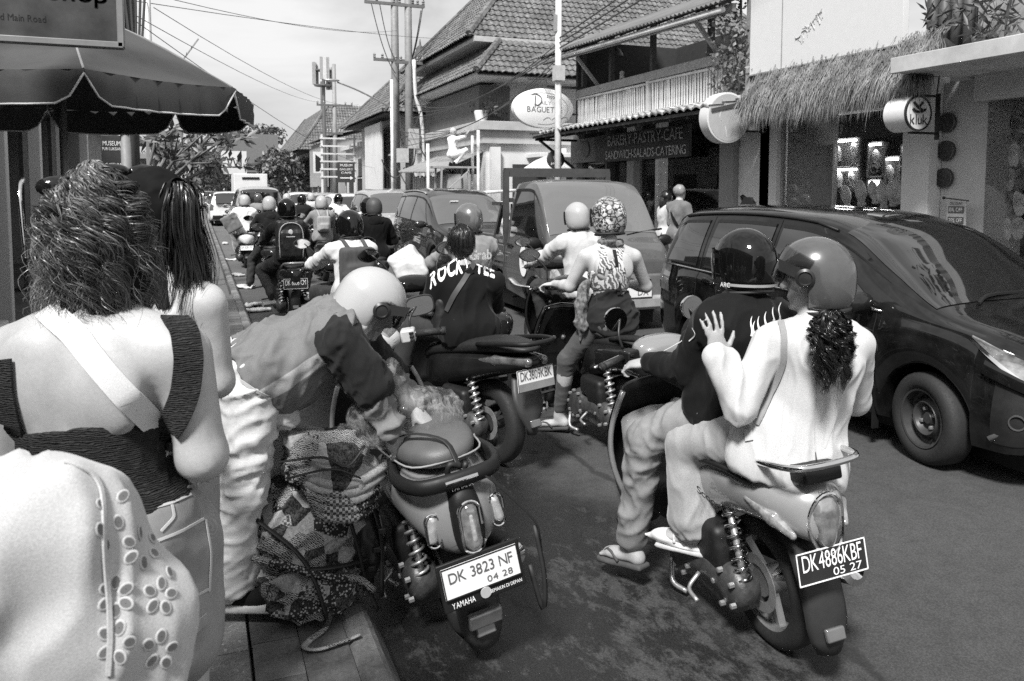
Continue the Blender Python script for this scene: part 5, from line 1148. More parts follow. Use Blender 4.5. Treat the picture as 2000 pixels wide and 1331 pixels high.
MB().tube([(.22, .03, 0), (.22, .03, p.z + .1)], .03, 8).build('post', BLACKM, s, True); MB().bar((0, .03, p.z + .1), (.24, .03, p.z + .1), .02).build('arm', BLACKM, s)
p = AY(230, 252, 8.2); s = thing('white_signal_arm', 'white horizontal sign frame on a grey post under the umbrella', 'sign frame', (p.x, 8.2, .1)); MB().box((.0, 0, p.z - .1), (.62, .05, .035)).box((.3, 0, p.z - .02), (.04, .05, .16)).build('frame_bar', WHITE, s); MB().tube([(.06, .04, 0), (.06, .04, p.z)], .045, 8).build('post', M('post_grey', .2), s, True)
# frangipani tree
fp = Vector((-.75, 10.2, .1)); t = thing('frangipani_tree', 'small leafy street tree reaching out past the umbrella', 'tree', fp); tips = []; m = MB(); g3 = np.random.default_rng(3)
m.tube([(0, 0, 0), (.05, 0, .9), (.1, .1, 1.6)], [.09, .075, .06], 8)
for k in range(13):
    a = g3.uniform(-.9, 1.1); e = Vector((.1 + g3.uniform(.15, 1.0), g3.uniform(-1.2, 1.2), 1.75 + g3.uniform(.0, .75))); md = Vector((.1, .1, 1.6)).lerp(e, .5) + Vector((0, 0, -.08)); m.tube([(.1, .1, 1.6), md, e], [.04, .025, .012], 5)
    for q in range(3): d = e + Vector((g3.uniform(-.25, .3), g3.uniform(-.3, .3), g3.uniform(-.15, .25))); m.tube([md.lerp(e, .6), d], [.015, .007], 4); tips += [np.array(d) + g3.normal(0, .035, 3) for _ in range(14)]
m.build('trunk', M('bark_grey', .16, .8, bump=.3), t, True); leaves(np.array(tips), .05, 'crown', LEAFP, t, 8, 3.2, .1)
# shop goods in the dark at the far left: cart with plastic bags
p = G(30, 660, .95); s = thing('vendor_cart', 'vendor cart with white tray and clear plastic bags in the shade', 'cart', (-1.45, 4.5, .15))
MB().box((0, 0, .5), (.9, .7, .7)).build('cabinet', M('cart_grey', .3, .6), s, bevel=.01); MB().box((0, 0, .88), (1.0, .8, .05)).build('tray', WHITE, s, bevel=.01)
for sd in (-1, 1): wheel(s, sd * .45, .1, .17, .05, 'bike', sd)
for k in range(4): ob('plastic_bag', SD(.02, .06).ell((-.3 + k * .2, -.15 + .1 * (k % 2), 1.03), (.14, .13, .12)).mesh('b', (.03, .08, (0, 0, 1), 5 + k)), M('clear_bag', .5, .15, var=.3), s)
# litter on the wet gutter
for i, (px, py, c) in enumerate(((445, 510, .7), (470, 498, .6), (455, 565, .65), (480, 600, .7), (465, 540, .5), (500, 610, .6), (440, 478, .6))):
    p = G(px, py, 0); o = ob('litter', SD(.02, .03).box((0, 0, .03), (.12 + .04 * (i % 3), .07, .015), None, .01).mesh('l', (.03, .08, (0, 1, 0), i)), M('litter_%d' % int(c * 10), c * .8, .6), None, (max(p.x, .72), p.y, .0), (0, 0, i * 1.3)); tag(o, 'crumpled pale scrap of litter lying in the wet gutter', 'litter', 'litter in the gutter')
tree('street_tree', 'leafy tree beside the sandal shop mirrored in the black car windscreen', (10.4, 2.4, 0), 7.6, 2.8, 1500, .16, LEAF, 91, .16, th=3.2)
# ================================================================== SCOOTERS (local: +Y forward, origin where the rear tyre meets the ground)
LEATHER = M('seat_leather', .014, .55, vsc=30, bump=.15, bsc=220); ENGM = M('engine_cast', .09, .45, .5, vsc=25, var=.35, bump=.2, dirt=.4); ENGD = M('engine_dark', .012, .55, .2, vsc=20, dirt=.2)
GRIPM = M('grip_rubber', .012, .7, bump=.4, bsc=90)
def coil(a, b, r, turns, wire, n=10):
    a, b = Vector(a), Vector(b); Fm = frame(b - a); pts = []
    for i in range(turns * n + 1):
        t = i / (turns * n); k = 2 * math.pi * turns * t; pts.append(np.array(a.lerp(b, t)) + r * (math.cos(k) * Fm[0] + math.sin(k) * Fm[1]))
    return MB().tube(pts, wire, 5)
def arcpts(c, r, a0, a1, n, x=0): return [(x, c[0] + r * math.cos(a), c[1] + r * math.sin(a)) for a in np.linspace(a0, a1, n)]
def mirror(r, sd, y, z, shape_='round', stem=.2, out=.12):
    b = (sd * .2, y, z); t = (sd * (.2 + out), y + .06, z + stem)
    o = MB().tube([b, (b[0] + sd * .01, y + .01, z + stem * .5), (t[0] - sd * .02, y + .05, z + stem)], .006, 6).build('mirror', BLACKM, r, True)
    k = np.linspace(0, 2 * math.pi, 24, endpoint=False); e = (2.0 if shape_ == 'round' else 3.2); w, h = ((.056, .056) if shape_ == 'round' else (.075, .05))
    if shape_ == 'leaf': e = 1.7; w, h = .085, .05
    S = lambda f, dy, cx=0: [(t[0] + f * w * np.sign(math.cos(a)) * abs(math.cos(a)) ** (2 / e), t[1] + dy, t[2] + f * h * np.sign(math.sin(a)) * abs(math.sin(a)) ** (2 / e)) for a in k]
    auto_smooth(MB().loft([S(1, -.012), S(1.04, 0), S(.8, .03), S(.3, .04)]).build('mirror_housing', BLACKM if shape_ != 'round' else CHROME, o)).matrix_parent_inverse = Matrix()
    MB().loft([S(.9, -.0135), S(.02, -.0135)], cap=False).build('mirror_glass', M('mirror_glass', .8, .02, 1, var=.02), o).matrix_parent_inverse = Matrix()
ENGC = {}
def scooter(name, label, loc, rz, lean, st, group=None):
    r = thing(name, label, 'scooter', loc, rz, lean, group=group); bm, dm = st['body'], st.get('dark', PLASTIC); wb, wr = st.get('wb', 1.29), st.get('wr', .25); dtl = st.get('detail', 2)
    wheel(r, 0, 0, wr, .11, st.get('rim', 'bike'), -1, 0, 40, 'rear_wheel'); wheel(r, 0, wb, wr, .09, st.get('rim', 'bike'), -1, 0, 40, 'front_wheel')
    # body shell behind the floor, seat
    b = MB().sel(st['tail'], 28).build('rear_body', bm, r, sub=1)
    MB().sel(st['seat'], 24).build('seat', st.get('seatm', LEATHER), r, sub=1)
    MB().sel([(.48, 0, .40, .10, .16, 3), (.62, 0, .32, .15, .08, 4), (.92, 0, .30, .16, .06, 4), (.99, 0, .33, .15, .08, 3)], 20).build('floorboard', dm, r, sub=1)
    # leg shield: a curved sheet with a thick rim
    hb, zb_ = st.get('bar', (.82, 1.0)); rows, rim_l, rim_r = [], [], []
    for t in np.linspace(0, 1, 12):
        z = .27 + t * (zb_ - .18 - .27); y = hb + .155 - .085 * t + .02 * math.sin(math.pi * t); w = .13 + .12 * math.sin(math.pi * min(1, .12 + t * .75)) ** .8
        rows.append([(x * w, y + .10 * (1 - x * x) ** .5 * .9 - .0, z + .02 * (1 - abs(x))) for x in np.linspace(-1, 1, 13)]); rim_l.append(rows[-1][0]); rim_r.append(rows[-1][-1])
    o = MB().loft(rows, cap=False, closed=False).build('leg_shield', st.get('shieldm', dm), r, True); sm = o.modifiers.new('s', 'SOLIDIFY'); sm.thickness = .012; sm.offset = 1
    for q in (rim_l, rim_r): MB().tube(q, st.get('rimw', .012), 7).build('shield_rim', st.get('trim', bm), r, True)
    front = [[(p[0] * 1.02, p[1] + .035, p[2]) for p in row] for row in rows]
    o = MB().loft(front, cap=False, closed=False).build('front_apron', bm, r, True)
    if 'glove' in st:
        gp = [[(p[0] * .86, p[1] - .02, p[2]) for p in row] for row in rows[3:9]]
        for i, row in enumerate(gp):
            for j in range(len(row)): row[j] = (row[j][0], row[j][1] - .05 * math.sin(math.pi * i / 5), row[j][2])
        MB().loft(gp, cap=False, closed=False).build('glove_box', st['glove'], r, True)
        auto_smooth(MB().lathe([(.035, 0), (.035, .012), (.022, .015), (.018, .004), (.001, .004)], (.12, hb + .15, .68), (0, -1, 0), 18).build('key_switch', st['glove'], r))
    MB().sel([(wb - .18, 0, wr * 1.85, .05, .02, 2.5), (wb - .10, 0, wr * 2.02, .072, .035, 2.5), (wb + .08, 0, wr * 2.0, .07, .035, 2.5), (wb + .25, 0, wr * 1.45, .05, .02, 2.5)], 16).build('front_fender', bm, r, sub=1)
    for sd in (-1, 1): MB().tube([(sd * .075, wb, wr), (sd * .07, wb - .1, wr * 1.9), (sd * .04, hb + .2, .60)], .017, 7).build('fork_leg', STEEL, r, True)
    # handlebar
    h = MB().sel([(hb - .09, 0, zb_ + .0, .1, .04, 2.6), (hb - .04, 0, zb_ + .012, .15, .058, 2.6), (hb + .06, 0, zb_ + .01, .14, .07, 2.4), (hb + .14, 0, zb_ - .01, .09, .06, 2.2)], 24).build('handlebar_cover', st.get('coverm', bm), r, sub=1)
    MB().sel([(hb + .12, 0, zb_ - .03, .075, .055, 2.2), (hb + .165, 0, zb_ - .035, .06, .045, 2.1), (hb + .175, 0, zb_ - .035, .02, .015, 2)], 20).build('headlight', LAMPC, r, sub=1)
    for sd in (-1, 1):
        MB().tube([(sd * .12, hb + .01, zb_), (sd * .22, hb - .02, zb_ + .005), (sd * .35, hb - .085, zb_ - .005)], .011, 8).build('handlebar', STEEL, r, True)
        MB().tube([(sd * .22, hb - .025, zb_ + .004), (sd * .33, hb - .076, zb_ - .003)], .018, 10).tube([(sd * .333, hb - .077, zb_ - .003), (sd * .35, hb - .085, zb_ - .005)], .021, 10).build('grip', GRIPM, r, True)
        MB().box((sd * .18, hb - .02, zb_ + .005), (.07, .075, .065), (0, 0, -sd * .35)).build('switch_box', st.get('switchm', dm), r, bevel=.01)
        if dtl > 1:
            for k in range(3): MB().box((sd * .185, hb - .065, zb_ + .02 - k * .018), (.022, .012, .012), (0, 0, -sd * .35)).build('switch', PLASTIC, r, bevel=.002)
        MB().tube([(sd * .2, hb + .04, zb_), (sd * .3, hb + .0, zb_ - .01), (sd * .36, hb - .03, zb_ - .015)], .006, 6).build('brake_lever', STEEL, r, True)
        if st.get('mirrors', True): mirror(r, sd, hb - .0, zb_ + .04, st.get('mirror', 'round'), st.get('mstem', .19), st.get('mout', .12))
    # engine and swing arm on the left, exhaust on the right
    e = SD(.010, .025).cap((-.12, -.0, wr), .062, (-.13, .12, wr + .02), .07).cap((-.13, .12, wr + .02), .07, (-.13, .36, wr - .0), .085).ell((-.15, .37, wr), (.055, .105, .105)).ell((-.15, .02, wr), (.05, .085, .085)).box((-.09, .18, wr - .06), (.06, .16, .03), None, .02)
    e.cap((-.02, .42, wr + .02), .09, (.0, .58, wr + .06), .075)
    ek = (round(wr, 3), dtl)
    if ek not in ENGC: ENGC[ek] = (e.mesh('engine', relax=2), None)
    ob('engine_case', ENGC[ek][0], ENGM, r)
    if ENGC[ek][1] is None: ENGC[ek] = (ENGC[ek][0], SD(.010, .02).box((-.125, .19, wr + .15), (.04, .10, .035), None, .035).box((-.13, .14, wr + .1), (.035, .06, .035), None, .03).mesh('airbox', relax=2))
    ob('air_box', ENGC[ek][1], ENGD, r)
    if dtl > 1:
        m = MB()
        for k in range(9): a = k * .7; m.lathe([(.011, 0), (.011, .02), (.001, .022)], (-.195, .37 + .09 * math.cos(a), wr + .09 * math.sin(a)), (-1, 0, 0), 6)
        for k in range(5): a = k * 1.25; m.lathe([(.011, 0), (.011, .02), (.001, .022)], (-.185, .02 + .07 * math.cos(a), wr + .07 * math.sin(a)), (-1, 0, 0), 6)
        m.build('case_bolts', STEEL, r)['kind'] = 'stuff'
        auto_smooth(MB().lathe([(.075, 0), (.075, .012), (.05, .018), (.001, .018)], (-.198, .37, wr), (-1, 0, 0), 24).build('crank_cover', ENGM, r))
        MB().tube([(-.2, .2, wr - .02), (-.26, .18, wr - .06), (-.27, .1, wr - .07)], .009, 6).build('kick_starter', STEEL, r, True)
        MB().tube([(-.17, .5, wr - .1), (-.2, .45, wr - .18), (-.17, .38, wr - .2)], .012, 6).build('side_stand', STEEL, r, True)
    sa, sb = (-.135, -.03, wr + .04), (-.125, .06, .56)
    coil(sa, sb, .03, 7, .0065).build('shock_spring', st.get('springm', STEEL), r, True); MB().tube([sa, sb], .014, 8).build('shock_rod', STEEL, r, True)
    ex = MB().tube([(.13, .42, wr - .07), (.14, .25, wr - .02), (.15, .1, wr + .03), (.155, -.12, wr + .09), (.155, -.27, wr + .13)], [.02, .03, .055, .06, .052], 16).build('exhaust', ENGD, r, True)
    auto_smooth(MB().lathe([(.053, 0), (.053, .02), (.03, .03), (.02, .02), (.001, .0)], (.155, -.27, wr + .13), (0, -.95, .28), 18).build('muffler_cap', CHROME, ex)).matrix_parent_inverse = Matrix()
    MB().tube([(-.3, .78, .23), (-.16, .78, .25)], .012, 6).build('footrest', GRIPM, r); MB().tube([(.3, .78, .23), (.16, .78, .25)], .012, 6).build('footrest', GRIPM, r)
    # rear fender, plate
    fy, fz, fw, fl = st.get('fender', (-.22, .50, .085, .30)); rows = []
    for t in np.linspace(0, 1, 9):
        y = fy - .11 * t - .03 * math.sin(math.pi * t); z = fz - fl * t; w = fw * (1 - .25 * t) if st.get('fshape') != 'spade' else fw * (.62 + .5 * math.sin(math.pi * min(1, t * 1.15)) - .55 * max(0, t - .6))
        if st.get('fshape') == 'round': w = fw * (1 - max(0, t - .72) ** 2 * 5)
        rows.append([(x * w, y + .028 * (x * x) , z) for x in np.linspace(-1, 1, 9)])
    o = MB().loft(rows, cap=False, closed=False).build('rear_fender', st.get('fenderm', PLASTIC), r, True); sm = o.modifiers.new('s', 'SOLIDIFY'); sm.thickness = .006
    MB().box((0, fy - .115, fz - fl * .80), (.075, .02, .045), (-.3, 0, 0)).build('reflector', LAMPR, r, bevel=.006)
    MB().tube([(0, fy + .06, fz + .08), (0, fy - .02, fz)], .05, 8, flat=.4).build('fender_stay', PLASTIC, r)
    py, pz, pt = st.get('plate', (-.345, .47, .3)); pw, ph = st.get('psize', (.275, .11))
    up = Vector((0, math.sin(pt), math.cos(pt)))
    if 'frame' in st: MB().prism([(-pw / 2 - .012, -ph / 2 - .045), (pw / 2 + .012, -ph / 2 - .045), (pw / 2 + .012, ph / 2 + .012), (-pw / 2 - .012, ph / 2 + .012)], Vector((0, py + .008, pz)), (1, 0, 0), up, (0, .012, 0)).build('plate_frame', PLASTIC, r, bevel=.003)
    plate(r, (0, py, pz), (1, 0, 0), up, st['lines'], pw, ph, st.get('pdark', False))
    return r
STAIL = [(.60, 0, .48, .085, .12, 2.6, .16), (.50, 0, .54, .13, .13, 2.6, .2), (.3, 0, .62, .17, .09, 2.6, .2), (.1, 0, .655, .182, .085, 2.4, .16), (-.1, 0, .675, .178, .085, 2.3, .125), (-.24, 0, .67, .15, .095, 2.2, .12), (-.33, 0, .655, .10, .10, 2.1, .12), (-.375, 0, .64, .045, .06, 2, .07)]
SSEAT = [(.62, 0, .58, .06, .05, 2.4), (.54, 0, .65, .10, .06, 2.5), (.3, 0, .705, .135, .045, 2.7), (.05, 0, .73, .145, .045, 2.7), (-.15, 0, .755, .13, .04, 2.6), (-.25, 0, .76, .08, .03, 2.3)]
# ---- pale grey retro scooter with the couple
SILV = paint('pale_grey_paint', .36, .2, .35, .8, .2)
sc = scooter('retro_scooter', 'pale grey retro scooter ridden by the couple in blazer and black jacket', (2.05, 2.40, 0), R(-5), R(-6), dict(wb=1.2, body=SILV, shieldm=PLASTIC, trim=SILV, rimw=.014, glove=M('glove_pale', .42, .4), coverm=paint('cover_grey', .2, .25), tail=STAIL, seat=SSEAT, fender=(-.25, .55, .085, .40), fshape='round', fenderm=M('fender_grey', .022, .55), plate=(-.375, .495, .12), pdark=True, springm=CHROME,
    lines=(('DK4886KBF', .86, .52, 0, .16), ('05 27', .42, .24, .2, -.28)), mirror='round', bar=(.77, 1.0), mout=.0, mstem=.13))
# tear-drop tail lamp, indicators, grab rail, badges
def on_tail(y, a, S_, off=.004, n=28):     # point on a body made of superellipse sections
    ys = [q[0] for q in S_][::-1]; f = lambda k: np.interp(y, ys, [q[k] for q in S_][::-1]); hw, hh, zc, e = f(3), f(4), f(2), f(5)
    c, s_ = math.cos(a), math.sin(a); return Vector((np.sign(c) * abs(c) ** (2 / e) * (hw + off), y, zc + np.sign(s_) * abs(s_) ** (2 / e) * (hh + off)))
m = SD(.007, .015).ell((0, -.335, .655), (.062, .05, .075)).ell((0, -.35, .60), (.04, .035, .07)); ob('tail_lamp', m.mesh('tail_lamp'), M('tail_lens', .22, .08, .4, var=.7, vsc=22, coat=1), sc)
auto_smooth(MB().tube([(.068 * math.cos(a), -.352 - .016 * abs(math.sin(a)), .635 + (.1 if math.sin(a) > 0 else .115) * math.sin(a)) for a in np.linspace(0, 2 * math.pi, 25)], .006, 6).build('lamp_rim', CHROME, sc))
for sd in (-1, 1):
    c = Vector((sd * .125, -.25, .625)); ob('indicator', SD(.006, .012).cap((sd * .160, -.13, .665), .012, (sd * .135, -.25, .63), .026).cap((sd * .135, -.25, .63), .026, (sd * .105, -.315, .585), .014).mesh('ind'), M('amber_lens', .3, .1, .3, var=.6, vsc=40, coat=1), sc)
gr = MB().tube([(-.12, -.02, .78), (-.15, -.2, .82), (-.13, -.36, .845), (-.06, -.40, .85), (.06, -.40, .85), (.13, -.36, .845), (.15, -.2, .82), (.12, -.02, .78)], .012, 8).build('grab_rail', CHROME, sc, True)
MB().box((0, -.30, .79), (.15, .12, .06), (-.15, 0, 0)).build('rail_mount', PLASTIC, sc, bevel=.01)
text('HONDA', .075, .014, PRINTB, sc, (0, -.372, .745), UX, (0, .35, .93), .004)
u = Vector((-.01, -.93, -.28)).normalized()
text('Scoopy', .20, .055, M('badge_dark', .02, .25, .3), sc, (-.192, .06, .585), (.06, -.98, -.12), (-.25, -.12, .96), .006, lean=.25, gap=.04, fat=.02)
MB().tube([(-.178, .42, .67), (-.186, .2, .71), (-.178, .02, .735), (-.16, -.16, .735)], .012, 6).build('side_trim', PLASTIC, sc, True)
# ---- grey scooter at the kerb with the batik bags
GRYP = paint('warm_grey_paint', .19, .28, .1, .5, .4)
YT = [(.60, 0, .46, .085, .12, 2.6), (.5, 0, .50, .13, .16, 2.6), (.3, 0, .575, .175, .14, 2.6), (.1, 0, .62, .195, .125, 2.5), (-.1, 0, .625, .19, .125, 2.4), (-.22, 0, .605, .165, .135, 2.3), (-.30, 0, .585, .125, .135, 2.2), (-.345, 0, .575, .07, .10, 2.1)]
YS = [(.64, 0, .60, .06, .05, 2.4), (.55, 0, .69, .11, .07, 2.5), (.3, 0, .76, .155, .06, 2.8), (.05, 0, .785, .165, .062, 2.8), (-.12, 0, .80, .15, .062, 2.6), (-.22, 0, .80, .10, .045, 2.3), (-.255, 0, .795, .04, .02, 2)]
ya = scooter('parked_scooter', 'warm grey parked scooter leaning at the kerb beside batik bags', (.955, 2.94, 0), R(1), R(-10), dict(body=GRYP, shieldm=PLASTIC, tail=YT, seat=YS, seatm=M('seat_grey', .085, .5, vsc=8, bump=.12, bsc=250), fender=(-.20, .50, .085, .42), fshape='round', fenderm=M('fender_mid', .035, .5), plate=(-.40, .425, .12), psize=(.285, .11), frame=1,
    lines=(('DK 3823 NF', .84, .34, 0, .16), ('04 28', .34, .2, .22, -.26)), mirror='rect', mout=.08, mstem=.08, coverm=M('cover_pale', .42, .35), switchm=M('cover_pale', .42), bar=(.84, 1.02), rim='dark'))
pn = MB().sel([(-.24, 0, .62, .062, .135, 2.6), (-.30, 0, .60, .065, .14, 2.6), (-.352, 0, .585, .06, .125, 2.5), (-.368, 0, .575, .045, .10, 2.4)], 20).build('tail_panel', PLASTIC, ya, sub=1)
tlm = SD(.006, .008).cap((0, -.355, .64), .034, (0, -.368, .53), .034); ob('tail_lamp', tlm.mesh('tl'), M('tail_lens', .22), ya)
auto_smooth(MB().tube([(.04 * math.cos(a), -.376 - .0, .585 + .055 * np.sign(math.sin(a)) + .04 * math.sin(a)) for a in np.linspace(0, 2 * math.pi, 33)], .005, 6).build('lamp_rim', CHROME, ya))
ob('lamp_core', SD(.005, .008).cap((0, -.38, .63), .012, (0, -.392, .545), .012).mesh('tc'), LAMPC, ya)
for sd in (-1, 1):
    ob('indicator', SD(.006, .006).cap((sd * .118, -.292, .615), .021, (sd * .128, -.295, .55), .021).mesh('yi'), LAMPC, ya)
    auto_smooth(MB().tube([(sd * .122 + .026 * math.cos(a), -.312 + .004 * math.sin(a), .583 + .034 * np.sign(math.sin(a)) + .026 * math.sin(a)) for a in np.linspace(0, 2 * math.pi, 29)], .004, 6).build('indicator_rim', CHROME, ya))
text('YAMAHA', .085, .016, PRINTW, ya, (0, -.338, .722), UX, (0, .4, .9), .006); text('YAMAHA', .085, .02, PRINTW, ya, (-.085, -.415, .352), UX, (0, .12, 1), .002); text('SEMAKIN DI DEPAN', .12, .012, PRINTW, ya, (.075, -.415, .355), UX, (0, .12, 1), .002)
auto_smooth(MB().lathe([(.02, 0), (.02, .004)], (.0, -.408, .354), (0, -1, 0), 16).build('frame_badge', M('badge_grey', .4), ya))
MB().tube([(-.16, .02, .735), (-.185, -.14, .735), (-.15, -.29, .745), (-.07, -.335, .75), (.07, -.335, .75), (.15, -.29, .745), (.185, -.14, .735), (.16, .02, .735)], .02, 8, flat=1.5).build('grab_rail', PLASTIC, ya, True)
MB().tube([(-.06, -.355, .755), (.06, -.355, .755)], .008, 6).build('rail_chrome', CHROME, ya); 
MB().tube([(-.158, .5, .72), (-.172, .25, .745), (-.165, 0, .77), (-.13, -.2, .785), (0, -.25, .79), (.13, -.2, .785), (.165, 0, .77), (.172, .25, .745)], .004, 5).build('seat_stitch', M('stitch', .25), ya, True)
MB().box((0, -.338, .22), (.13, .03, .06), (.2, 0, 0)).build('fender_lamp', LAMPR, ya, bevel=.008)
# loose black strap over the tail
MB().tube([(-.17, .05, .80), (-.1, -.1, .875), (0, -.22, .855), (.02, -.3, .775), (.09, -.34, .74), (.19, -.33, .60), (.26, -.32, .48), (.27, -.30, .36)], .012, 6, flat=.25).tube([(.25, -.32, .48), (.24, -.36, .3), (.215, -.36, .18), (.2, -.34, .35)], .010, 5, flat=.3).build('luggage_strap', M('strap_black', .012, .6), ya, True)
MB().tube([(.02, -.3, .775), (-.02, -.31, .80), (-.03, -.3, .76), (.01, -.3, .74), (.04, -.31, .79)], .011, 6).build('strap_knot', M('strap_black', .012), ya, True)
# ---- black maxi scooter
NBP = paint('satin_black', .008, .32, .1, .4, .2)
NT_ = [(.68, 0, .46, .09, .13, 2.6), (.55, 0, .54, .14, .16, 2.6), (.3, 0, .59, .19, .13, 2.7), (.05, 0, .64, .19, .10, 2.8), (-.15, 0, .68, .16, .075, 2.8), (-.33, 0, .71, .12, .055, 2.6), (-.45, 0, .725, .07, .03, 2.4)]
NS = [(.72, 0, .58, .06, .05, 2.4), (.6, 0, .66, .13, .06, 2.6), (.35, 0, .71, .165, .05, 2.8), (.1, 0, .755, .16, .055, 2.8), (-.15, 0, .80, .14, .05, 2.8), (-.35, 0, .80, .10, .03, 2.6), (-.42, 0, .80, .06, .015, 2.4)]
nm = scooter('maxi_scooter', 'black maxi scooter with spade mudguard under the man in lettered shirt', (1.74, 4.70, 0), R(17), R(-2), dict(body=NBP, tail=NT_, seat=NS, wb=1.34, wr=.27, fender=(-.30, .64, .10, .36), fshape='spade', fenderm=M('fender_grey2', .035, .5), plate=(-.43, .63, .1), lines=(('DK3609KBK', .86, .42, 0, .22), ('4 28', .34, .3, .3, -.32)), psize=(.28, .13), mirror='leaf', bar=(.92, 1.06), mstem=.2, rim='dark'))
for sd in (-1, 1): ob('tail_lamp', SD(.008, .02).cap((sd * .06, -.43, .735), .028, (sd * .125, -.2, .72), .03).cap((sd * .125, -.2, .72), .03, (sd * .15, -.05, .70), .012).mesh('ntl'), M('smoke_lens', .16, .06, .5, var=.8, vsc=14, coat=1), nm)
MB().tube([(-.15, -.05, .80), (-.15, -.3, .84), (-.1, -.47, .855), (.1, -.47, .855), (.15, -.3, .84), (.15, -.05, .80)], .016, 8).build('grab_rail', PLASTIC, nm, True)
MB().prism([(-.135, -.02), (.135, -.02), (.135, .025), (-.135, .025)], Vector((0, -.4375, .59)), (1, 0, 0), (0, .1, 1), (0, -.002, 0)).build('plate_band', M('band_plate', .22), nm)
# ---- dark scooter of the woman in the tank top
TBP = paint('dark_scooter_paint', .009, .15, .1, .9, .2)
tb = scooter('commuter_scooter', 'dark commuter scooter under the woman in a tank top', (2.64, 4.58, 0), R(2), 0, dict(body=TBP, shieldm=TBP, trim=PLASTIC, tail=STAIL, seat=SSEAT, wr=.255, plate=(-.36, .50, .1), pdark=True, lines=(('DK 14 ZI', .8, .5, 0, .1),), mirror='leaf', bar=(.82, 1.03), rim='dark'))
for sd in (-1, 1): ob('tail_lamp', SD(.009, .02).cap((sd * .05, -.34, .68), .035, (sd * .12, -.18, .69), .03).mesh('ttl'), M('smoke_lens', .16), tb)
MB().tube([(-.13, .02, .76), (-.14, -.2, .80), (-.08, -.37, .81), (.08, -.37, .81), (.14, -.2, .80), (.13, .02, .76)], .013, 8).build('grab_rail', PLASTIC, tb, True)
# ================================================================== PEOPLE
from mathutils.bvhtree import BVHTree
def AD(px, py, d):               # direction meets the plane d metres in front of the camera (level distance)
    r = ray(px, py); return Vector((0, 0, CAM_H)) + r * (d / (r.x * math.sin(YAW) + r.y * math.cos(YAW)))
def mat_skin(name, c):
    t = NT(name); a, b = t.noise(14, 5, .6), t.noise(160, 3)
    t.set('Base Color', t.math('MULTIPLY', t.rng(a, .3, .7, c * .9, c * 1.08), t.rng(b, .3, .7, .95, 1.05))); t.set('Roughness', t.rng(a, .3, .7, .42, .6)); t.set('Subsurface Weight', .12); t.b.inputs['Subsurface Radius'].default_value = (.01, .01, .01); t.set('Specular IOR Level', .35)
    t.bump(b, .08, .002); return t.m
SKINL, SKINM, SKIND = mat_skin('skin_light', .43), mat_skin('skin_mid', .32), mat_skin('skin_tan', .19)
def mat_cloth(name, c, weave=260, r=.85, var=.12, fuzz=.25):
    if name in MATS: return MATS[name]
    t = NT(name); a = t.noise(6, 5, .6); w = t.noise(weave, 2)
    t.set('Base Color', t.math('MULTIPLY', t.rng(a, .3, .7, c * (1 - var), c * (1 + var)), t.rng(w, .3, .7, .88, 1.12))); t.set('Roughness', r); t.set('Sheen Weight', fuzz if c > .08 else .06); t.set('Specular IOR Level', .25 if c > .05 else .08); t.bump(w, .18, .002)
    MATS[name] = t.m; return t.m
def mat_denim(name, c):
    t = NT(name); w = t.wave(420, 1.5, 2, 1, t.co((1, 1, .6), (.5, .3, .6))); a = t.noise(7, 6, .6)
    t.set('Base Color', t.math('MULTIPLY', t.rng(a, .3, .7, c * .72, c * 1.3), t.rng(w, 0, 1, .84, 1.12))); t.set('Roughness', .85); t.bump(w, .12, .002); return t.m
HAIRD = M('hair_dark', .012, .34, spec=.6, var=.5, vsc=40); HAIRB = M('hair_brown', .045, .46, spec=.6, var=.55, vsc=40)
BLACKC, WHITEC, GREYC, DARKC, PALEC, MIDC = mat_cloth('black_cloth', .007), mat_cloth('white_cloth', .74), mat_cloth('grey_cloth', .2), mat_cloth('dark_cloth', .016), mat_cloth('pale_cloth', .45), mat_cloth('mid_cloth', .11)
DENIM, DENIML, DENIMD = mat_denim('denim', .2), mat_denim('denim_light', .25), mat_denim('denim_dark', .025)
KHAKI = mat_cloth('khaki_cloth', .52)
def V3(*a): return Vector(a)
def two_bone(a, b, l1, l2, pole):
    a, b = Vector(a), Vector(b); d = b - a; L = min(d.length, (l1 + l2) * .998); n = d.normalized(); x = (l1 * l1 - l2 * l2 + L * L) / (2 * L); h = math.sqrt(max(l1 * l1 - x * x, 0)); p = Vector(pole); p = (p - n * p.dot(n)).normalized(); return a + n * x + p * h
def tframe(J):
    up = (J['nck'] - J['pel']).normalized(); rt = (J['sr'] - J['sl']); rt = (rt - up * rt.dot(up)).normalized(); return np.array([rt, up.cross(rt), up])
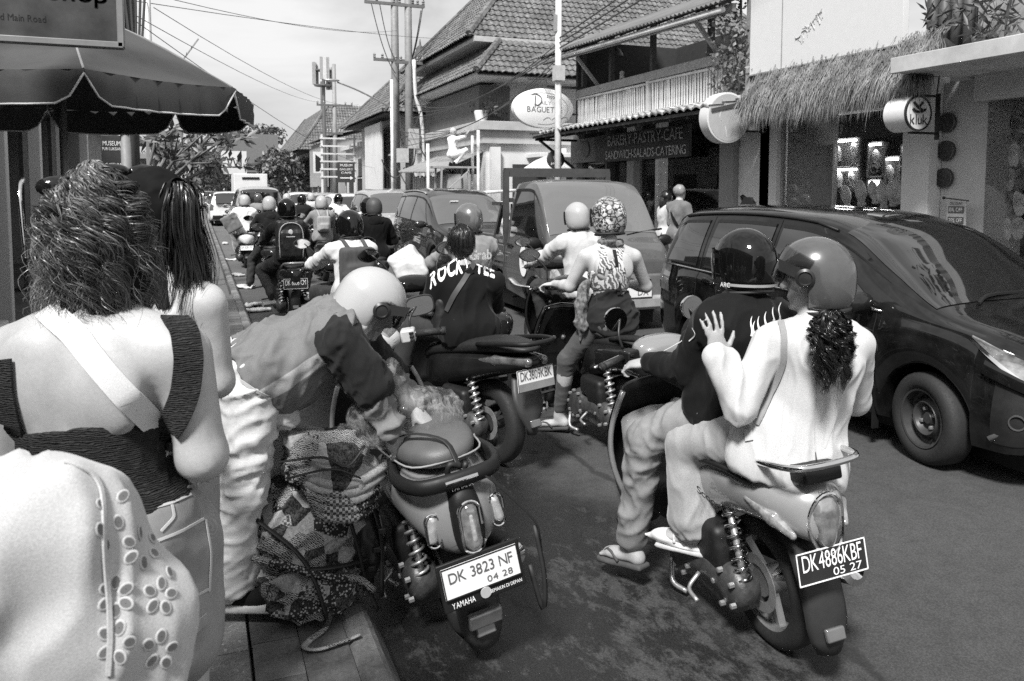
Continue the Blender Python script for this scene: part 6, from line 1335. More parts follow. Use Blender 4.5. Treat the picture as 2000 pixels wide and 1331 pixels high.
def add_hand(s, w, d, n, sd, curl=.5, spread=.25, k=.008, sc=1.0, thumb=.7):
    """w wrist, d along the hand, n out of the palm, sd +1 right hand (thumb side follows)"""
    d, n = Vector(d).normalized(), Vector(n).normalized(); n = (n - d * n.dot(d)).normalized(); ac = d.cross(n) * sd     # towards the thumb
    w = Vector(w); Rm = np.array([ac, d, n]); q = sc
    s.ell(w + d * .05 * q, (.039 * q, .052 * q, .016 * q), Rm, .012); s.ell(w + d * .03 * q + ac * .022 * q + n * .006, (.018 * q, .03 * q, .016 * q), Rm, .012)
    for i, (o, L) in enumerate(((.028, .92), (.009, 1.0), (-.011, .95), (-.029, .76))):
        p = w + d * .09 * q + ac * o * q; a = curl * .5; f = (d + ac * spread * o * 12).normalized()
        for j, (l, r0, r1) in enumerate(((.043, .0092, .0085), (.027, .0085, .0078), (.022, .0078, .0066))):
            e = p + (f * math.cos(a) + n * math.sin(a)) * l * L * q; s.cap(p, r0 * q, e, r1 * q, .004); p = e; a += curl * (1.0 if j == 0 else .8)
    p = w + d * .022 * q + ac * .026 * q; f = (d * .62 + ac * .78 * thumb + n * .25).normalized()
    for l, r0, r1 in ((.036, .0125, .0105), (.03, .0105, .009), (.024, .009, .007)):
        e = p + f * l * q; s.cap(p, r0 * q, e, r1 * q, .006); p = e; f = (f + d * .35 + n * curl * .25).normalized()
def add_foot(s, ank, d, toes=True, sc=1.0, up=(0, 0, 1)):
    d = Vector(d).normalized(); u = Vector(up); u = (u - d * u.dot(d)).normalized(); r = d.cross(u); a = Vector(ank) - u * .055 * sc; Rm = np.array([r, d, u])
    s.cap(Vector(ank), .036 * sc, a - d * .035 * sc, .032 * sc, .02); s.ell(a + d * .06 * sc - u * .0, (.04 * sc, .105 * sc, .027 * sc), Rm, .03); s.ell(a + d * .10 * sc, (.045 * sc, .05 * sc, .019 * sc), Rm, .02)
    if toes:
        for i, o in enumerate((-.03, -.013, .003, .018, .031)): s.cap(a + d * .13 * sc + r * o * sc - u * .006, .0105 * sc, a + d * (.175 - .009 * abs(i - 1)) * sc + r * o * 1.08 * sc - u * .01, .0085 * sc, .004)
def add_head(s, J, sc=1.0, face=True):
    u, f = J['hup'], J['face']; r = f.cross(u); h = J['hed']; Rm = np.array([r, f, u])
    s.ell(h + u * .012, (.075 * sc, .093 * sc, .105 * sc), Rm, .02); s.ell(h + f * .028 - u * .06, (.052 * sc, .058 * sc, .055 * sc), Rm, .03)
    if face:
        s.cap(h + f * .083 + u * .008, .010, h + f * .106 - u * .026, .013, .012)                      # nose
        s.cap(h + f * .078 + u * .03 - r * .035, .010, h + f * .078 + u * .03 + r * .035, .010, .014)   # brow
        s.ell(h + f * .084 - u * .064, (.024, .010, .012), Rm, .008); s.ell(h + f * .075 - u * .098, (.02, .016, .014), Rm, .014)
        for e in (-1, 1): s.ell(h + r * e * .031 + f * .088 + u * .008, (.013, .010, .009), Rm, .004, -1); s.ell(h + r * e * .031 + f * .079 + u * .008, (.0125, .0125, .0125), Rm, .002)
    for e in (-1, 1): s.ell(h + r * e * .077 - f * .006 - u * .012, (.011, .019, .03), Rm, .008)
def add_torso(s, J, o=0.0, sc=1.0, fem=0, k=.05, low=True, sh=True):
    Fm = tframe(J); rt, fw, up = (Vector(q) for q in Fm); p, c = J['pel'], J['che']; hw = (J['sr'] - J['sl']).length / 2
    if low:
        s.ell(p + up * .02, ((.150 + .018 * fem) * sc + o, .105 * sc + o, .115 * sc + o), Fm, k)
        for e in (-1, 1): s.ell(p - fw * .055 + rt * e * .07 - up * .035, (.085 * sc + o, .085 * sc + o, .095 * sc + o), Fm, k)
    s.ell(p.lerp(c, .5), ((.132 - .012 * fem) * sc + o, .095 * sc + o, .15 * sc + o), Fm, k); s.ell(c, (hw * .80 + o, .112 * sc + o, .155 * sc + o), Fm, k)
    s.ell(c + up * .07 - fw * .02, (hw * .82 + o, .085 * sc + o, .10 * sc + o), Fm, k)
    if sh: s.cap(J['sl'] + rt * .02, .052 * sc + o, J['sr'] - rt * .02, .052 * sc + o, k); s.cap(J['nck'] - up * .0, .05 * sc + o * .4, J['sl'].lerp(J['nck'], .35), .045 * sc + o, k); s.cap(J['nck'], .05 * sc + o * .4, J['sr'].lerp(J['nck'], .35), .045 * sc + o, k)
def add_arm(s, J, sd, o=0.0, sc=1.0, t0=0.0, t1=2.0, k=.025, w=(.052, .041, .029)):
    a, b, c = J['s' + sd], J['e' + sd], J['w' + sd]
    if t1 <= 1: s.cap(a, w[0] * sc + o, a.lerp(b, t1), (w[0] + (w[1] - w[0]) * t1) * sc + o * 1.25, k)
    else: s.cap(a, w[0] * sc + o, b, w[1] * sc + o, k); e = b.lerp(c, min(1, t1 - 1)); s.cap(b, w[1] * sc + o, e, (w[1] + (w[2] - w[1]) * (t1 - 1)) * sc + o, k)
    if t1 >= 1.9 and o == 0: s.ell(b.lerp(c, .28), (.043 * sc, .043 * sc, .07 * sc), frame(c - b), k)
def add_leg(s, J, sd, o=0.0, sc=1.0, t1=2.0, k=.03, w=(.088, .06, .038), flare=0):
    a, b, c = J['h' + sd], J['k' + sd], J['a' + sd]
    if t1 <= 1: s.cap(a, w[0] * sc + o, a.lerp(b, t1), (w[0] + (w[1] - w[0]) * t1) * sc + o * 1.3, k)
    else: s.cap(a, w[0] * sc + o, b, w[1] * sc + o, k); e = b.lerp(c, min(1, t1 - 1)); s.cap(b, w[1] * sc + o, e, w[2] * sc + o + flare, k)
    if o == 0 and t1 >= 1.9:
        d = (c - b).normalized(); th = (b - a).normalized(); back = (th - d * th.dot(d)); back = back.normalized() * -1 if back.length > .05 else Vector((0, -1, 0)); s.ell(b.lerp(c, .3) + (-back if False else Vector((0, 0, 0))), (.052 * sc, .055 * sc, .11 * sc), frame(d), k)
def person(label, J, base, skin=SKINM, sc=1.0, fem=0, vox=.009, hands=None, feet=None, group=None, face=True, toes=True, neck=.052, back=False):
    """J: joints in world space; returns root, local joints, body object"""
    base = Vector(base); L = {k: (v - base if k not in ('face', 'hup') and isinstance(v, Vector) else v) for k, v in J.items()}
    t = thing('person', label, 'person', base, group=group); s = SD(vox, .03)
    add_torso(s, L, 0, sc, fem); s.cap(L['nck'] - V3(0, 0, .03), neck * sc, L['hed'] - L['hup'] * .04, neck * sc * .97, .03); add_head(s, L, sc, face)
    if back:        # shoulder blades and the furrow of the spine
        Fm = tframe(L); rt, fw, up = (Vector(q) for q in Fm); c = L['che']
        for e in (-1, 1): s.ell(c + rt * e * .085 - fw * .088 + up * .055, (.052, .022, .085), np.array([(rt + up * e * .25).normalized(), fw, (up - rt * e * .25).normalized()]), .03)
        s.cap(c - fw * .128 + up * .12, .010, L['pel'] - fw * .118 + up * .08, .012, .035, -1)
    for sd in 'lr':
        add_arm(s, L, sd, 0, sc); add_leg(s, L, sd, 0, sc)
        d = (L['w' + sd] - L['e' + sd]).normalized(); h = (hands or {}).get(sd, {})
        add_hand(s, L['w' + sd] - d * .01, h.get('d', d), h.get('n', (0, 0, -1)), (1 if sd == 'r' else -1) * h.get('flip', 1), h.get('curl', 1.0), h.get('spread', .2), sc=h.get('sc', 1.0) * sc, thumb=h.get('thumb', .7))
        f = (feet or {}).get(sd, None) or Vector((L['face'].x, L['face'].y, -.1)); add_foot(s, L['a' + sd], f, toes, sc, (feet or {}).get('up' + sd, (0, 0, 1)))
    me = s.mesh('body'); me.materials.append(skin); b = ob('body', me, None, t); return t, L, b
def cloth(t, name, s, mat, wr=(.008, .09, (0, 0, 1), 1), relax=1): return ob(name, s.mesh(name, wr, relax), mat, t)
def tee(t, L, mat, o=.014, sleeve=.62, name='shirt', sc=1.0, fem=0, hem=-.10, vox=.009, wr=(.008, .09, (.3, 0, 1), 1), loose=.012, neck=0, puff=0.0):
    s = SD(vox, .045); up = Vector(tframe(L)[2]); add_torso(s, L, o, sc, fem); p = L['pel'] + up * hem
    s.ell(L['pel'] + up * (hem + .1), (.155 * sc + o + loose, .12 * sc + o + loose, .14), tframe(L), .05); s.cut(p, -up)
    if sleeve:
        for sd in 'lr': add_arm(s, L, sd, o + puff, sc, t1=sleeve, k=.03)
    if neck: s.ell(L['nck'] + up * .02, (.062 * sc, .07 * sc, .03), tframe(L), .01, -1)
    return cloth(t, name, s, mat, wr)
def trousers(t, L, mat, o=.014, t1=1.93, sc=1.0, fem=0, name='trousers', vox=.009, wr=(.008, .08, (.2, .2, 1), 3), flare=.012):
    s = SD(vox, .035); Fm = tframe(L); rt, fw, up = (Vector(q) for q in Fm); p = L['pel']
    s.ell(p + up * .02, ((.150 + .018 * fem) * sc + o, .105 * sc + o, .12 * sc + o), Fm, .04)
    for e in (-1, 1): s.ell(p - fw * .055 + rt * e * .07 - up * .035, (.085 * sc + o, .085 * sc + o, .095 * sc + o), Fm, .05)
    s.cut(p + up * .11, up)
    for sd in 'lr': add_leg(s, L, sd, o, sc, t1=t1, flare=flare)
    return cloth(t, name, s, mat, wr)
def shoes(t, L, mat, feet, sc=1.05, name='shoe', sole=None):
    for sd in 'lr':
        f = Vector(feet[sd]).normalized(); u = Vector(feet.get('up' + sd, (0, 0, 1))); u = (u - f * u.dot(f)).normalized(); r = f.cross(u); a = L['a' + sd] - u * .05; Rm = np.array([r, f, u]); s = SD(.011, .02)
        s.ell(a + f * .05, (.05, .135, .042), Rm).cap(a - f * .02 + u * .05, .045, a - f * .03, .042).ell(a + f * .11, (.047, .06, .03), Rm).cut(a - u * .028, -u)
        q = cloth(t, name, s, mat, None)
        if sole: s = SD(.008, .01); s.box(a + f * .045 - u * .03, (.04, .125, .006), Rm, .012); ob('sole', s.mesh('sole'), sole, q).matrix_parent_inverse = Matrix()
def sandals(t, L, feet, mat=None, strap=True):
    mat = mat or M('sandal_foam', .06, .8)
    for sd in 'lr':
        f = Vector(feet[sd]).normalized(); u = Vector(feet.get('up' + sd, (0, 0, 1))); u = (u - f * u.dot(f)).normalized(); r = f.cross(u); a = L['a' + sd] - u * .055; Rm = np.array([r, f, u]); s = SD(.007, .02)
        s.box(a + f * .06 - u * .034, (.03, .12, .004), Rm, .009).ell(a + f * .12 - u * .034, (.05, .065, .011), Rm); o = ob('sandal', s.mesh('sandal'), mat, t)
        MB().tube([a + f * .05 + r * .043 - u * .02, a + f * .085 + r * .034 + u * .012, a + f * .125 - r * .022 + u * .016, a + f * .145 - r * .02 - u * .01], .007, 6).tube([a + f * .05 - r * .043 - u * .02, a + f * .085 - r * .038 + u * .012, a + f * .125 - r * .022 + u * .016], .007, 6).build('strap', mat, o, True).matrix_parent_inverse = Matrix()
# helmets: head frame, +Y forward, +Z up, origin at the head centre
def helmet_mesh(kind):
    s = SD(.006, .02).ell((0, -.008, .028), (.126, .150, .142)).ell((0, -.03, -.03), (.122, .125, .12)).cut((0, 0, -.115), (0, .12, -1))
    s.ell((0, -.008, .02), (.104, .126, .118), None, .004, -1).ell((0, -.02, -.09), (.09, .1, .09), None, .01, -1)
    if kind == 'jet': s.box((0, .16, -.05), (.2, .115, .085), None, .02, .012, -1)
    else: s.box((0, .16, -.0), (.2, .1, .045), None, .02, .01, -1)
    return s.mesh('helmet', relax=2)
HM = {k: helmet_mesh(k) for k in ('jet', 'full')}
VISM = mat_glass('visor', .55, .02, .05); VISD = mat_glass('visor_dark', .08, .02, .05)
def visor_mesh():
    rows = []
    for t in np.linspace(0, 1, 10):
        e = .30 - .95 * t; rows.append([(.133 * math.sin(a) * math.cos(e * .55), -.008 + .163 * math.cos(a) * math.cos(e * .6), .03 + .15 * math.sin(e)) for a in np.linspace(-1.25, 1.25, 21)])
    return MB().loft(rows, cap=False, closed=False).mesh('visor')
VM = visor_mesh(); EM = MB().tube([(.113 * math.sin(a), -.022 + .112 * math.cos(a) * (1 if math.cos(a) < 0 else .55), -.112 - .012 * math.cos(a)) for a in np.linspace(0, 2 * math.pi, 41)], .0085, 6).mesh('rim')
for me_ in (HM['jet'], HM['full'], VM, EM): me_.materials.append(None)
def own(o, mat):        # shared mesh, own material
    o.material_slots[0].link = 'OBJECT'; o.material_slots[0].material = mat; return o
def helmet(t, L, mat, kind='jet', visor=None, up_visor=0, stripe=None, rim=None, name='helmet', sc=.93, knob=False, tilt=0):
    o = own(ob(name, HM[kind], None, t), mat)
    u, f = L['hup'], L['face']; r = f.cross(u).normalized(); u = r.cross(f)
    o.matrix_local = Matrix.Translation(L['hed']) @ Matrix((r, f, u)).transposed().to_4x4() @ Matrix.Rotation(tilt, 4, 'X') @ Matrix.Scale(sc, 4)
    own(ob('edge_trim', EM, None, o), rim or M('helmet_rim', .015, .6))
    if visor: q = own(ob('visor', VM, None, o), visor); q.rotation_euler = (up_visor, 0, 0)
    if knob:
        for sd in (-1, 1): auto_smooth(MB().lathe([(.036, 0), (.036, .014), (.026, .02), (.022, .014), (.001, .016)], (sd * .118, .035, .02), (sd, 0, 0), 24).build('visor_knob', M('knob_dark', .03, .4, .4), o)); MB().loft([[(sd * .128, .02 + .11 * k_, .02 + z_ + .05 * k_) for z_ in (-.022, .022)] for k_ in (0, .35, .7, 1)], cap=False, closed=False).build('visor_arm', M('knob_dark', .03), o)
    if stripe: 
        rows = [[((.124 + .0035) * math.sin(a) * k_, -.03 + (.127 + .0035) * -math.cos(a) * k_, z_) for a in np.linspace(-1.5, 1.5, 25)] for z_, k_ in ((-.078, .985), (-.066, 1.0))]
        MB().loft(rows, cap=False, closed=False).build('stripe', stripe, o, True)
    return o
# hair: strands inside a volume that falls from the crown
def hair(t, name, crown, length, rad, mat, n=900, seg=26, curl=.008, freq=9, width=.0018, seed=1, up=(0, 0, 1), back=None, spread=1.0, taper=.5, prof=None, ends=.15, frizz=.003, clump=1):
    """strands leave the crown, follow a bulging profile prof(t)->(radius share, drop share) and curl"""
    g = np.random.default_rng(seed); T = np.linspace(0, 1, seg)
    prof = prof or (lambda q: (np.sin(np.minimum(q * 1.9, 1.57)) * (1 - .18 * np.maximum(q - .6, 0)), np.maximum(q - .05, 0) ** 1.35))
    nc = max(1, n // clump); ci = g.integers(0, nc, n); pick = lambda a, b: g.uniform(a, b, nc)[ci]
    az = pick(0, 2 * math.pi) + g.normal(0, .035, n); lay = pick(.62, 1.0) ** .6 * g.normal(1, .012, n); ln = length * pick(1 - ends * 2, 1 + ends * .4) * g.uniform(.94, 1.03, n)
    pr, pd = prof(T); ph = pick(0, 6.28) + g.normal(0, .25, n); fr = freq * pick(.7, 1.4)
    Rr = rad * 1.0 if not isinstance(rad, (tuple, list)) else None; rx, ry = (rad, rad) if Rr else rad
    X = np.cos(az)[:, None] * lay[:, None] * rx * pr[None]; Y = np.sin(az)[:, None] * lay[:, None] * ry * pr[None]; Z = -ln[:, None] * pd[None]
    wob = np.minimum(.12 + T * 1.5, 1)[None] * curl * pick(.5, 1.4)[:, None] * g.uniform(.85, 1.15, n)[:, None]; k = fr[:, None] * T[None] * 6.28 + ph[:, None]
    rad_d = np.stack([np.cos(az), np.sin(az)], 1); tan = np.stack([-np.sin(az), np.cos(az)], 1)
    X = X + wob * (np.cos(k) * rad_d[:, :1] + np.sin(k) * tan[:, :1]); Y = Y + wob * (np.cos(k) * rad_d[:, 1:] + np.sin(k) * tan[:, 1:]); Z = Z + wob * .6 * np.sin(k * 1.0 + 1)
    j = g.normal(0, frizz, (n, 3)); P = np.stack([X, Y, Z], 2) + j[:, None, :] * T[None, :, None] * 6
    P = P + np.array(crown)
    return strands(t, name, P, width, mat)
def strands(t, name, P, width, mat):
    n, seg, _ = P.shape; d = np.gradient(P, axis=1); d /= np.linalg.norm(d, axis=2)[..., None] + 1e-9
    o = P - P.mean((0, 1)); a = np.cross(d, o + np.random.default_rng(n).normal(0, .06, (n, 1, 3))); a /= np.linalg.norm(a, axis=2)[..., None] + 1e-9; w = (width * (1 - .6 * np.linspace(0, 1, seg) ** 2))[None, :, None]
    v = np.stack([P - a * w, P + a * w], 2).reshape(-1, 3); i = (np.arange(n)[:, None] * seg + np.arange(seg - 1)[None]) * 2
    return ob(name, raw_mesh(name, v, np.stack([i, i + 1, i + 3, i + 2], -1).reshape(-1, 4)), mat, t)
# ribbons and prints laid on a surface along what the picture shows
def bvh_mat(o, base):
    M_ = Matrix.Translation(base) @ o.matrix_local; return BVHTree.FromPolygons([M_ @ v.co for v in o.data.vertices], [list(p.vertices) for p in o.data.polygons])
def bvh_of(*objs, base):
    V, F, n = [], [], 0
    for o in objs:
        me = o.data; v = np.zeros(len(me.vertices) * 3); me.vertices.foreach_get('co', v); V += [Vector(q) + base for q in v.reshape(-1, 3)]; F += [[i + n for i in p.vertices] for p in me.polygons]; n = len(V)
    return BVHTree.FromPolygons(V, F)
def on_surf(b, px, py, off=.004, fall=None):
    d = ray(px, py).normalized(); h = b.ray_cast(Vector((0, 0, CAM_H)), d)
    if h[0] is None: return fall, -d
    nn = h[1] if h[1].dot(d) < 0 else -h[1]; return h[0] + nn * off, nn
def ribbon(t, name, b, path, width, mat, base, off=.005, thick=.003, n=40, ends=None):
    """path in photo pixels, swept over the surface"""
    k = np.linspace(0, len(path) - 1, n); px = np.interp(k, range(len(path)), [p[0] for p in path]); py = np.interp(k, range(len(path)), [p[1] for p in path]); P, N = [], []
    for x, y in zip(px, py):
        p, nn = on_surf(b, x, y, off)
        if p is not None: P.append(p); N.append(nn)
    A = np.array(P); Nn = np.array(N); ker = np.ones(5) / 5
    for ax in range(3):
        A[:, ax] = np.convolve(np.pad(A[:, ax], 2, 'edge'), ker, 'valid'); Nn[:, ax] = np.convolve(np.pad(Nn[:, ax], 2, 'edge'), ker, 'valid')
    D = np.gradient(A, axis=0); D /= np.linalg.norm(D, axis=1)[:, None]; S = np.cross(D, Nn); S /= np.linalg.norm(S, axis=1)[:, None]; W = width if not callable(width) else np.array([width(q) for q in np.linspace(0, 1, len(A))])[:, None]
    A = A - np.array(base); h = W / 2; q = [[a - s_ * hh, a + s_ * hh, a + s_ * hh + nn * thick, a - s_ * hh + nn * thick] for a, s_, nn, hh in zip(A, S, Nn / np.linalg.norm(Nn, axis=1)[:, None], np.broadcast_to(np.asarray(h, float).reshape(-1), (len(A),)))]
    return MB().loft(q).build(name, mat, t, bevel=.0008)
# ------------------------------------------------------------------ woman with curly hair, back to the camera
D1 = 1.44; base = AD(195, 500, D1 + .03); base.z = .15
f1 = ray(150, 370); f1.z = 0; f1.normalize()
J = dict(pel=AD(205, 1035, D1 + .05), che=AD(190, 775, D1 + .03), nck=AD(195, 640, D1 + .02), hed=AD(188, 470, D1 + .05), sl=AD(22, 695, D1 + .04), sr=AD(354, 692, D1), face=f1, hup=V3(0, 0, 1))
rt = f1.cross(V3(0, 0, 1))
for sd, e in (('l', -1), ('r', 1)):
    J['h' + sd] = J['pel'] + rt * e * .095 - V3(0, 0, .05); J['a' + sd] = Vector((base.x, base.y, .24)) + rt * e * .1 - f1 * .02; J['k' + sd] = (J['h' + sd] + J['a' + sd]) / 2 + f1 * .03
J['er'] = AD(395, 890, D1 + .02); J['wr'] = J['er'] + ray(405, 880).normalized() * .22; J['el'] = J['sl'] + V3(-.02, .02, -.27); J['wl'] = J['el'] + f1 * .2 + V3(0, 0, .1)
w1, L, body = person('woman with curly brown hair, smocked dark top and white shoulder strap', J, base, SKINL, 1.04, 1, .010, face=False, back=True)
bv = bvh_of(body, base=base)
def mat_smock():
    t = NT('smocked_cloth'); w = t.wave(62, 7, 3, 1.6, t.co((.5, .5, 1.3)), 'Z'); n = t.noise(50, 4)
    t.set('Base Color', t.math('MULTIPLY', t.rng(w, 0, 1, .012, .034), t.rng(n, .3, .7, .7, 1.3))); t.set('Roughness', .9); t.bump(t.math('ADD', w, t.math('MULTIPLY', n, .6)), .9, .012); return t.m
SMOCK = mat_smock()
s = SD(.008, .05); add_torso(s, L, .012, 1.04, 1, sh=False); up = Vector(tframe(L)[2])
s.cut(AD(150, 838, D1 - .1) - base, (up + f1 * .35)); s.cut(AD(200, 985, D1) - base, -up); cloth(w1, 'top', s, SMOCK, (.003, .02, (0, 0, 1), 2))
ribbon(w1, 'top_strap', bv, [(338, 622), (360, 650), (368, 700), (362, 770), (340, 830), (312, 862)], .05, SMOCK, base, .004, .005)
ribbon(w1, 'top_strap', bv, [(8, 700), (10, 760), (22, 820), (40, 850)], .05, SMOCK, base, .004, .005)
sh = SD(.010, .04); Fm = tframe(L); rt_, fw, upv = (Vector(q) for q in Fm); p = L['pel']; sh.ell(p + up * .03, (.178, .128, .14), Fm)
for e in (-1, 1): sh.ell(p - fw * .065 + rt_ * e * .075 - up * .035, (.098, .092, .105), Fm, .05)
sh.cut(p + up * .09, up)
for sd in 'lr': add_leg(sh, L, sd, .03, 1.03, t1=.46, k=.04)
sho = cloth(w1, 'denim_shorts', sh, DENIML, (.002, .05, (1, 0, .2), 4)); bs = bvh_of(sho, base=base)
STI = M('stitching', .5, .8)
ribbon(w1, 'waistband', bs, [(180, 985), (260, 975), (345, 958), (362, 945)], .034, DENIML, base, .0, .005)
for path in ([(270, 1000), (330, 985), (375, 965)], [(300, 1060), (350, 1040), (400, 1012)], [(400, 1012), (412, 1080), (408, 1160)], [(330, 1190), (380, 1165), (408, 1150)], [(312, 1040), (340, 1010), (335, 985)]): ribbon(w1, 'seam', bs, path, .006, STI, base, .001, .0015, 24)
ribbon(w1, 'hem', bs, [(330, 1262), (370, 1235), (405, 1205)], .024, DENIML, base, .001, .003, 20)
bst = ribbon(w1, 'bag_strap', bv, [(92, 606), (150, 655), (215, 735), (280, 810), (326, 862), (338, 876)], .043, mat_cloth('strap_white', .66, 500), base, .008, .003)
for k in ((322, 862), (334, 874)):
    p, nn = on_surf(bv, k[0], k[1], .02)
    if p is None: p, nn = AD(k[0], k[1], D1 - .12), -ray(*k).normalized()
    d = (Vector(Fm[0]) * .55 - V3(0, 0, .8)).normalized(); sd_ = d.cross(nn)
    MB().bar(p - base - sd_ * .028, p - base + sd_ * .028, .018, .012, nn).build('buckle', CHROME if k[0] > 335 else PLASTIC, w1, bevel=.003)
C0 = L['hed']; cap = SD(.01, .03).ell(C0 + V3(0, 0, .0), (.080, .095, .108)).ell(C0 - f1 * .03 - V3(0, 0, .07), (.082, .085, .12)); cloth(w1, 'hair_mass', cap, M('hair_under', .008, .9, spec=.1), (.02, .03, (0, 0, 1), 6))
pf = lambda q: (np.sin(np.minimum(q * 2.0, 1.57)) * (.92 + .14 * np.sin(np.minimum(q, 1) * 3.0)), np.maximum(q - .03, 0) ** 1.3)
hair(w1, 'hair_curls', np.array(C0 + V3(0, 0, .142) - f1 * .015), .325, (.086, .095), HAIRB, 8500, 27, .0135, 3.8, .00085, 5, prof=pf, frizz=.0010, clump=60, ends=.26)
hair(w1, 'flyaway_hair', np.array(C0 + V3(0, 0, .148) - f1 * .015), .33, (.094, .102), M("hair_light", .17, .33, spec=.6), 1500, 34, .014, 3.8, .0006, 6, prof=pf, frizz=.0022, clump=12)
gl = MB()
gl.tube([np.array(C0) + q for q in [np.array(-rt * .115 + f1 * .02 + V3(0, 0, -.03)), np.array(-rt * .122 + f1 * .05 + V3(0, 0, .09)), np.array(-rt * .118 + f1 * .10 + V3(0, 0, .115))]], .004, 6); gl.build('sunglass_arm', CHROME, w1, True)
MB().ell(C0 - rt * .06 + f1 * .105 + V3(0, 0, .10), (.04, .02, .022), 14, 8, (0, 0, math.atan2(f1.y, f1.x) - math.pi / 2)).ell(C0 + rt * .02 + f1 * .115 + V3(0, 0, .10), (.04, .02, .024), 14, 8, (0, 0, math.atan2(f1.y, f1.x) - math.pi / 2)).build('sunglasses', M('sunglass', .01, .08), w1, True)
# ------------------------------------------------------------------ woman with ponytail beside her
D2 = 2.05; base = AD(275, 500, D2 + .03); base.z = .15; f2 = ray(330, 370); f2.z = 0; f2.normalize(); fh = (Matrix.Rotation(R(38), 3, 'Z') @ f2); rt = f2.cross(V3(0, 0, 1))
J = dict(pel=AD(272, 872, D2 + .05), che=AD(308, 690, D2 + .04), nck=AD(322, 548, D2 + .03), hed=AD(296, 425, D2 + .06), sl=AD(238, 600, D2 + .05), sr=AD(405, 598, D2), face=fh, hup=V3(-.05, 0, 1).normalized())
for sd, e in (('l', -1), ('r', 1)):
    J['h' + sd] = J['pel'] + rt * e * .09 - V3(0, 0, .05); J['a' + sd] = Vector((base.x, base.y, .24)) + rt * e * .1 - f2 * .02; J['k' + sd] = (J['h' + sd] + J['a' + sd]) / 2 + f2 * .03
J['er'] = AD(425, 745, D2 + .03); J['wr'] = J['er'] + ray(415, 715).normalized() * .22; J['el'] = J['sl'] + V3(-.02, .02, -.27); J['wl'] = J['el'] + f2 * .2 + V3(0, 0, .1)
w2, L, body = person('woman with long ponytail and black halter tie standing on the pavement', J, base, SKINL, .98, 1, .010, face=True, back=True); bv = bvh_of(body, base=base)
s = SD(.008, .05); add_torso(s, L, .010, .98, 1, sh=False); up = Vector(tframe(L)[2]); s.cut(L['che'] - up * .0 - f2 * .1, (up - f2 * 1.1)); s.cut(L['pel'] + up * .03, -up); cloth(w2, 'halter_top', s, BLACKC, (.004, .04, (0, 0, 1), 2))
trousers(w2, L, DENIML, .022, .42, .98, 1, 'denim_shorts', flare=0)
for path in ([(312, 512), (318, 560), (325, 608)], [(300, 508), (302, 560), (318, 604)], [(285, 505), (305, 500), (335, 515)]): ribbon(w2, 'halter_tie', bv, path, .022, BLACKC, base, .004, .004, 20)
C0 = L['hed']; rh = fh.cross(V3(0, 0, 1))
cloth(w2, 'hair_mass', SD(.008, .02).ell(C0 + V3(0, 0, .025) - fh * .012, (.09, .105, .112), np.array([rh, fh, V3(0, 0, 1)])).cut(C0 + fh * .055, (fh - V3(0, 0, .9))), MATS['hair_under'], (.003, .02, (1, 0, .5), 6))
g = np.random.default_rng(31); n = 2500; T = np.linspace(0, 1, 22); a0 = np.array(C0 - fh * .105 + V3(0, 0, .075)); az = np.repeat(g.normal(0, 1, (n // 10, 3)), 10, 0) * [.010, .010, .008] + g.normal(0, .0012, (n, 3))
dr = np.array(-fh * .02 - rh * .0); P = a0 + az[:, None] * (1 + 1.4 * np.sin(np.minimum(T * 2, 1.6)))[None, :, None] + dr * np.sin(T * 1.7)[None, :, None] * 1.0 + np.array([0, 0, -1]) * (g.uniform(.28, .385, n)[:, None] * np.maximum(T - .04, 0)[None] ** 1.25)[..., None]
P[..., 2] += (.035 * np.sin(T * 3.1) * (T < .35))[None]; ph = np.repeat(g.uniform(0, 1.6, n // 10), 10)[:, None]; P += (np.stack([np.sin(T[None] * 9 + ph), np.cos(T[None] * 8 + ph), 0 * T[None] + 0 * ph], -1)) * .012 * T[None, :, None]
strands(w2, 'ponytail', P, .001, HAIRD)
hh = 1400; th = g.uniform(-1.5, 1.5, hh); P = []
for i in range(hh):
    st = C0 + (rh * math.sin(th[i]) * .09 + fh * (.04 + .05 * math.cos(th[i])) + V3(0, 0, .06 + .06 * math.cos(th[i]))) ; en = Vector(a0); P.append([np.array(st.lerp(en, q)) + np.array((st.lerp(en, q) - C0).normalized()) * (.118 - (st.lerp(en, q) - C0).length) * .9 * math.sin(math.pi * min(1, q * 1.0) ) for q in np.linspace(0, 1, 14)])
strands(w2, 'combed_hair', np.array(P), .0013, HAIRD)
ob('hair_band', MB().lathe([(.028, -.01), (.03, 0), (.028, .01)], a0, -fh + V3(0, 0, .3), 16, cap=False).mesh('band'), BLACKC, w2)
MB().tube([C0 + rh * .085 + fh * .0 + V3(0, 0, .02), C0 + rh * .085 + fh * .06 + V3(0, 0, .095), C0 + rh * .06 + fh * .09 + V3(0, 0, .12)], .003, 6).build('sunglass_arm', CHROME, w2, True)
MB().ell(C0 + rh * .045 + fh * .085 + V3(0, 0, .12), (.05, .02, .022), 12, 8, (0, 0, math.atan2(fh.y, fh.x) - math.pi / 2)).ell(C0 - rh * .045 + fh * .085 + V3(0, 0, .12), (.05, .02, .022), 12, 8, (0, 0, math.atan2(fh.y, fh.x) - math.pi / 2)).build('sunglasses', M('sunglass', .01), w2, True)
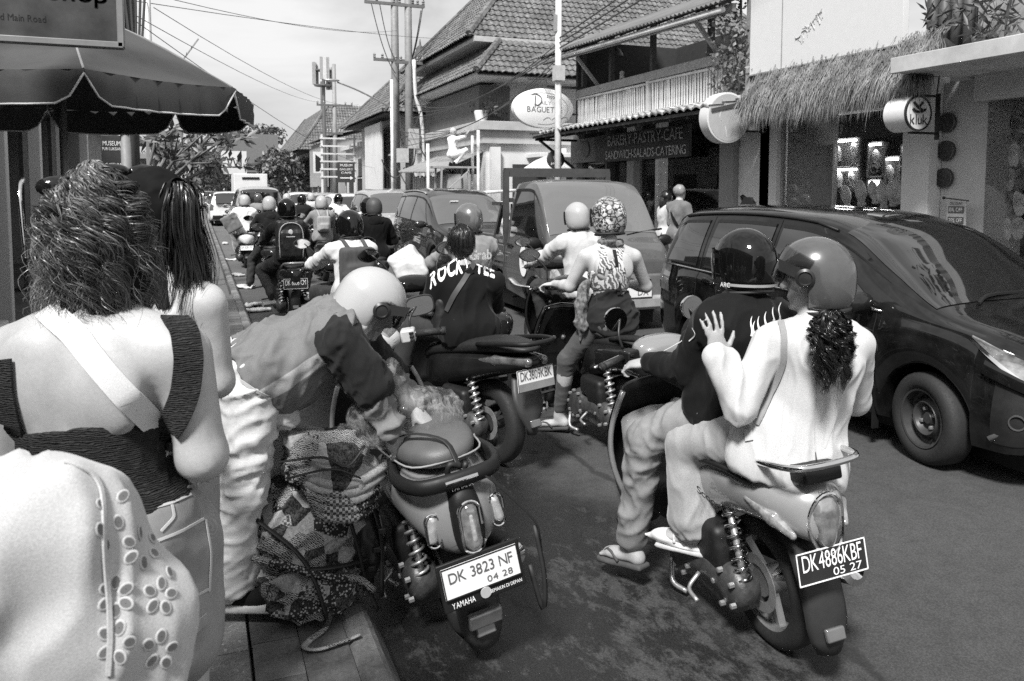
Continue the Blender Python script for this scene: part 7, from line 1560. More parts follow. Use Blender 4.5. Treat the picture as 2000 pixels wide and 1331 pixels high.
# ------------------------------------------------------------------ near shoulder in a white eyelet blouse
D3 = .86; base = AD(-240, 900, D3); base.z = .15; f3 = Matrix.Rotation(R(6), 3, 'Z') @ (lambda v: V3(v.x, v.y, 0).normalized())(ray(-100, 370)); rt = f3.cross(V3(0, 0, 1))
J = dict(nck=AD(-245, 920, D3), face=f3, hup=V3(0, 0, 1)); J['hed'] = J['nck'] + V3(0, 0, .15) + f3 * .02; J['pel'] = J['nck'] - V3(0, 0, .50); J['che'] = J['nck'] - V3(0, 0, .19)
J['sr'] = AD(172, 1035, D3); J['sl'] = J['nck'] * 2 - J['sr'] - V3(0, 0, .14)
for sd, e in (('l', -1), ('r', 1)):
    J['h' + sd] = J['pel'] + rt * e * .09 - V3(0, 0, .05); J['a' + sd] = Vector((base.x, base.y, .24)) + rt * e * .1; J['k' + sd] = (J['h' + sd] + J['a' + sd]) / 2 + f3 * .03; J['e' + sd] = J['s' + sd] + rt * e * .03 - V3(0, 0, .27); J['w' + sd] = J['e' + sd] + f3 * .18 + V3(0, 0, -.05)
w3, L, body = person('person in a white blouse with eyelet embroidered puff sleeve', J, base, SKINL, .86, 1, .015, face=True)
trousers(w3, L, GREYC, .014, 1.9, 1.0, 1); cloth(w3, 'hair', SD(.012, .02).ell(L['hed'] + V3(0, 0, .02) - f3 * .02, (.1, .115, .13)), HAIRD, (.008, .02, (0, 0, 1), 6))
BLOUSE = mat_cloth('blouse_cotton', .43, 420, var=.05); s = SD(.008, .05); up = Vector(tframe(L)[2]); add_torso(s, L, .012, .92, 1)
s.cap(L['sr'], .055, L['sr'].lerp(L['er'], .42) + rt * .004, .074, .04).cap(L['sr'].lerp(L['er'], .42) + rt * .004, .074, L['sr'].lerp(L['er'], .95), .06, .03).cap(L['sl'], .075, L['el'], .08, .05); s.ell(L['che'] - up * .12, (.19, .15, .22), tframe(L)); s.cut(L['pel'] - up * .05, -up)
bl = cloth(w3, 'blouse', s, BLOUSE, (.019, .11, (.35, .1, 1), 8), 2); bv = bvh_of(bl, base=base)
ribbon(w3, 'armhole_seam', bv, [(120, 902), (160, 915), (190, 935), (200, 980), (198, 1060), (205, 1130), (212, 1190), (215, 1260), (212, 1330)], .006, BLOUSE, base, .001, .003, 30)
HOLE = M('eyelet_hole', .13, .9)
for (cx, cy, n_, r_) in ((222, 992, 3, 26), (276, 1070, 6, 26), (225, 1165, 6, 24), (312, 1165, 5, 22), (226, 1255, 5, 26), (312, 1270, 5, 24), (200, 1050, 2, 14), (330, 1100, 2, 16)):
    for k in range(n_):
        a = k * 2 * math.pi / n_ + cx * .1; x, y = cx + r_ * math.cos(a), cy + r_ * 1.15 * math.sin(a); p, nn = on_surf(bv, x, y, .0012)
        if p is None: continue
        q, _ = on_surf(bv, x + 6 * math.cos(a), y + 7 * math.sin(a), .0012)
        if q is None: continue
        u = (q - p); u = (u - nn * u.dot(nn)).normalized(); w_ = nn.cross(u); oval_ = lambda ru, rw, h: [p - base + u * ru * math.cos(b) + w_ * rw * math.sin(b) + nn * h for b in np.linspace(0, 2 * math.pi, 14, endpoint=False)]
        e = MB().loft([oval_(.0060, .0042, .0004), oval_(.0074, .0055, .0008), oval_(.0088, .0068, -.0005)], cap=False).build('eyelet', BLOUSE, w3, True); MB().loft([oval_(.0064, .0044, .0006), oval_(.0005, .0005, .0006)], cap=False).build('opening', HOLE, e).matrix_parent_inverse = Matrix()
def rider_legs(J, hips, knees, anks):
    for sd, h, k, a in (('l', hips[0], knees[0], anks[0]), ('r', hips[1], knees[1], anks[1])): J['h' + sd], J['k' + sd], J['a' + sd] = h, k, a
# ------------------------------------------------------------------ man in black jacket riding the retro scooter
Y = 2.58; base = Vector((2.0, Y, 0)); fwd = V3(-.05, 1, 0).normalized()
hd = AY(1452, 520, Y + .10); J = dict(face=fwd, hup=V3(0, .08, 1).normalized(), hed=hd, nck=AY(1448, 598, Y + .06), sl=AY(1385, 628, Y + .03), sr=AY(1528, 628, Y + .03), che=AY(1452, 690, Y + .02), pel=V3(1.99, 2.65, .855))
J['el'] = AY(1338, 722, Y + .14); J['wl'] = AY(1265, 708, Y + .34); J['er'] = J['sr'] + V3(.06, .14, -.22); J['wr'] = V3(2.25, 3.0, 1.03)
rider_legs(J, (J['pel'] + V3(-.09, .05, -.03), J['pel'] + V3(.09, .05, -.03)), (V3(1.735, 2.86, .70), J['pel'] + V3(.14, .40, -.12)), (AY(1232, 1062, 2.98), V3(2.15, 3.02, .36)))
ft = {'l': V3(-.30, .85, -.14), 'r': V3(0, 1, 0)}
mn, L, body = person('man in black jacket and glossy black helmet steering the pale scooter', J, base, SKINM, 1.0, 0, .0095, hands={'l': dict(d=V3(-.55, .6, -.15), n=V3(.3, .1, -1), curl=1.25), 'r': dict(d=V3(.2, .8, -.1), n=V3(-.3, 0, -1), curl=1.25)}, feet=ft)
JB = mat_cloth('black_jacket', .008, 300, .7); s = SD(.008, .045); add_torso(s, L, .03, 1.03); up = Vector(tframe(L)[2]); s.ell(L['pel'] + up * .05, (.19, .15, .13), tframe(L)).cut(L['pel'] - up * .07, -up)
for sd in 'lr': add_arm(s, L, sd, .022, 1.02, t1=1.9, k=.03)
s.cap(L['nck'] + up * .0, .07, L['nck'] + up * .035, .068, .02)
jk = cloth(mn, 'jacket', s, JB, (.011, .085, (.3, .2, 1), 11)); bj = bvh_of(jk, base=base)
trousers(mn, L, DENIM, .02, 1.92, 1.0, 0, 'jeans', .0095, (.0085, .06, (.6, .3, .75), 12), .012); sandals(mn, L, ft)
h = helmet(mn, L, paint('helmet_black', .004, .04, 0, 1, .05), 'jet', VISD, 0, M('stripe_grey', .4, .4)); 
text('ARC', .05, .02, PRINTW, h, (-.119, -.035, -.073), (.25, -.97, 0), (0, 0, 1), .012)
# white flame print on the jacket back
FL = M('flame_white', .72, .7); g = np.random.default_rng(77)
for i in range(11):
    x0, y0 = 1470 + (i % 6) * 13 + g.uniform(-3, 3), 655 - (i % 5) * 9 + (30 if i > 6 else 0); pts = [(x0, y0 + 14), (x0 + 3, y0), (x0 - 4, y0 - 14), (x0 + g.uniform(-2, 8), y0 - 30)]
    try: ribbon(mn, 'flame_print', bj, pts, (lambda q: .013 * (1 - q) + .001), FL, base, .002, .001, 12)
    except Exception: pass
for path in ([(1290, 690), (1300, 676), (1318, 680), (1335, 664)], [(1345, 668), (1360, 655), (1352, 640)]):
    try: ribbon(mn, 'sleeve_print', bj, path, .005, FL, base, .002, .001, 14)
    except Exception: pass
# ------------------------------------------------------------------ woman in white blazer riding pillion
Y = 2.23; base = Vector((2.0, Y, 0)); ff = (Matrix.Rotation(R(28), 3, 'Z') @ fwd)
J = dict(face=(Matrix.Rotation(R(48), 3, 'Z') @ fwd), hup=V3(-.06, .05, 1).normalized(), hed=AY(1588, 548, Y + .04), nck=AY(1590, 640, Y), sl=AY(1500, 668, Y + .06), sr=AY(1672, 672, Y - .06), che=AY(1588, 735, Y), pel=V3(2.0, 2.31, .855))
J['el'] = AY(1446, 800, Y + .04); J['wl'] = AY(1402, 695, Y + .10); J['er'] = J['sr'] + V3(.1, .1, -.24); J['wr'] = J['er'] + V3(-.12, .24, .04)
rider_legs(J, (J['pel'] + V3(-.09, .04, -.03), J['pel'] + V3(.09, .04, -.03)), (V3(1.83, 2.70, .72), J['pel'] + V3(.2, .36, -.12)), (AY(1355, 1030, 2.66), V3(2.22, 2.66, .36)))
ft = {'l': V3(-.48, .8, -.06), 'r': V3(.2, 1, -.1)}
gw, L, body = person('woman in white blazer and big grey helmet riding pillion with raised hand', J, base, SKINM, .94, 1, .0075, hands={'l': dict(d=V3(-.16, .06, 1), n=V3(.25, .97, 0), curl=.28, spread=.55, flip=1, thumb=1.0), 'r': dict(curl=.8)}, feet=ft, toes=False)
WB = mat_cloth('blazer_white', .46, 330, .75, .05); s = SD(.008, .05); add_torso(s, L, .018, .93, 1); Fm = tframe(L); rt, fw_, up = (Vector(q) for q in Fm); p = L['pel']
s.cap(L['che'] - up * .1, .14, p + up * .06, .165, .06).ell(p - up * .02 - fw_ * .02, (.21, .17, .16), Fm, .06).ell(p - up * .09 - fw_ * .06, (.225, .16, .13), Fm, .05).cut(p - up * .15, (-up - fw_ * .12))
for sd in 'lr': add_arm(s, L, sd, .020, .98, t1=1.93, k=.02, w=(.05, .043, .037))
s.cap(L['nck'] - up * .01, .062, L['nck'] + up * .03, .06, .02)
bz = cloth(gw, 'blazer', s, WB, (.012, .10, (.15, .1, 1), 21), 2); bb = bvh_of(bz, base=base)
for path in ([(1592, 690), (1598, 760), (1590, 840), (1596, 905)], [(1640, 740), (1632, 820), (1610, 880)], [(1540, 720), (1530, 800), (1520, 900)]): ribbon(gw, 'blazer_seam', bb, path, .004, M('seam_pale', .45, .8), base, .0005, .001, 24)  # seam ribbons close to the blazer's own tone
ribbon(gw, 'vent', bb, [(1592, 880), (1595, 905), (1600, 935)], (lambda q: .002 + .012 * q), M('vent_dark', .06, .9), base, .001, .001, 14)
ribbon(gw, 'pocket_flap', bb, [(1462, 838), (1463, 850), (1465, 864)], .03, WB, base, .002, .006, 8)
ribbon(gw, 'bag_strap', bb, [(1525, 628), (1532, 660), (1530, 705), (1512, 760), (1490, 805), (1475, 830)], .022, mat_cloth('strap_grey', .24), base, .006, .004)
trousers(gw, L, mat_cloth('linen_trousers', .30, 180), .028, 1.86, .96, 1, 'trousers', .0095, (.008, .07, (.35, .2, .9), 22), .04)
for sd in 'lr':   # pointed white slip-ons with ankle strap
    f = ft[sd].normalized(); u = V3(0, 0, 1); u = (u - f * u.dot(f)).normalized(); r_ = f.cross(u); a = L['a' + sd] - u * .055; Rm = np.array([r_, f, u]); s = SD(.006, .015)
    s.ell(a + f * .11 - u * .004, (.046, .08, .03), Rm).cap(a + f * .15 - u * .012, .026, a + f * .225 - u * .02, .006).ell(a + f * .035 - u * .025, (.04, .10, .016), Rm).cap(a - f * .04 - u * .02, .028, a - f * .03 - u * .03, .026).ell(a + f * .05 + u * .035, (.034, .05, .03), Rm, .008, -1)
    q = ob('shoe', s.mesh('shoe'), M('shoe_white', .7, .4, var=.05), gw); MB().tube([a + f * .07 + r_ * .042 - u * .01, a + f * .075 + r_ * .02 + u * .034, a + f * .075 - r_ * .02 + u * .034, a + f * .07 - r_ * .042 - u * .01], .006, 6).build('strap', M('shoe_white', .7), q, True).matrix_parent_inverse = Matrix()
    ob('sole', SD(.007, .01).box(a + f * .05 - u * .042, (.03, .11, .004), Rm, .007).mesh('s'), M('shoe_sole', .45), q).matrix_parent_inverse = Matrix()
h = helmet(gw, L, M('helmet_grey', .085, .22, .2, coat=.8, var=.1), 'jet', VISM, .5, None, None, 'helmet', .94, True)
hair(gw, 'hair_tail', np.array(AY(1625, 606, 2.06) - base), .25, (.078, .05), HAIRD, 3000, 22, .013, 2.4, .0009, 41, frizz=.0008, clump=45, ends=.3, prof=lambda q: (.35 + .65 * np.sin(np.minimum(q * 2.2, 2.4)), np.maximum(q - .02, 0) ** 1.1))
cloth(gw, 'hair_mass', SD(.009, .02).ell(AY(1622, 640, 2.10) - base, (.04, .03, .05)), HAIRD, (.01, .02, (0, 0, 1), 6))
# ------------------------------------------------------------------ man in lettered shirt on the maxi scooter
Y = 4.93; base = Vector((1.62, Y, 0)); fwd = V3(-.25, 1, 0).normalized()
J = dict(face=fwd, hup=V3(0, 0, 1), hed=AY(899, 478, Y + .10), nck=AY(903, 522, Y + .06), sl=AY(856, 552, Y + .05), sr=AY(962, 552, Y + .03), che=AY(908, 585, Y + .03), pel=V3(1.635, 4.93, .86))
J['el'] = AY(843, 604, Y + .10); J['wl'] = AY(800, 590, Y + .34); J['er'] = J['sr'] + V3(.05, .12, -.22); J['wr'] = V3(1.78, 5.5, 1.06)
rider_legs(J, (J['pel'] + V3(-.09, .05, -.02), J['pel'] + V3(.09, .05, -.02)), (J['pel'] + V3(-.29, .36, -.05), J['pel'] + V3(.06, .46, -.05)), (V3(1.25, 5.35, .4), V3(1.62, 5.5, .4)))
ft = {'l': fwd, 'r': fwd}
rk, L, body = person('man in black shirt lettered Rocky Tee astride the maxi scooter', J, base, SKINM, 1.03, 0, .012, hands={'l': dict(d=V3(-.4, .8, -.1), n=V3(0, 0, -1), curl=1.2), 'r': dict(curl=1.2)}, feet=ft)
st_ = tee(rk, L, mat_cloth('tee_black', .008, 320, .8), .022, .72, 'shirt', 1.05, hem=-.13, wr=(.011, .10, (.35, .1, 1), 31), loose=.025, neck=1); bt = bvh_of(st_, base=base)
trousers(rk, L, DENIMD, .02, 1.9, 1.0, vox=.014); shoes(rk, L, BLACKC, ft)
def shirt_text(X, Yv):
    P = []
    for x, y in zip(X, Yv):
        px = 903 + x; py = 516 + 0.0050 * (px - 915) ** 2 * (1.15 if px < 915 else .8) - y
        for q in range(0, 60, 4):
            p, nn = on_surf(bt, px, py + q, .0025)
            if p is not None and nn.y < -.12: break
        P.append(P[-1] if p is None and P else (tuple(p - base) if p is not None else (0, 0, 1.2)))
    return np.array(P)
text('ROCKY TEE', 126, 38, PRINTW, rk, (0, 0, 0), UX, UZ, warp=shirt_text, gap=.14, fat=.035)
bgs = ribbon(rk, 'bag_strap', bt, [(932, 488), (925, 515), (908, 545), (885, 580), (872, 610)], .034, M('strap_dark', .045, .6), base, .006, .004)
cloth(rk, 'sling_bag', SD(.01, .03).box(L['pel'].lerp(L['che'], .45) + V3(-.16, .05, .02), (.05, .06, .1), None, .03).mesh if False else SD(.01, .03).box(L['pel'].lerp(L['che'], .4) + V3(-.14, .06, .0), (.045, .06, .09), None, .03), M('bag_black', .014, .6), (.006, .04, (0, 0, 1), 3))
p, nn = on_surf(bt, 916, 532, .012); MB().box(p - base, (.045, .02, .05), (0, -.6, 0)).build('buckle', PLASTIC, rk, bevel=.004)
hc = L['hed']; cloth(rk, 'hair_mass', SD(.007, .02).ell(hc + V3(0, -.012, .035), (.088, .102, .10)).ell(hc + V3(0, -.05, -.03), (.07, .05, .06)).cut(hc + V3(0, .05, 0), V3(0, 1, -.6)), HAIRD, (.006, .018, (0, .5, 1), 6))
hair(rk, 'hair', np.array(hc + V3(0, -.02, .14)), .19, (.10, .108), HAIRD, 2600, 12, .002, 1.2, .0009, 43, frizz=.0012, clump=6, prof=lambda q: (np.sin(np.minimum(q * 1.9, 1.57)) * (1 - .15 * q), np.maximum(q, 0) ** 1.5))
# ------------------------------------------------------------------ woman in tank top, patterned helmet
Y = 4.78; base = Vector((2.66, Y, 0)); fwd = V3(-.03, 1, 0).normalized()
J = dict(face=fwd, hup=V3(0, .06, 1).normalized(), hed=AY(1187, 428, Y + .10), nck=AY(1190, 478, Y + .06), sl=AY(1143, 502, Y + .05), sr=AY(1239, 502, Y + .03), che=AY(1190, 535, Y + .02), pel=V3(2.63, 4.80, .855))
J['el'] = AY(1113, 560, Y + .14); J['wl'] = AY(1083, 555, Y + .38); J['er'] = AY(1262, 560, Y + .10); J['wr'] = J['er'] + V3(-.04, .24, .0)
fa = G(1092, 812, .12); rider_legs(J, (J['pel'] + V3(-.09, .04, -.03), J['pel'] + V3(.09, .04, -.03)), (AY(1108, 702, Y + .22), J['pel'] + V3(.15, .42, -.05)), (fa, V3(2.82, 5.4, .36)))
ft = {'l': V3(-.55, .55, -.12), 'r': fwd}
tw, L, body = person('woman in tank top and patterned helmet with one foot on the road', J, base, SKINL, .98, 1, .0095, back=True, hands={'l': dict(d=V3(-.5, .7, -.1), n=V3(0, .1, -1), curl=1.2), 'r': dict(curl=1.2)}, feet=ft); bv = bvh_of(body, base=base)
def mat_zebra():
    t = NT('zebra_print'); w = t.wave(17, 9, 2, 1.6, t.co((1, 1, .8), (.4, 0, .5)), 'DIAGONAL'); t.set('Base Color', t.rng(w, .46, .56, .55, .10)); t.set('Roughness', .8); return t.m
s = SD(.008, .04); add_torso(s, L, .006, .98, 1, sh=False); up = Vector(tframe(L)[2]); s.cut(AY(1190, 528, Y) - base, up + fwd * .25); s.cut(AY(1190, 566, Y) - base, -up); ZB = mat_zebra(); cloth(tw, 'sports_bra', s, ZB, None)
for path in ([(1172, 482), (1180, 505), (1172, 535)], [(1212, 482), (1206, 505), (1216, 535)], [(1178, 505), (1190, 522), (1206, 505)]): ribbon(tw, 'bra_strap', bv, path, .05, ZB, base, .006, .003, 16)
s = SD(.008, .045); add_torso(s, L, .014, .98, 1, sh=False); s.ell(L['pel'] + up * .03, (.185, .15, .13), tframe(L)).cut(AY(1190, 570, Y) - base, up + fwd * .2); s.cut(L['pel'] - up * .09, -up); cloth(tw, 'tank_top', s, mat_cloth('tank_grey', .02, 300), (.013, .07, (1, .1, .45), 33))
ribbon(tw, 'tank_racerback', bv, [(1198, 488), (1203, 515), (1206, 545), (1210, 578)], (lambda q: .026 + .05 * max(0, q - .7)), mat_cloth('tank_grey', .02), base, .010, .004, 20)
trousers(tw, L, mat_cloth('leggings', .075, 300, .7), .006, 1.86, .98, 1, 'leggings', .0095, (.003, .04, (1, 0, 0), 4), .004); sandals(tw, L, ft)
def mat_graffiti():
    t = NT('graffiti_helmet'); v = t.vor(17, t.co((1, 1, 1)), 'DISTANCE_TO_EDGE'); n = t.noise(26, 3, .6, None, 1.5); a = t.rng(v, .03, .06, 0, 1); b = t.rng(n, .44, .5, 0, 1)
    t.set('Base Color', t.mix(t.math('MULTIPLY', a, b), .02, t.rng(t.noise(8), .4, .6, .25, .62))); t.set('Roughness', .25); t.set('Coat Weight', .6); return t.m
helmet(tw, L, mat_graffiti(), 'full', VISD, 0)
s = SD(.008, .02); s.chain([L['nck'] + V3(-.075, -.01, .015), L['nck'] + V3(-.03, -.075, .01), L['nck'] + V3(.04, -.07, .005), L['nck'] + V3(.08, .0, .015)], .026); cloth(tw, 'scarf', s, M('scarf_pattern', .12, .9, var=.8, vsc=60), (.012, .03, (1, 0, .2), 7))
cloth(tw, 'tied_shirt', SD(.009, .03).chain([L['che'] + V3(-.17, .02, -.06), L['che'] + V3(-.20, .03, -.2), L['pel'] + V3(-.20, .04, -.02), L['pel'] + V3(-.22, .05, -.14)], [.03, .05, .055, .02]), M('shirt_pattern', .13, .9, var=.9, vsc=45), (.016, .05, (.1, 0, 1), 9))
# ------------------------------------------------------------------ helper in pale helmet bending over the batik load
base = V3(.12, 3.06, .15); J = dict(face=V3(.80, -.12, -.52).normalized(), hup=V3(.5, -.05, .82).normalized(), hed=AY(722, 600, 3.0), nck=AY(682, 632, 3.02), pel=AY(498, 742, 3.08), che=AY(610, 678, 3.04), sr=AY(662, 660, 2.88), sl=AY(655, 622, 3.2))
J['hup'] = (J['hup'] - J['face'] * J['hup'].dot(J['face'])).normalized()
J['er'] = AY(722, 752, 2.88); J['wr'] = AY(762, 845, 2.88); J['el'] = V3(.72, 3.24, .98); J['wl'] = V3(.80, 3.05, .86)
rider_legs(J, (AY(505, 765, 3.17), AY(492, 775, 2.99)), (AY(530, 945, 3.25), AY(470, 955, 2.98)), (AY(520, 1105, 3.3), AY(448, 1138, 3.04)))
ft = {'r': V3(.85, -.35, 0), 'l': V3(.9, -.2, 0)}
hp, L, body = person('stooping helper in pale pinstriped helmet and two tone jacket', J, base, SKINM, 1.0, 0, .012, hands={'r': dict(curl=.9, n=V3(0, 1, -.3)), 'l': dict(curl=.9)}, feet=ft)
JK = mat_cloth('jacket_grey', .135, 260, .7); s = SD(.009, .045); add_torso(s, L, .032, 1.03); up = Vector(tframe(L)[2]); fw_ = Vector(tframe(L)[1]); s.ell(L['pel'] + up * .1, (.21, .185, .16), tframe(L)).cut(L['pel'] + up * .0, -up)
for sd in 'lr': s.cap(L['e' + sd], .06, L['e' + sd].lerp(L['w' + sd], .85), .055, .03)
s.cap(L['nck'] - up * .02, .075, L['nck'] + up * .02, .07, .02)
def mat_band(o, d):
    t = NT('two_tone_cloth'); vm = t.n.new('ShaderNodeVectorMath'); vm.operation = 'DOT_PRODUCT'; t.l.new(t.co(), vm.inputs[0]); vm.inputs[1].default_value = d; v = t.math('SUBTRACT', vm.outputs['Value'], float(Vector(o).dot(Vector(d))))
    a = t.math('MULTIPLY', t.rng(v, -.012, -.008, 0, 1), t.rng(v, .042, .046, 1, 0)); w = t.noise(260, 2); t.set('Base Color', t.math('MULTIPLY', t.mix(a, .14, .36), t.rng(w, .3, .7, .88, 1.12))); t.set('Roughness', .75); t.bump(w, .18, .002); return t.m
jk = cloth(hp, 'jacket', s, mat_band(L['che'], fw_), (.02, .06, (.45, .1, .75), 51), 1); bj = bvh_of(jk, base=base)
for sd in 'lr': q = SD(.0075, .03); add_arm(q, L, sd, .034, 1.03, t1=1.0, k=.02); cloth(hp, 'upper_sleeve', q, mat_cloth('jacket_dark', .022, 260), (.009, .05, (.3, .1, 1), 55))
ribbon(hp, 'reflective_stripe', bj, [(462, 735), (490, 757), (525, 775)], .014, PALEC, base, .004, .002, 16)
ribbon(hp, 'shoulder_strap', bj, [(640, 705), (665, 745), (690, 775)], .03, mat_cloth('strap_mid', .09), base, .006, .004, 20)
trousers(hp, L, KHAKI, .030, 1.9, 1.0, 0, 'trousers', .009, (.013, .045, (.9, .1, .25), 52), .03); shoes(hp, L, mat_cloth('shoe_black', .012), ft, sole=M('shoe_edge', .5, .6))
cloth(hp, 'shirt_tail', SD(.008, .02).ell(L['pel'] + V3(.05, -.10, -.10), (.08, .05, .05)).ell(L['pel'] + V3(.1, -.12, -.12), (.05, .035, .05)), PALEC, (.015, .04, (1, 0, 0), 3))
h = helmet(hp, L, paint('helmet_cream', .38, .15, 0, .8, .3), 'jet', VISM, -.05, None, None, 'helmet', .90, True)
PIN = M('pinstripe', .02, .4)
bh = bvh_mat(h, base)
for path in ([(664, 572), (676, 596), (700, 622), (722, 645)], [(668, 566), (682, 590), (705, 614), (728, 636)], [(742, 645), (735, 612), (738, 590), (752, 580), (775, 588)], [(733, 640), (727, 610), (731, 583), (750, 572), (778, 580)]):
    try: ribbon(hp, 'pinstripe', bh, path, .003, PIN, base, .001, .001, 26)
    except Exception: pass
# ------------------------------------------------------------------ batik bag, cloth bundle, plastic bag
def mat_batik(name, patch, dark=.012):
    t = NT(name); co = t.co(); w = t.noise(3, 3, .5, co); cell = t.vor(patch, co, 'F1', 'Color'); sep = t.n.new('ShaderNodeSeparateColor'); t.l.new(cell, sep.inputs[0]); a, b = sep.outputs[0], sep.outputs[1]
    p1 = t.rng(t.wave(70, 6, 3, 2, co, 'DIAGONAL'), .42, .55, dark, .55); p2 = t.rng(t.vor(95, co, 'F1', 'Distance'), .30, .42, .5, dark); ch = t.n.new('ShaderNodeTexChecker'); ch.inputs['Scale'].default_value = 95; t.l.new(co, ch.inputs[0]); p3 = t.rng(ch.outputs['Fac'], 0, 1, .08, .6); p4 = t.rng(t.noise(60, 4, .6, co, 2.5), .46, .54, dark, .38)
    m1 = t.mix(t.rng(a, .38, .39, 0, 1), p1, p4); m2 = t.mix(t.rng(a, .62, .63, 0, 1), m1, p2); m3 = t.mix(t.rng(a, .86, .87, 0, 1), m2, p3); m4 = t.mix(t.rng(b, .80, .81, 0, 1), m3, t.rng(p4, 0, .4, .4, .6)); m5 = t.mix(t.rng(b, .24, .25, 1, 0), m4, t.math('MULTIPLY', p4, .25))
    t.set('Base Color', t.math('MULTIPLY', m5, .6)); t.set('Roughness', .8); t.bump(t.noise(120), .2, .003); return t.m
BAT, BAT2 = mat_batik('batik_patchwork', 17), mat_batik('batik_roll', 7)
bp = G(605, 1195, .15); s = thing('patchwork_backpack', 'large patchwork batik backpack slumped on the kerb stones', 'backpack', bp); d = SD(.0075, .05)
d.ell((.0, .06, .15), (.235, .17, .16)).ell((-.04, .05, .32), (.195, .15, .15)).ell((.09, .07, .33), (.17, .15, .16)).ell((-.02, .08, .44), (.14, .12, .08)).cut((0, 0, .004), (0, 0, -1)); cloth(s, 'bag_body', d, BAT, (.028, .10, (.7, .2, .3), 61), 1)
cloth(s, 'front_pocket', SD(.0075, .03).ell((.0, -.1, .13), (.17, .06, .10)), BAT, (.022, .06, (1, .2, .2), 62)); cloth(s, 'side_panel', SD(.009, .03).ell((.21, .05, .22), (.075, .13, .19)), M('bag_black', .014, .7), (.02, .06, (0, 0, 1), 63))
for a in (((-.2, -.05, .42), (-.06, -.12, .30), (.0, -.165, .2), (.04, -.16, .05)), ((-.22, -.02, .26), (-.05, -.14, .24), (.1, -.13, .22), (.22, -.06, .2)), ((.12, -.08, .44), (.16, -.1, .3), (.2, -.09, .12), (.24, -.1, .01)), ((.24, .0, .4), (.27, -.04, .25), (.26, -.08, .05))): MB().tube(a, .013, 7, flat=.4).build('strap', M('strap_black', .012), s, True)
MB().tube([(-.2, -.06, .27), (-.1, -.14, .26), (.05, -.16, .2), (.16, -.13, .16), (.22, -.12, .1)], .014, 7).build('cord', BAT2, s, True)
MB().tube([(.07, -.1, .1), (.04, -.17, .03), (-.03, -.22, .012), (-.05, -.26, .012), (.0, -.29, .014), (.1, -.27, .016), (.14, -.26, .02)], .012, 7, flat=.45).build('trailing_strap', BAT2, s, True)
for k in range(4): MB().box((.2 + .02 * k, -.09, .1 + k * .07), (.03, .015, .02)).build('clip', PLASTIC, s, bevel=.003)
p = AY(648, 905, 2.95); s = thing('cloth_bundle', 'rolled batik cloth bundle tied on top of the patchwork backpack', 'bundle', p); d = SD(.007, .03)
d.ell((-.02, 0, .02), (.16, .13, .10), np.array(Euler((0, .25, 0)).to_matrix())).ell((.06, .0, -.06), (.15, .12, .085), np.array(Euler((0, -.15, 0)).to_matrix())).ell((-.08, .04, .08), (.09, .09, .06)); cloth(s, 'folded_cloth', d, BAT2, (.024, .05, (.9, .1, -.35), 71), 1)
for k in range(5): MB().tube([(-.16 + .02 * k, -.03 - .02 * k, .04 - .035 * k), (-.06, -.12 - .004 * k, -.02 - .03 * k), (.06, -.12 - .004 * k, -.045 - .03 * k), (.19 - .01 * k, -.05, -.02 - .035 * k)], .018, 7).build('cloth_fold', BAT2, s, True)
MB().tube([(-.2, -.08, .055), (-.05, -.13, .07), (.03, -.14, .03), (.1, -.12, .09)], .009, 6, flat=.4).tube([(-.17, -.1, .0), (-.02, -.15, .03), (.08, -.14, -.02)], .008, 6, flat=.4).build('tie_strap', M('strap_black', .012), s, True)
def mat_plastic():
    t = NT('clear_plastic'); n, l = t.n, t.l; t.set('Base Color', .8); t.set('Roughness', .06); tr = n.new('ShaderNodeBsdfTransparent'); tr.inputs[0].default_value = (.95, .95, .95, 1); mx_ = n.new('ShaderNodeMixShader'); f = t.rng(t.noise(16, 6, .7, t.co((1, 1, .5)), 1.2),   .48, .70, .03, .30); l.new(f, mx_.inputs[0]); l.new(tr.outputs[0], mx_.inputs[1]); l.new(t.b.outputs[0], mx_.inputs[2]); l.new(mx_.outputs[0], n['Material Output'].inputs[0]); t.bump(t.noise(38, 4), .5, .01); return t.m
p = AY(795, 808, 3.0); s = thing('plastic_bag', 'crumpled clear plastic bag spread over the parked scooter seat', 'bag', p); d = SD(.008, .03)
d.ell((.04, .0, .0), (.18, .13, .10)).ell((-.12, -.04, .0), (.12, .10, .11)).cap((-.05, -.02, .05), .09, (-.07, -.03, .2), .03).ell((.14, .02, -.03), (.1, .1, .07)); cloth(s, 'film', d, mat_plastic(), (.016, .08, (.4, .1, .5), 81), 0)
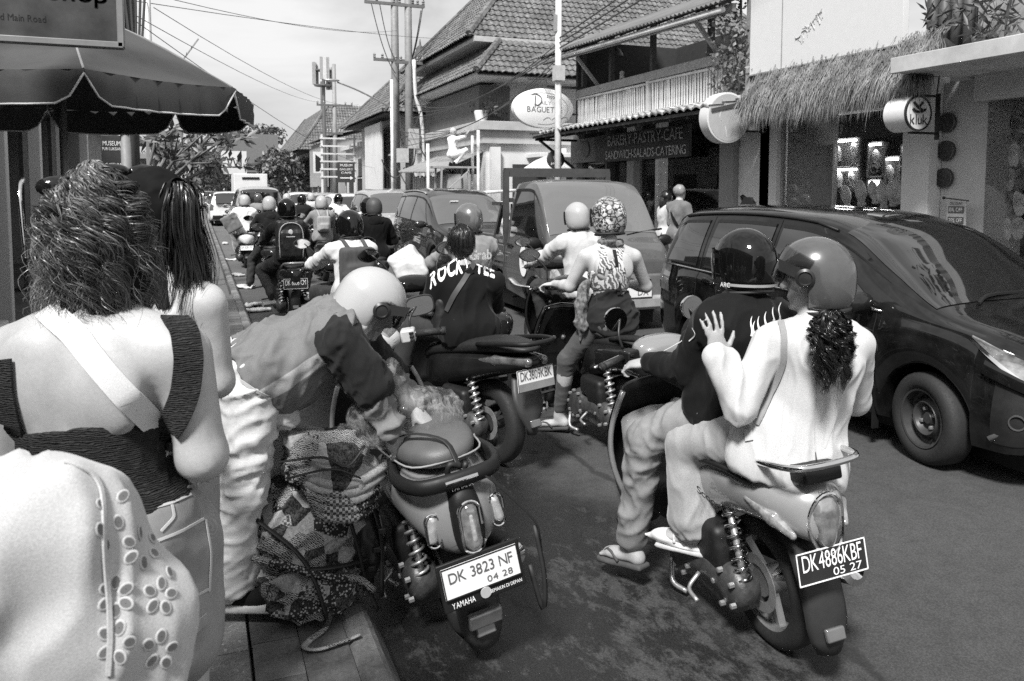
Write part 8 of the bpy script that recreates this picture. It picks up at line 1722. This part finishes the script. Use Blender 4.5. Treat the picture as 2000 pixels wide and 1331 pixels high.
# ------------------------------------------------------------------ crowd on scooters
def seat_J(b, hd, ys=.22, zs=.75, hb=.82, zb=1.0, sc=1.0, foot='board', lean=.06, look=0.0, arms=True):
    """a seated rider in scooter space turned into the street"""
    Rz = Matrix.Rotation(hd, 3, 'Z'); W = lambda x, y, z: b + Rz @ Vector((x, y, z)); p = zs + .09
    q = dict(pel=(0, ys, p), che=(0, ys + lean * .5, p + .30 * sc), nck=(0, ys + lean, p + .47 * sc), hed=(0, ys + lean + .04, p + .635 * sc), sl=(-.175 * sc, ys + lean * .7, p + .41 * sc), sr=(.175 * sc, ys + lean * .7, p + .41 * sc), wl=(-.27, hb - .06, zb + .03), wr=(.27, hb - .06, zb + .03), hl=(-.09, ys + .05, p - .03), hr=(.09, ys + .05, p - .03))
    if not arms: q['wl'] = (-.13, ys + .3, p + .12); q['wr'] = (.13, ys + .3, p + .12)
    q['al'], q['ar'] = ((-.15, ys + .46, .38), (.15, ys + .46, .38)) if foot == 'board' else ((-.34, ys + .25, .09), (.2, ys + .4, .36)) if foot == 'left' else ((-.2, ys + .12, .34), (.2, ys + .12, .34))
    J = {k: W(*v) for k, v in q.items()}
    for s_, e in (('l', -1), ('r', 1)): J['e' + s_] = two_bone(J['s' + s_], J['w' + s_], .29 * sc, .27 * sc, Rz @ Vector((e * .9, -.25, -.9))); J['k' + s_] = two_bone(J['h' + s_], J['a' + s_], .43 * sc, .43 * sc, Rz @ Vector((e * .5, 1, .6)))
    J['face'] = Rz @ Matrix.Rotation(look, 3, 'Z') @ V3(0, 1, -.06).normalized(); J['hup'] = V3(0, 0, 1); J['hup'] = (J['hup'] - J['face'] * J['hup'].dot(J['face'])).normalized(); return J
def rider(label, b, hd, top, bottom, helm, skin=SKINM, vox=.013, sleeve=1.93, o=.026, group='riders in the scooter queue', kind='jet', visor=VISD, shoe=None, sc=1.0, hood=False, pack=None, rot=None, **kw):
    J = seat_J(b, hd, sc=sc, **kw); fd = Matrix.Rotation(hd, 3, 'Z') @ V3(0, 1, 0); ft = {'l': fd, 'r': fd}
    t, L, body = person(label, J, V3(b.x, b.y, 0), skin, sc, 0, vox, feet=ft, group=group, face=abs(hd) > 1, toes=False, hands={'l': dict(curl=1.2), 'r': dict(curl=1.2)})
    k = sum(map(ord, label)) % 50; tee(t, L, top, o, sleeve, 'jacket' if sleeve > 1 else 'shirt', 1.02, hem=-.1, vox=vox, wr=(.011, .08, (.3, .1, 1), k)); trousers(t, L, bottom, .02, 1.92, sc, 0, 'trousers', vox, (.009, .06, (1, .2, .3), k + 1)); shoes(t, L, shoe or BLACKC, ft, sc)
    if hood: cloth(t, 'hood', SD(vox, .03).ell(L['nck'] - fd * .08 - V3(0, 0, .03), (.12, .075, .10)).cap(L['nck'] + V3(-.1, 0, 0), .045, L['nck'] + V3(.1, 0, 0), .045), top, (.012, .05, (1, 0, .4), 3))
    helmet(t, L, helm, kind, visor)
    if pack:
        c = L['che'] - fd * .21 - V3(0, 0, .05); w_, hgt, m_ = pack; Rm = np.array([fd.cross(V3(0, 0, 1)), fd, V3(0, 0, 1)]); bpk = cloth(t, 'backpack', SD(.01, .03).box(c, (w_ - .03, .05, hgt - .04), Rm, .04).box(c - fd * .07 - V3(0, 0, .05), (w_ - .06, .02, hgt - .12), Rm, .03), m_, (.006, .06, (0, 0, 1), 5))
        for e in (-1, 1): MB().tube([c + Vector(Rm[0]) * e * .08 + V3(0, 0, hgt), Vector(L['sl' if e < 0 else 'sr']).lerp(L['nck'], .45) + V3(0, 0, .08), Vector(L['sl' if e < 0 else 'sr']).lerp(L['nck'], .4) + fd * .14 - V3(0, 0, .05)], .018, 6, flat=.4).build('pack_strap', m_, t, True)
        if len(label) and hgt > .2: MB().tube([c - fd * .1 + Vector(Rm[0]) * x + V3(0, 0, z) for x, z in ((-w_ * .85, -hgt * .85), (-w_ * .88, hgt * .3), (-w_ * .6, hgt * .75), (0, hgt * .88), (w_ * .6, hgt * .75), (w_ * .88, hgt * .3), (w_ * .85, -hgt * .85))], .006, 5).build('pack_piping', PALEC, t, True)
    return t, L
FAR = dict(tail=STAIL, seat=SSEAT, detail=1, rim='dark', mirror='leaf'); HB, HW, HG, HL = MATS['helmet_black'], MATS['helmet_cream'], MATS['helmet_grey'], paint('helmet_pale', .35, .2)
WSC = paint('scooter_white', .6, .2); BSC = paint('scooter_dark', .012, .2)
def bike(label, b, hd, body, txt, dark=False, **kw): return scooter('scooter', label, b, hd, 0, dict(FAR, body=body, lines=((txt, .84, .5, 0, .12),), pdark=dark, **kw), group='scooters in the queue')
GP = M('print_pack', .6)
# c: motorcycle rider with black backpack
b = G(571, 632, 0); bk = bike('dark motorcycle with plate DK 6856 CM under backpack rider', b, R(2), BSC, 'DK 6856 CM', True, plate=(-.36, .56, .1), psize=(.30, .13)); MB().tube([(-.12, 0, .74), (-.13, -.25, .8), (-.07, -.37, .82), (.07, -.37, .82), (.13, -.25, .8), (.12, 0, .74)], .016, 7).build('grab_rail', STEEL, bk, True)
for e in (-1, 1): MB().tube([(e * .2, .1, .27), (e * .36, .05, .26)], .035, 8).build('foot_peg', STEEL, bk); coil((e * .13, -.02, .3), (e * .12, .04, .56), .032, 7, .007).build('shock_spring', CHROME, bk)
t, L = rider('rider in black jacket with large black backpack piped in white', b, R(2), DARKC, DENIMD, HB, pack=(.17, .26, M('pack_black', .014, .5)), foot='peg', vox=.014)
MB().ell(L['che'] + V3(0, -.33, .06), (.03, .004, .035), 10, 6).box(L['che'] + V3(0, -.335, .0), (.11, .004, .012)).build('pack_logo', GP, t)
# e: rider with white jacket
b = V3(1.30, 6.95, 0); bike('dark scooter under the rider in white jacket', b, R(4), BSC, 'DK 52', True); t, L = rider('rider in baggy white jacket with dark day pack and black helmet', b, R(4), mat_cloth('jacket_white', .55), DENIMD, HB, sc=.94, pack=(.14, .2, mat_cloth('pack_grey', .06)), vox=.011, look=.2, zs=.72)
MB().box(L['che'] + V3(0, -.315, -.06), (.12, .006, .06)).build('pack_patch', PALEC, t)
b2 = AY(797, 520, 6.6); o = ob('white_canister', SD(.012, .03).box((0, 0, 0), (.09, .07, .11), np.array(Euler((.2, .5, .3)).to_matrix()), .04).box((.02, 0, -.02), (.06, .06, .06), None, .05).mesh('can', (.006, .06, (1, 0, 0), 3)), M('canister', .62, .4), None, b2); tag(o, 'cloudy white plastic canister strapped ahead of the lettered shirt rider', 'canister')
# a..k: the rest of the queue
def pair(px, Y, bl, bm, txt, rl, top, bot, hm, pl=None, ptop=None, phm=None, hd=0, dark=False, **kw):
    x = AY(px, 370, Y).x; b = V3(x, Y, 0); bike(bl, b, hd, bm, txt, dark); pk = kw.pop('pack', None); v = kw.pop('vox', .02)
    out = rider(rl, b, hd, top, bot, hm, ys=.42 if pl else .22, vox=v, pack=pk, **kw)
    if pl: rider(pl, b, hd, ptop, bot, phm, ys=.05, arms=False, vox=v, lean=.02, **{k: q for k, q in kw.items() if k in ('hood', 'sc')})
    return out
pair(478, 18.6, 'pale scooter near the kerb carrying a couple', WSC, 'DK 6210 XX', 'driver in white shirt on the pale kerbside scooter', WHITEC, GREYC, HL, 'pillion rider in loose white shirt carrying a tote bag', WHITEC, HW)
tb_ = AY(452, 436, 18.4); o = ob('tote_bag', SD(.02, .03).box((0, 0, 0), (.14, .05, .16), np.array(Euler((0, .5, .4)).to_matrix()), .03).mesh('tote', (.02, .1, (0, 0, 1), 3)), mat_cloth('tote', .16), None, tb_); tag(o, 'dark tote bag hanging beside the white shirted pillion rider', 'bag')
pair(528, 14.2, 'dark scooter ridden by a hooded figure in pale helmet', BSC, 'DK 3190', 'rider in dark hooded jacket and pale round helmet', DARKC, DENIMD, HW, hood=True, foot='left')
pair(632, 15.4, 'dark scooter with round rear lamp under grey jacket rider', BSC, 'DK 2247', 'rider in grey jacket with small pale rucksack', GREYC, DENIMD, HL, pack=(.11, .15, mat_cloth('pack_pale', .28)))
pair(733, 11.4, 'dark scooter carrying two people in black hoodies', BSC, 'DK 4419', 'driver in black hoodie with glossy black helmet', BLACKC, DENIMD, HB, 'pillion rider in black hoodie with matt grey helmet', BLACKC, M('helmet_matt', .05, .6), hood=True, vox=.013)
t, L = pair(946, 6.25, 'delivery scooter half hidden behind the lettered shirt rider', BSC, 'DK 606KBV', 'delivery rider in grey printed jacket and metallic helmet', mat_cloth('delivery_jacket', .2), DENIMD, M('helmet_metal', .2, .2, .6, coat=.6), vox=.012, hd=R(6))
text('Grab', .2, .085, PRINTW, t, L['che'] + V3(.02, -.172, .06), (1, .1, 0), UZ, .002, fat=.02)
pair(1158, 6.4, 'dark scooter hidden beyond the tank top woman', BSC, 'DK 77', 'rider in pale long sleeves and grey helmet beyond the tank top woman', PALEC, DENIMD, HL, vox=.013)
for i, (px, Y, rl, top, hm) in enumerate(((562, 24, 'far rider in white with white helmet among the queue', WHITEC, HW), (592, 21, 'far rider in dark jacket and dark helmet ahead of small rucksack', DARKC, HB), (610, 27, 'far rider in pale jacket close to white hatchback', PALEC, HW), (505, 24, 'far rider in grey beside the pale van', GREYC, HG), (545, 31, 'far rider in black just behind the pale van', DARKC, HG))): pair(px, Y, rl.replace('rider', 'scooter ridden').replace(' with white helmet', ''), BSC, 'DK 1', rl, top, DENIMD, hm, vox=.02)
pair(657, 22.5, 'oncoming scooter between the queue and silver carrier', BSC, 'DK 2', 'oncoming rider in pale shirt with dark cap helmet', WHITEC, DENIMD, HB, hd=R(180), vox=.018)
pair(990, 11.2, 'oncoming scooter beside the pickup truck bed', WSC, 'DK 3', 'oncoming rider in white open helmet behind the truck bed', PALEC, DENIMD, HW, hd=R(185), vox=.012)
# ------------------------------------------------------------------ standing people farther off
def stander(label, b, face_deg, top, bottom, sc=1.0, hairm=HAIRD, vox=.018, armsup=False, cap=None, strap=False, skin=SKINM, longhair=False, sleeve=.7, crouch=False):
    b = Vector(b); Rz = Matrix.Rotation(R(face_deg), 3, 'Z'); W = lambda x, y, z: b + Rz @ Vector((x * sc, y * sc, z * sc)); J = dict(pel=W(0, 0, .95), che=W(0, .0, 1.25), nck=W(0, .0, 1.44), hed=W(0, .03, 1.60), sl=W(-.18, 0, 1.38), sr=W(.18, 0, 1.38), el=W(-.23, .05, 1.1), er=W(.23, .05, 1.1), wl=W(-.2, .25, .98), wr=W(.2, .25, .98), hl=W(-.09, 0, .9), hr=W(.09, 0, .9), kl=W(-.1, .03, .5), kr=W(.1, .03, .5), al=W(-.1, 0, .09), ar=W(.1, 0, .09), face=Rz @ V3(0, 1, 0), hup=V3(0, 0, 1))
    if armsup: J['er'] = W(.3, .22, 1.45); J['wr'] = W(.25, .42, 1.62); J['el'] = W(-.2, .25, 1.35); J['wl'] = W(-.1, .42, 1.6)
    if crouch:
        for k in J:
            if k[0] not in 'ka' and k not in ('face', 'hup'): J[k] = J[k] - V3(0, 0, .55 * sc)
        J['kl'], J['kr'] = W(-.2, .34, .52), W(.2, .34, .5)
    fd = J['face']; ft = {'l': fd, 'r': fd}; t, L, bo = person(label, J, b, skin, sc, 0, vox, feet=ft, face=True, toes=False); tee(t, L, top, .018, sleeve, 'shirt', sc, hem=-.1, vox=vox, wr=(.01, .08, (.2, 0, 1), 7)); trousers(t, L, bottom, .018, 1.9, sc, 0, 'trousers', vox); shoes(t, L, BLACKC, ft, sc)
    cloth(t, 'hair', SD(vox * .8, .02).ell(L['hed'] + V3(0, 0, .03) - fd * .02, (.09, .105, .10)).cut(L['hed'] + fd * .05, fd - V3(0, 0, .7)), cap or hairm, (.006, .03, (0, 0, 1), 3))
    if longhair: cloth(t, 'long_hair', SD(vox * .8, .03).ell(L['hed'] - fd * .06 - V3(0, 0, .08), (.085, .06, .14)), hairm, (.012, .03, (0, 0, 1), 3))
    if strap: MB().tube([L['sl'] + V3(0, 0, .07), L['che'] - fd * .135, L['pel'] - fd * .12 + Rz @ V3(.12, 0, .12)], .02, 6, flat=.3).build('bag_strap', BLACKC, t, True)
    return t, L
p = AX(1325, 430, 7.0); stander('person with pale tied hair and dark cross strap facing the bakery', (p.x, p.y, .13), -80, mat_cloth('top_grey', .14), GREYC, .98, M('hair_blond', .22, .5, var=.4), .015, strap=True, skin=SKINL, sleeve=1.9)
p = AX(1297, 430, 7.1); stander('dark haired person with black bag at the bakery window', (p.x + .15, p.y + .2, .13), -95, PALEC, DENIMD, .92, HAIRD, .015, longhair=True)
p = V3(6.78, 21.75, 2.40); stander('painter in white overalls crouching and reaching up from the trestle', p, -70, WHITEC, WHITEC, .92, HAIRD, .018, True, PALEC, sleeve=1.0, crouch=True)
for i, (px, Y, c, lab) in enumerate(((362, 30, WHITEC, 'far pedestrian in white walking on the left pavement'), (372, 34, GREYC, 'far pedestrian in grey beside the left signs'), (350, 26, DARKC, 'far pedestrian in dark clothes near the round sign'))): q = AY(px, 400, Y); stander(lab, (min(q.x, .1), Y, .15), 180 * (i % 2), c, DENIMD, .95, HAIRD, .03)
for i, (x, y, lab) in enumerate(((-1.05, 3.3, 'dark haired shopper half hidden in shade behind curly hair'), (-1.5, 3.9, 'vendor in black standing in the dark shop doorway'))): stander(lab, (x, y, .15), 60 if i == 0 else -120, BLACKC, BLACKC, .93 + .02 * i, HAIRD, .014, longhair=i == 0, skin=SKIND)
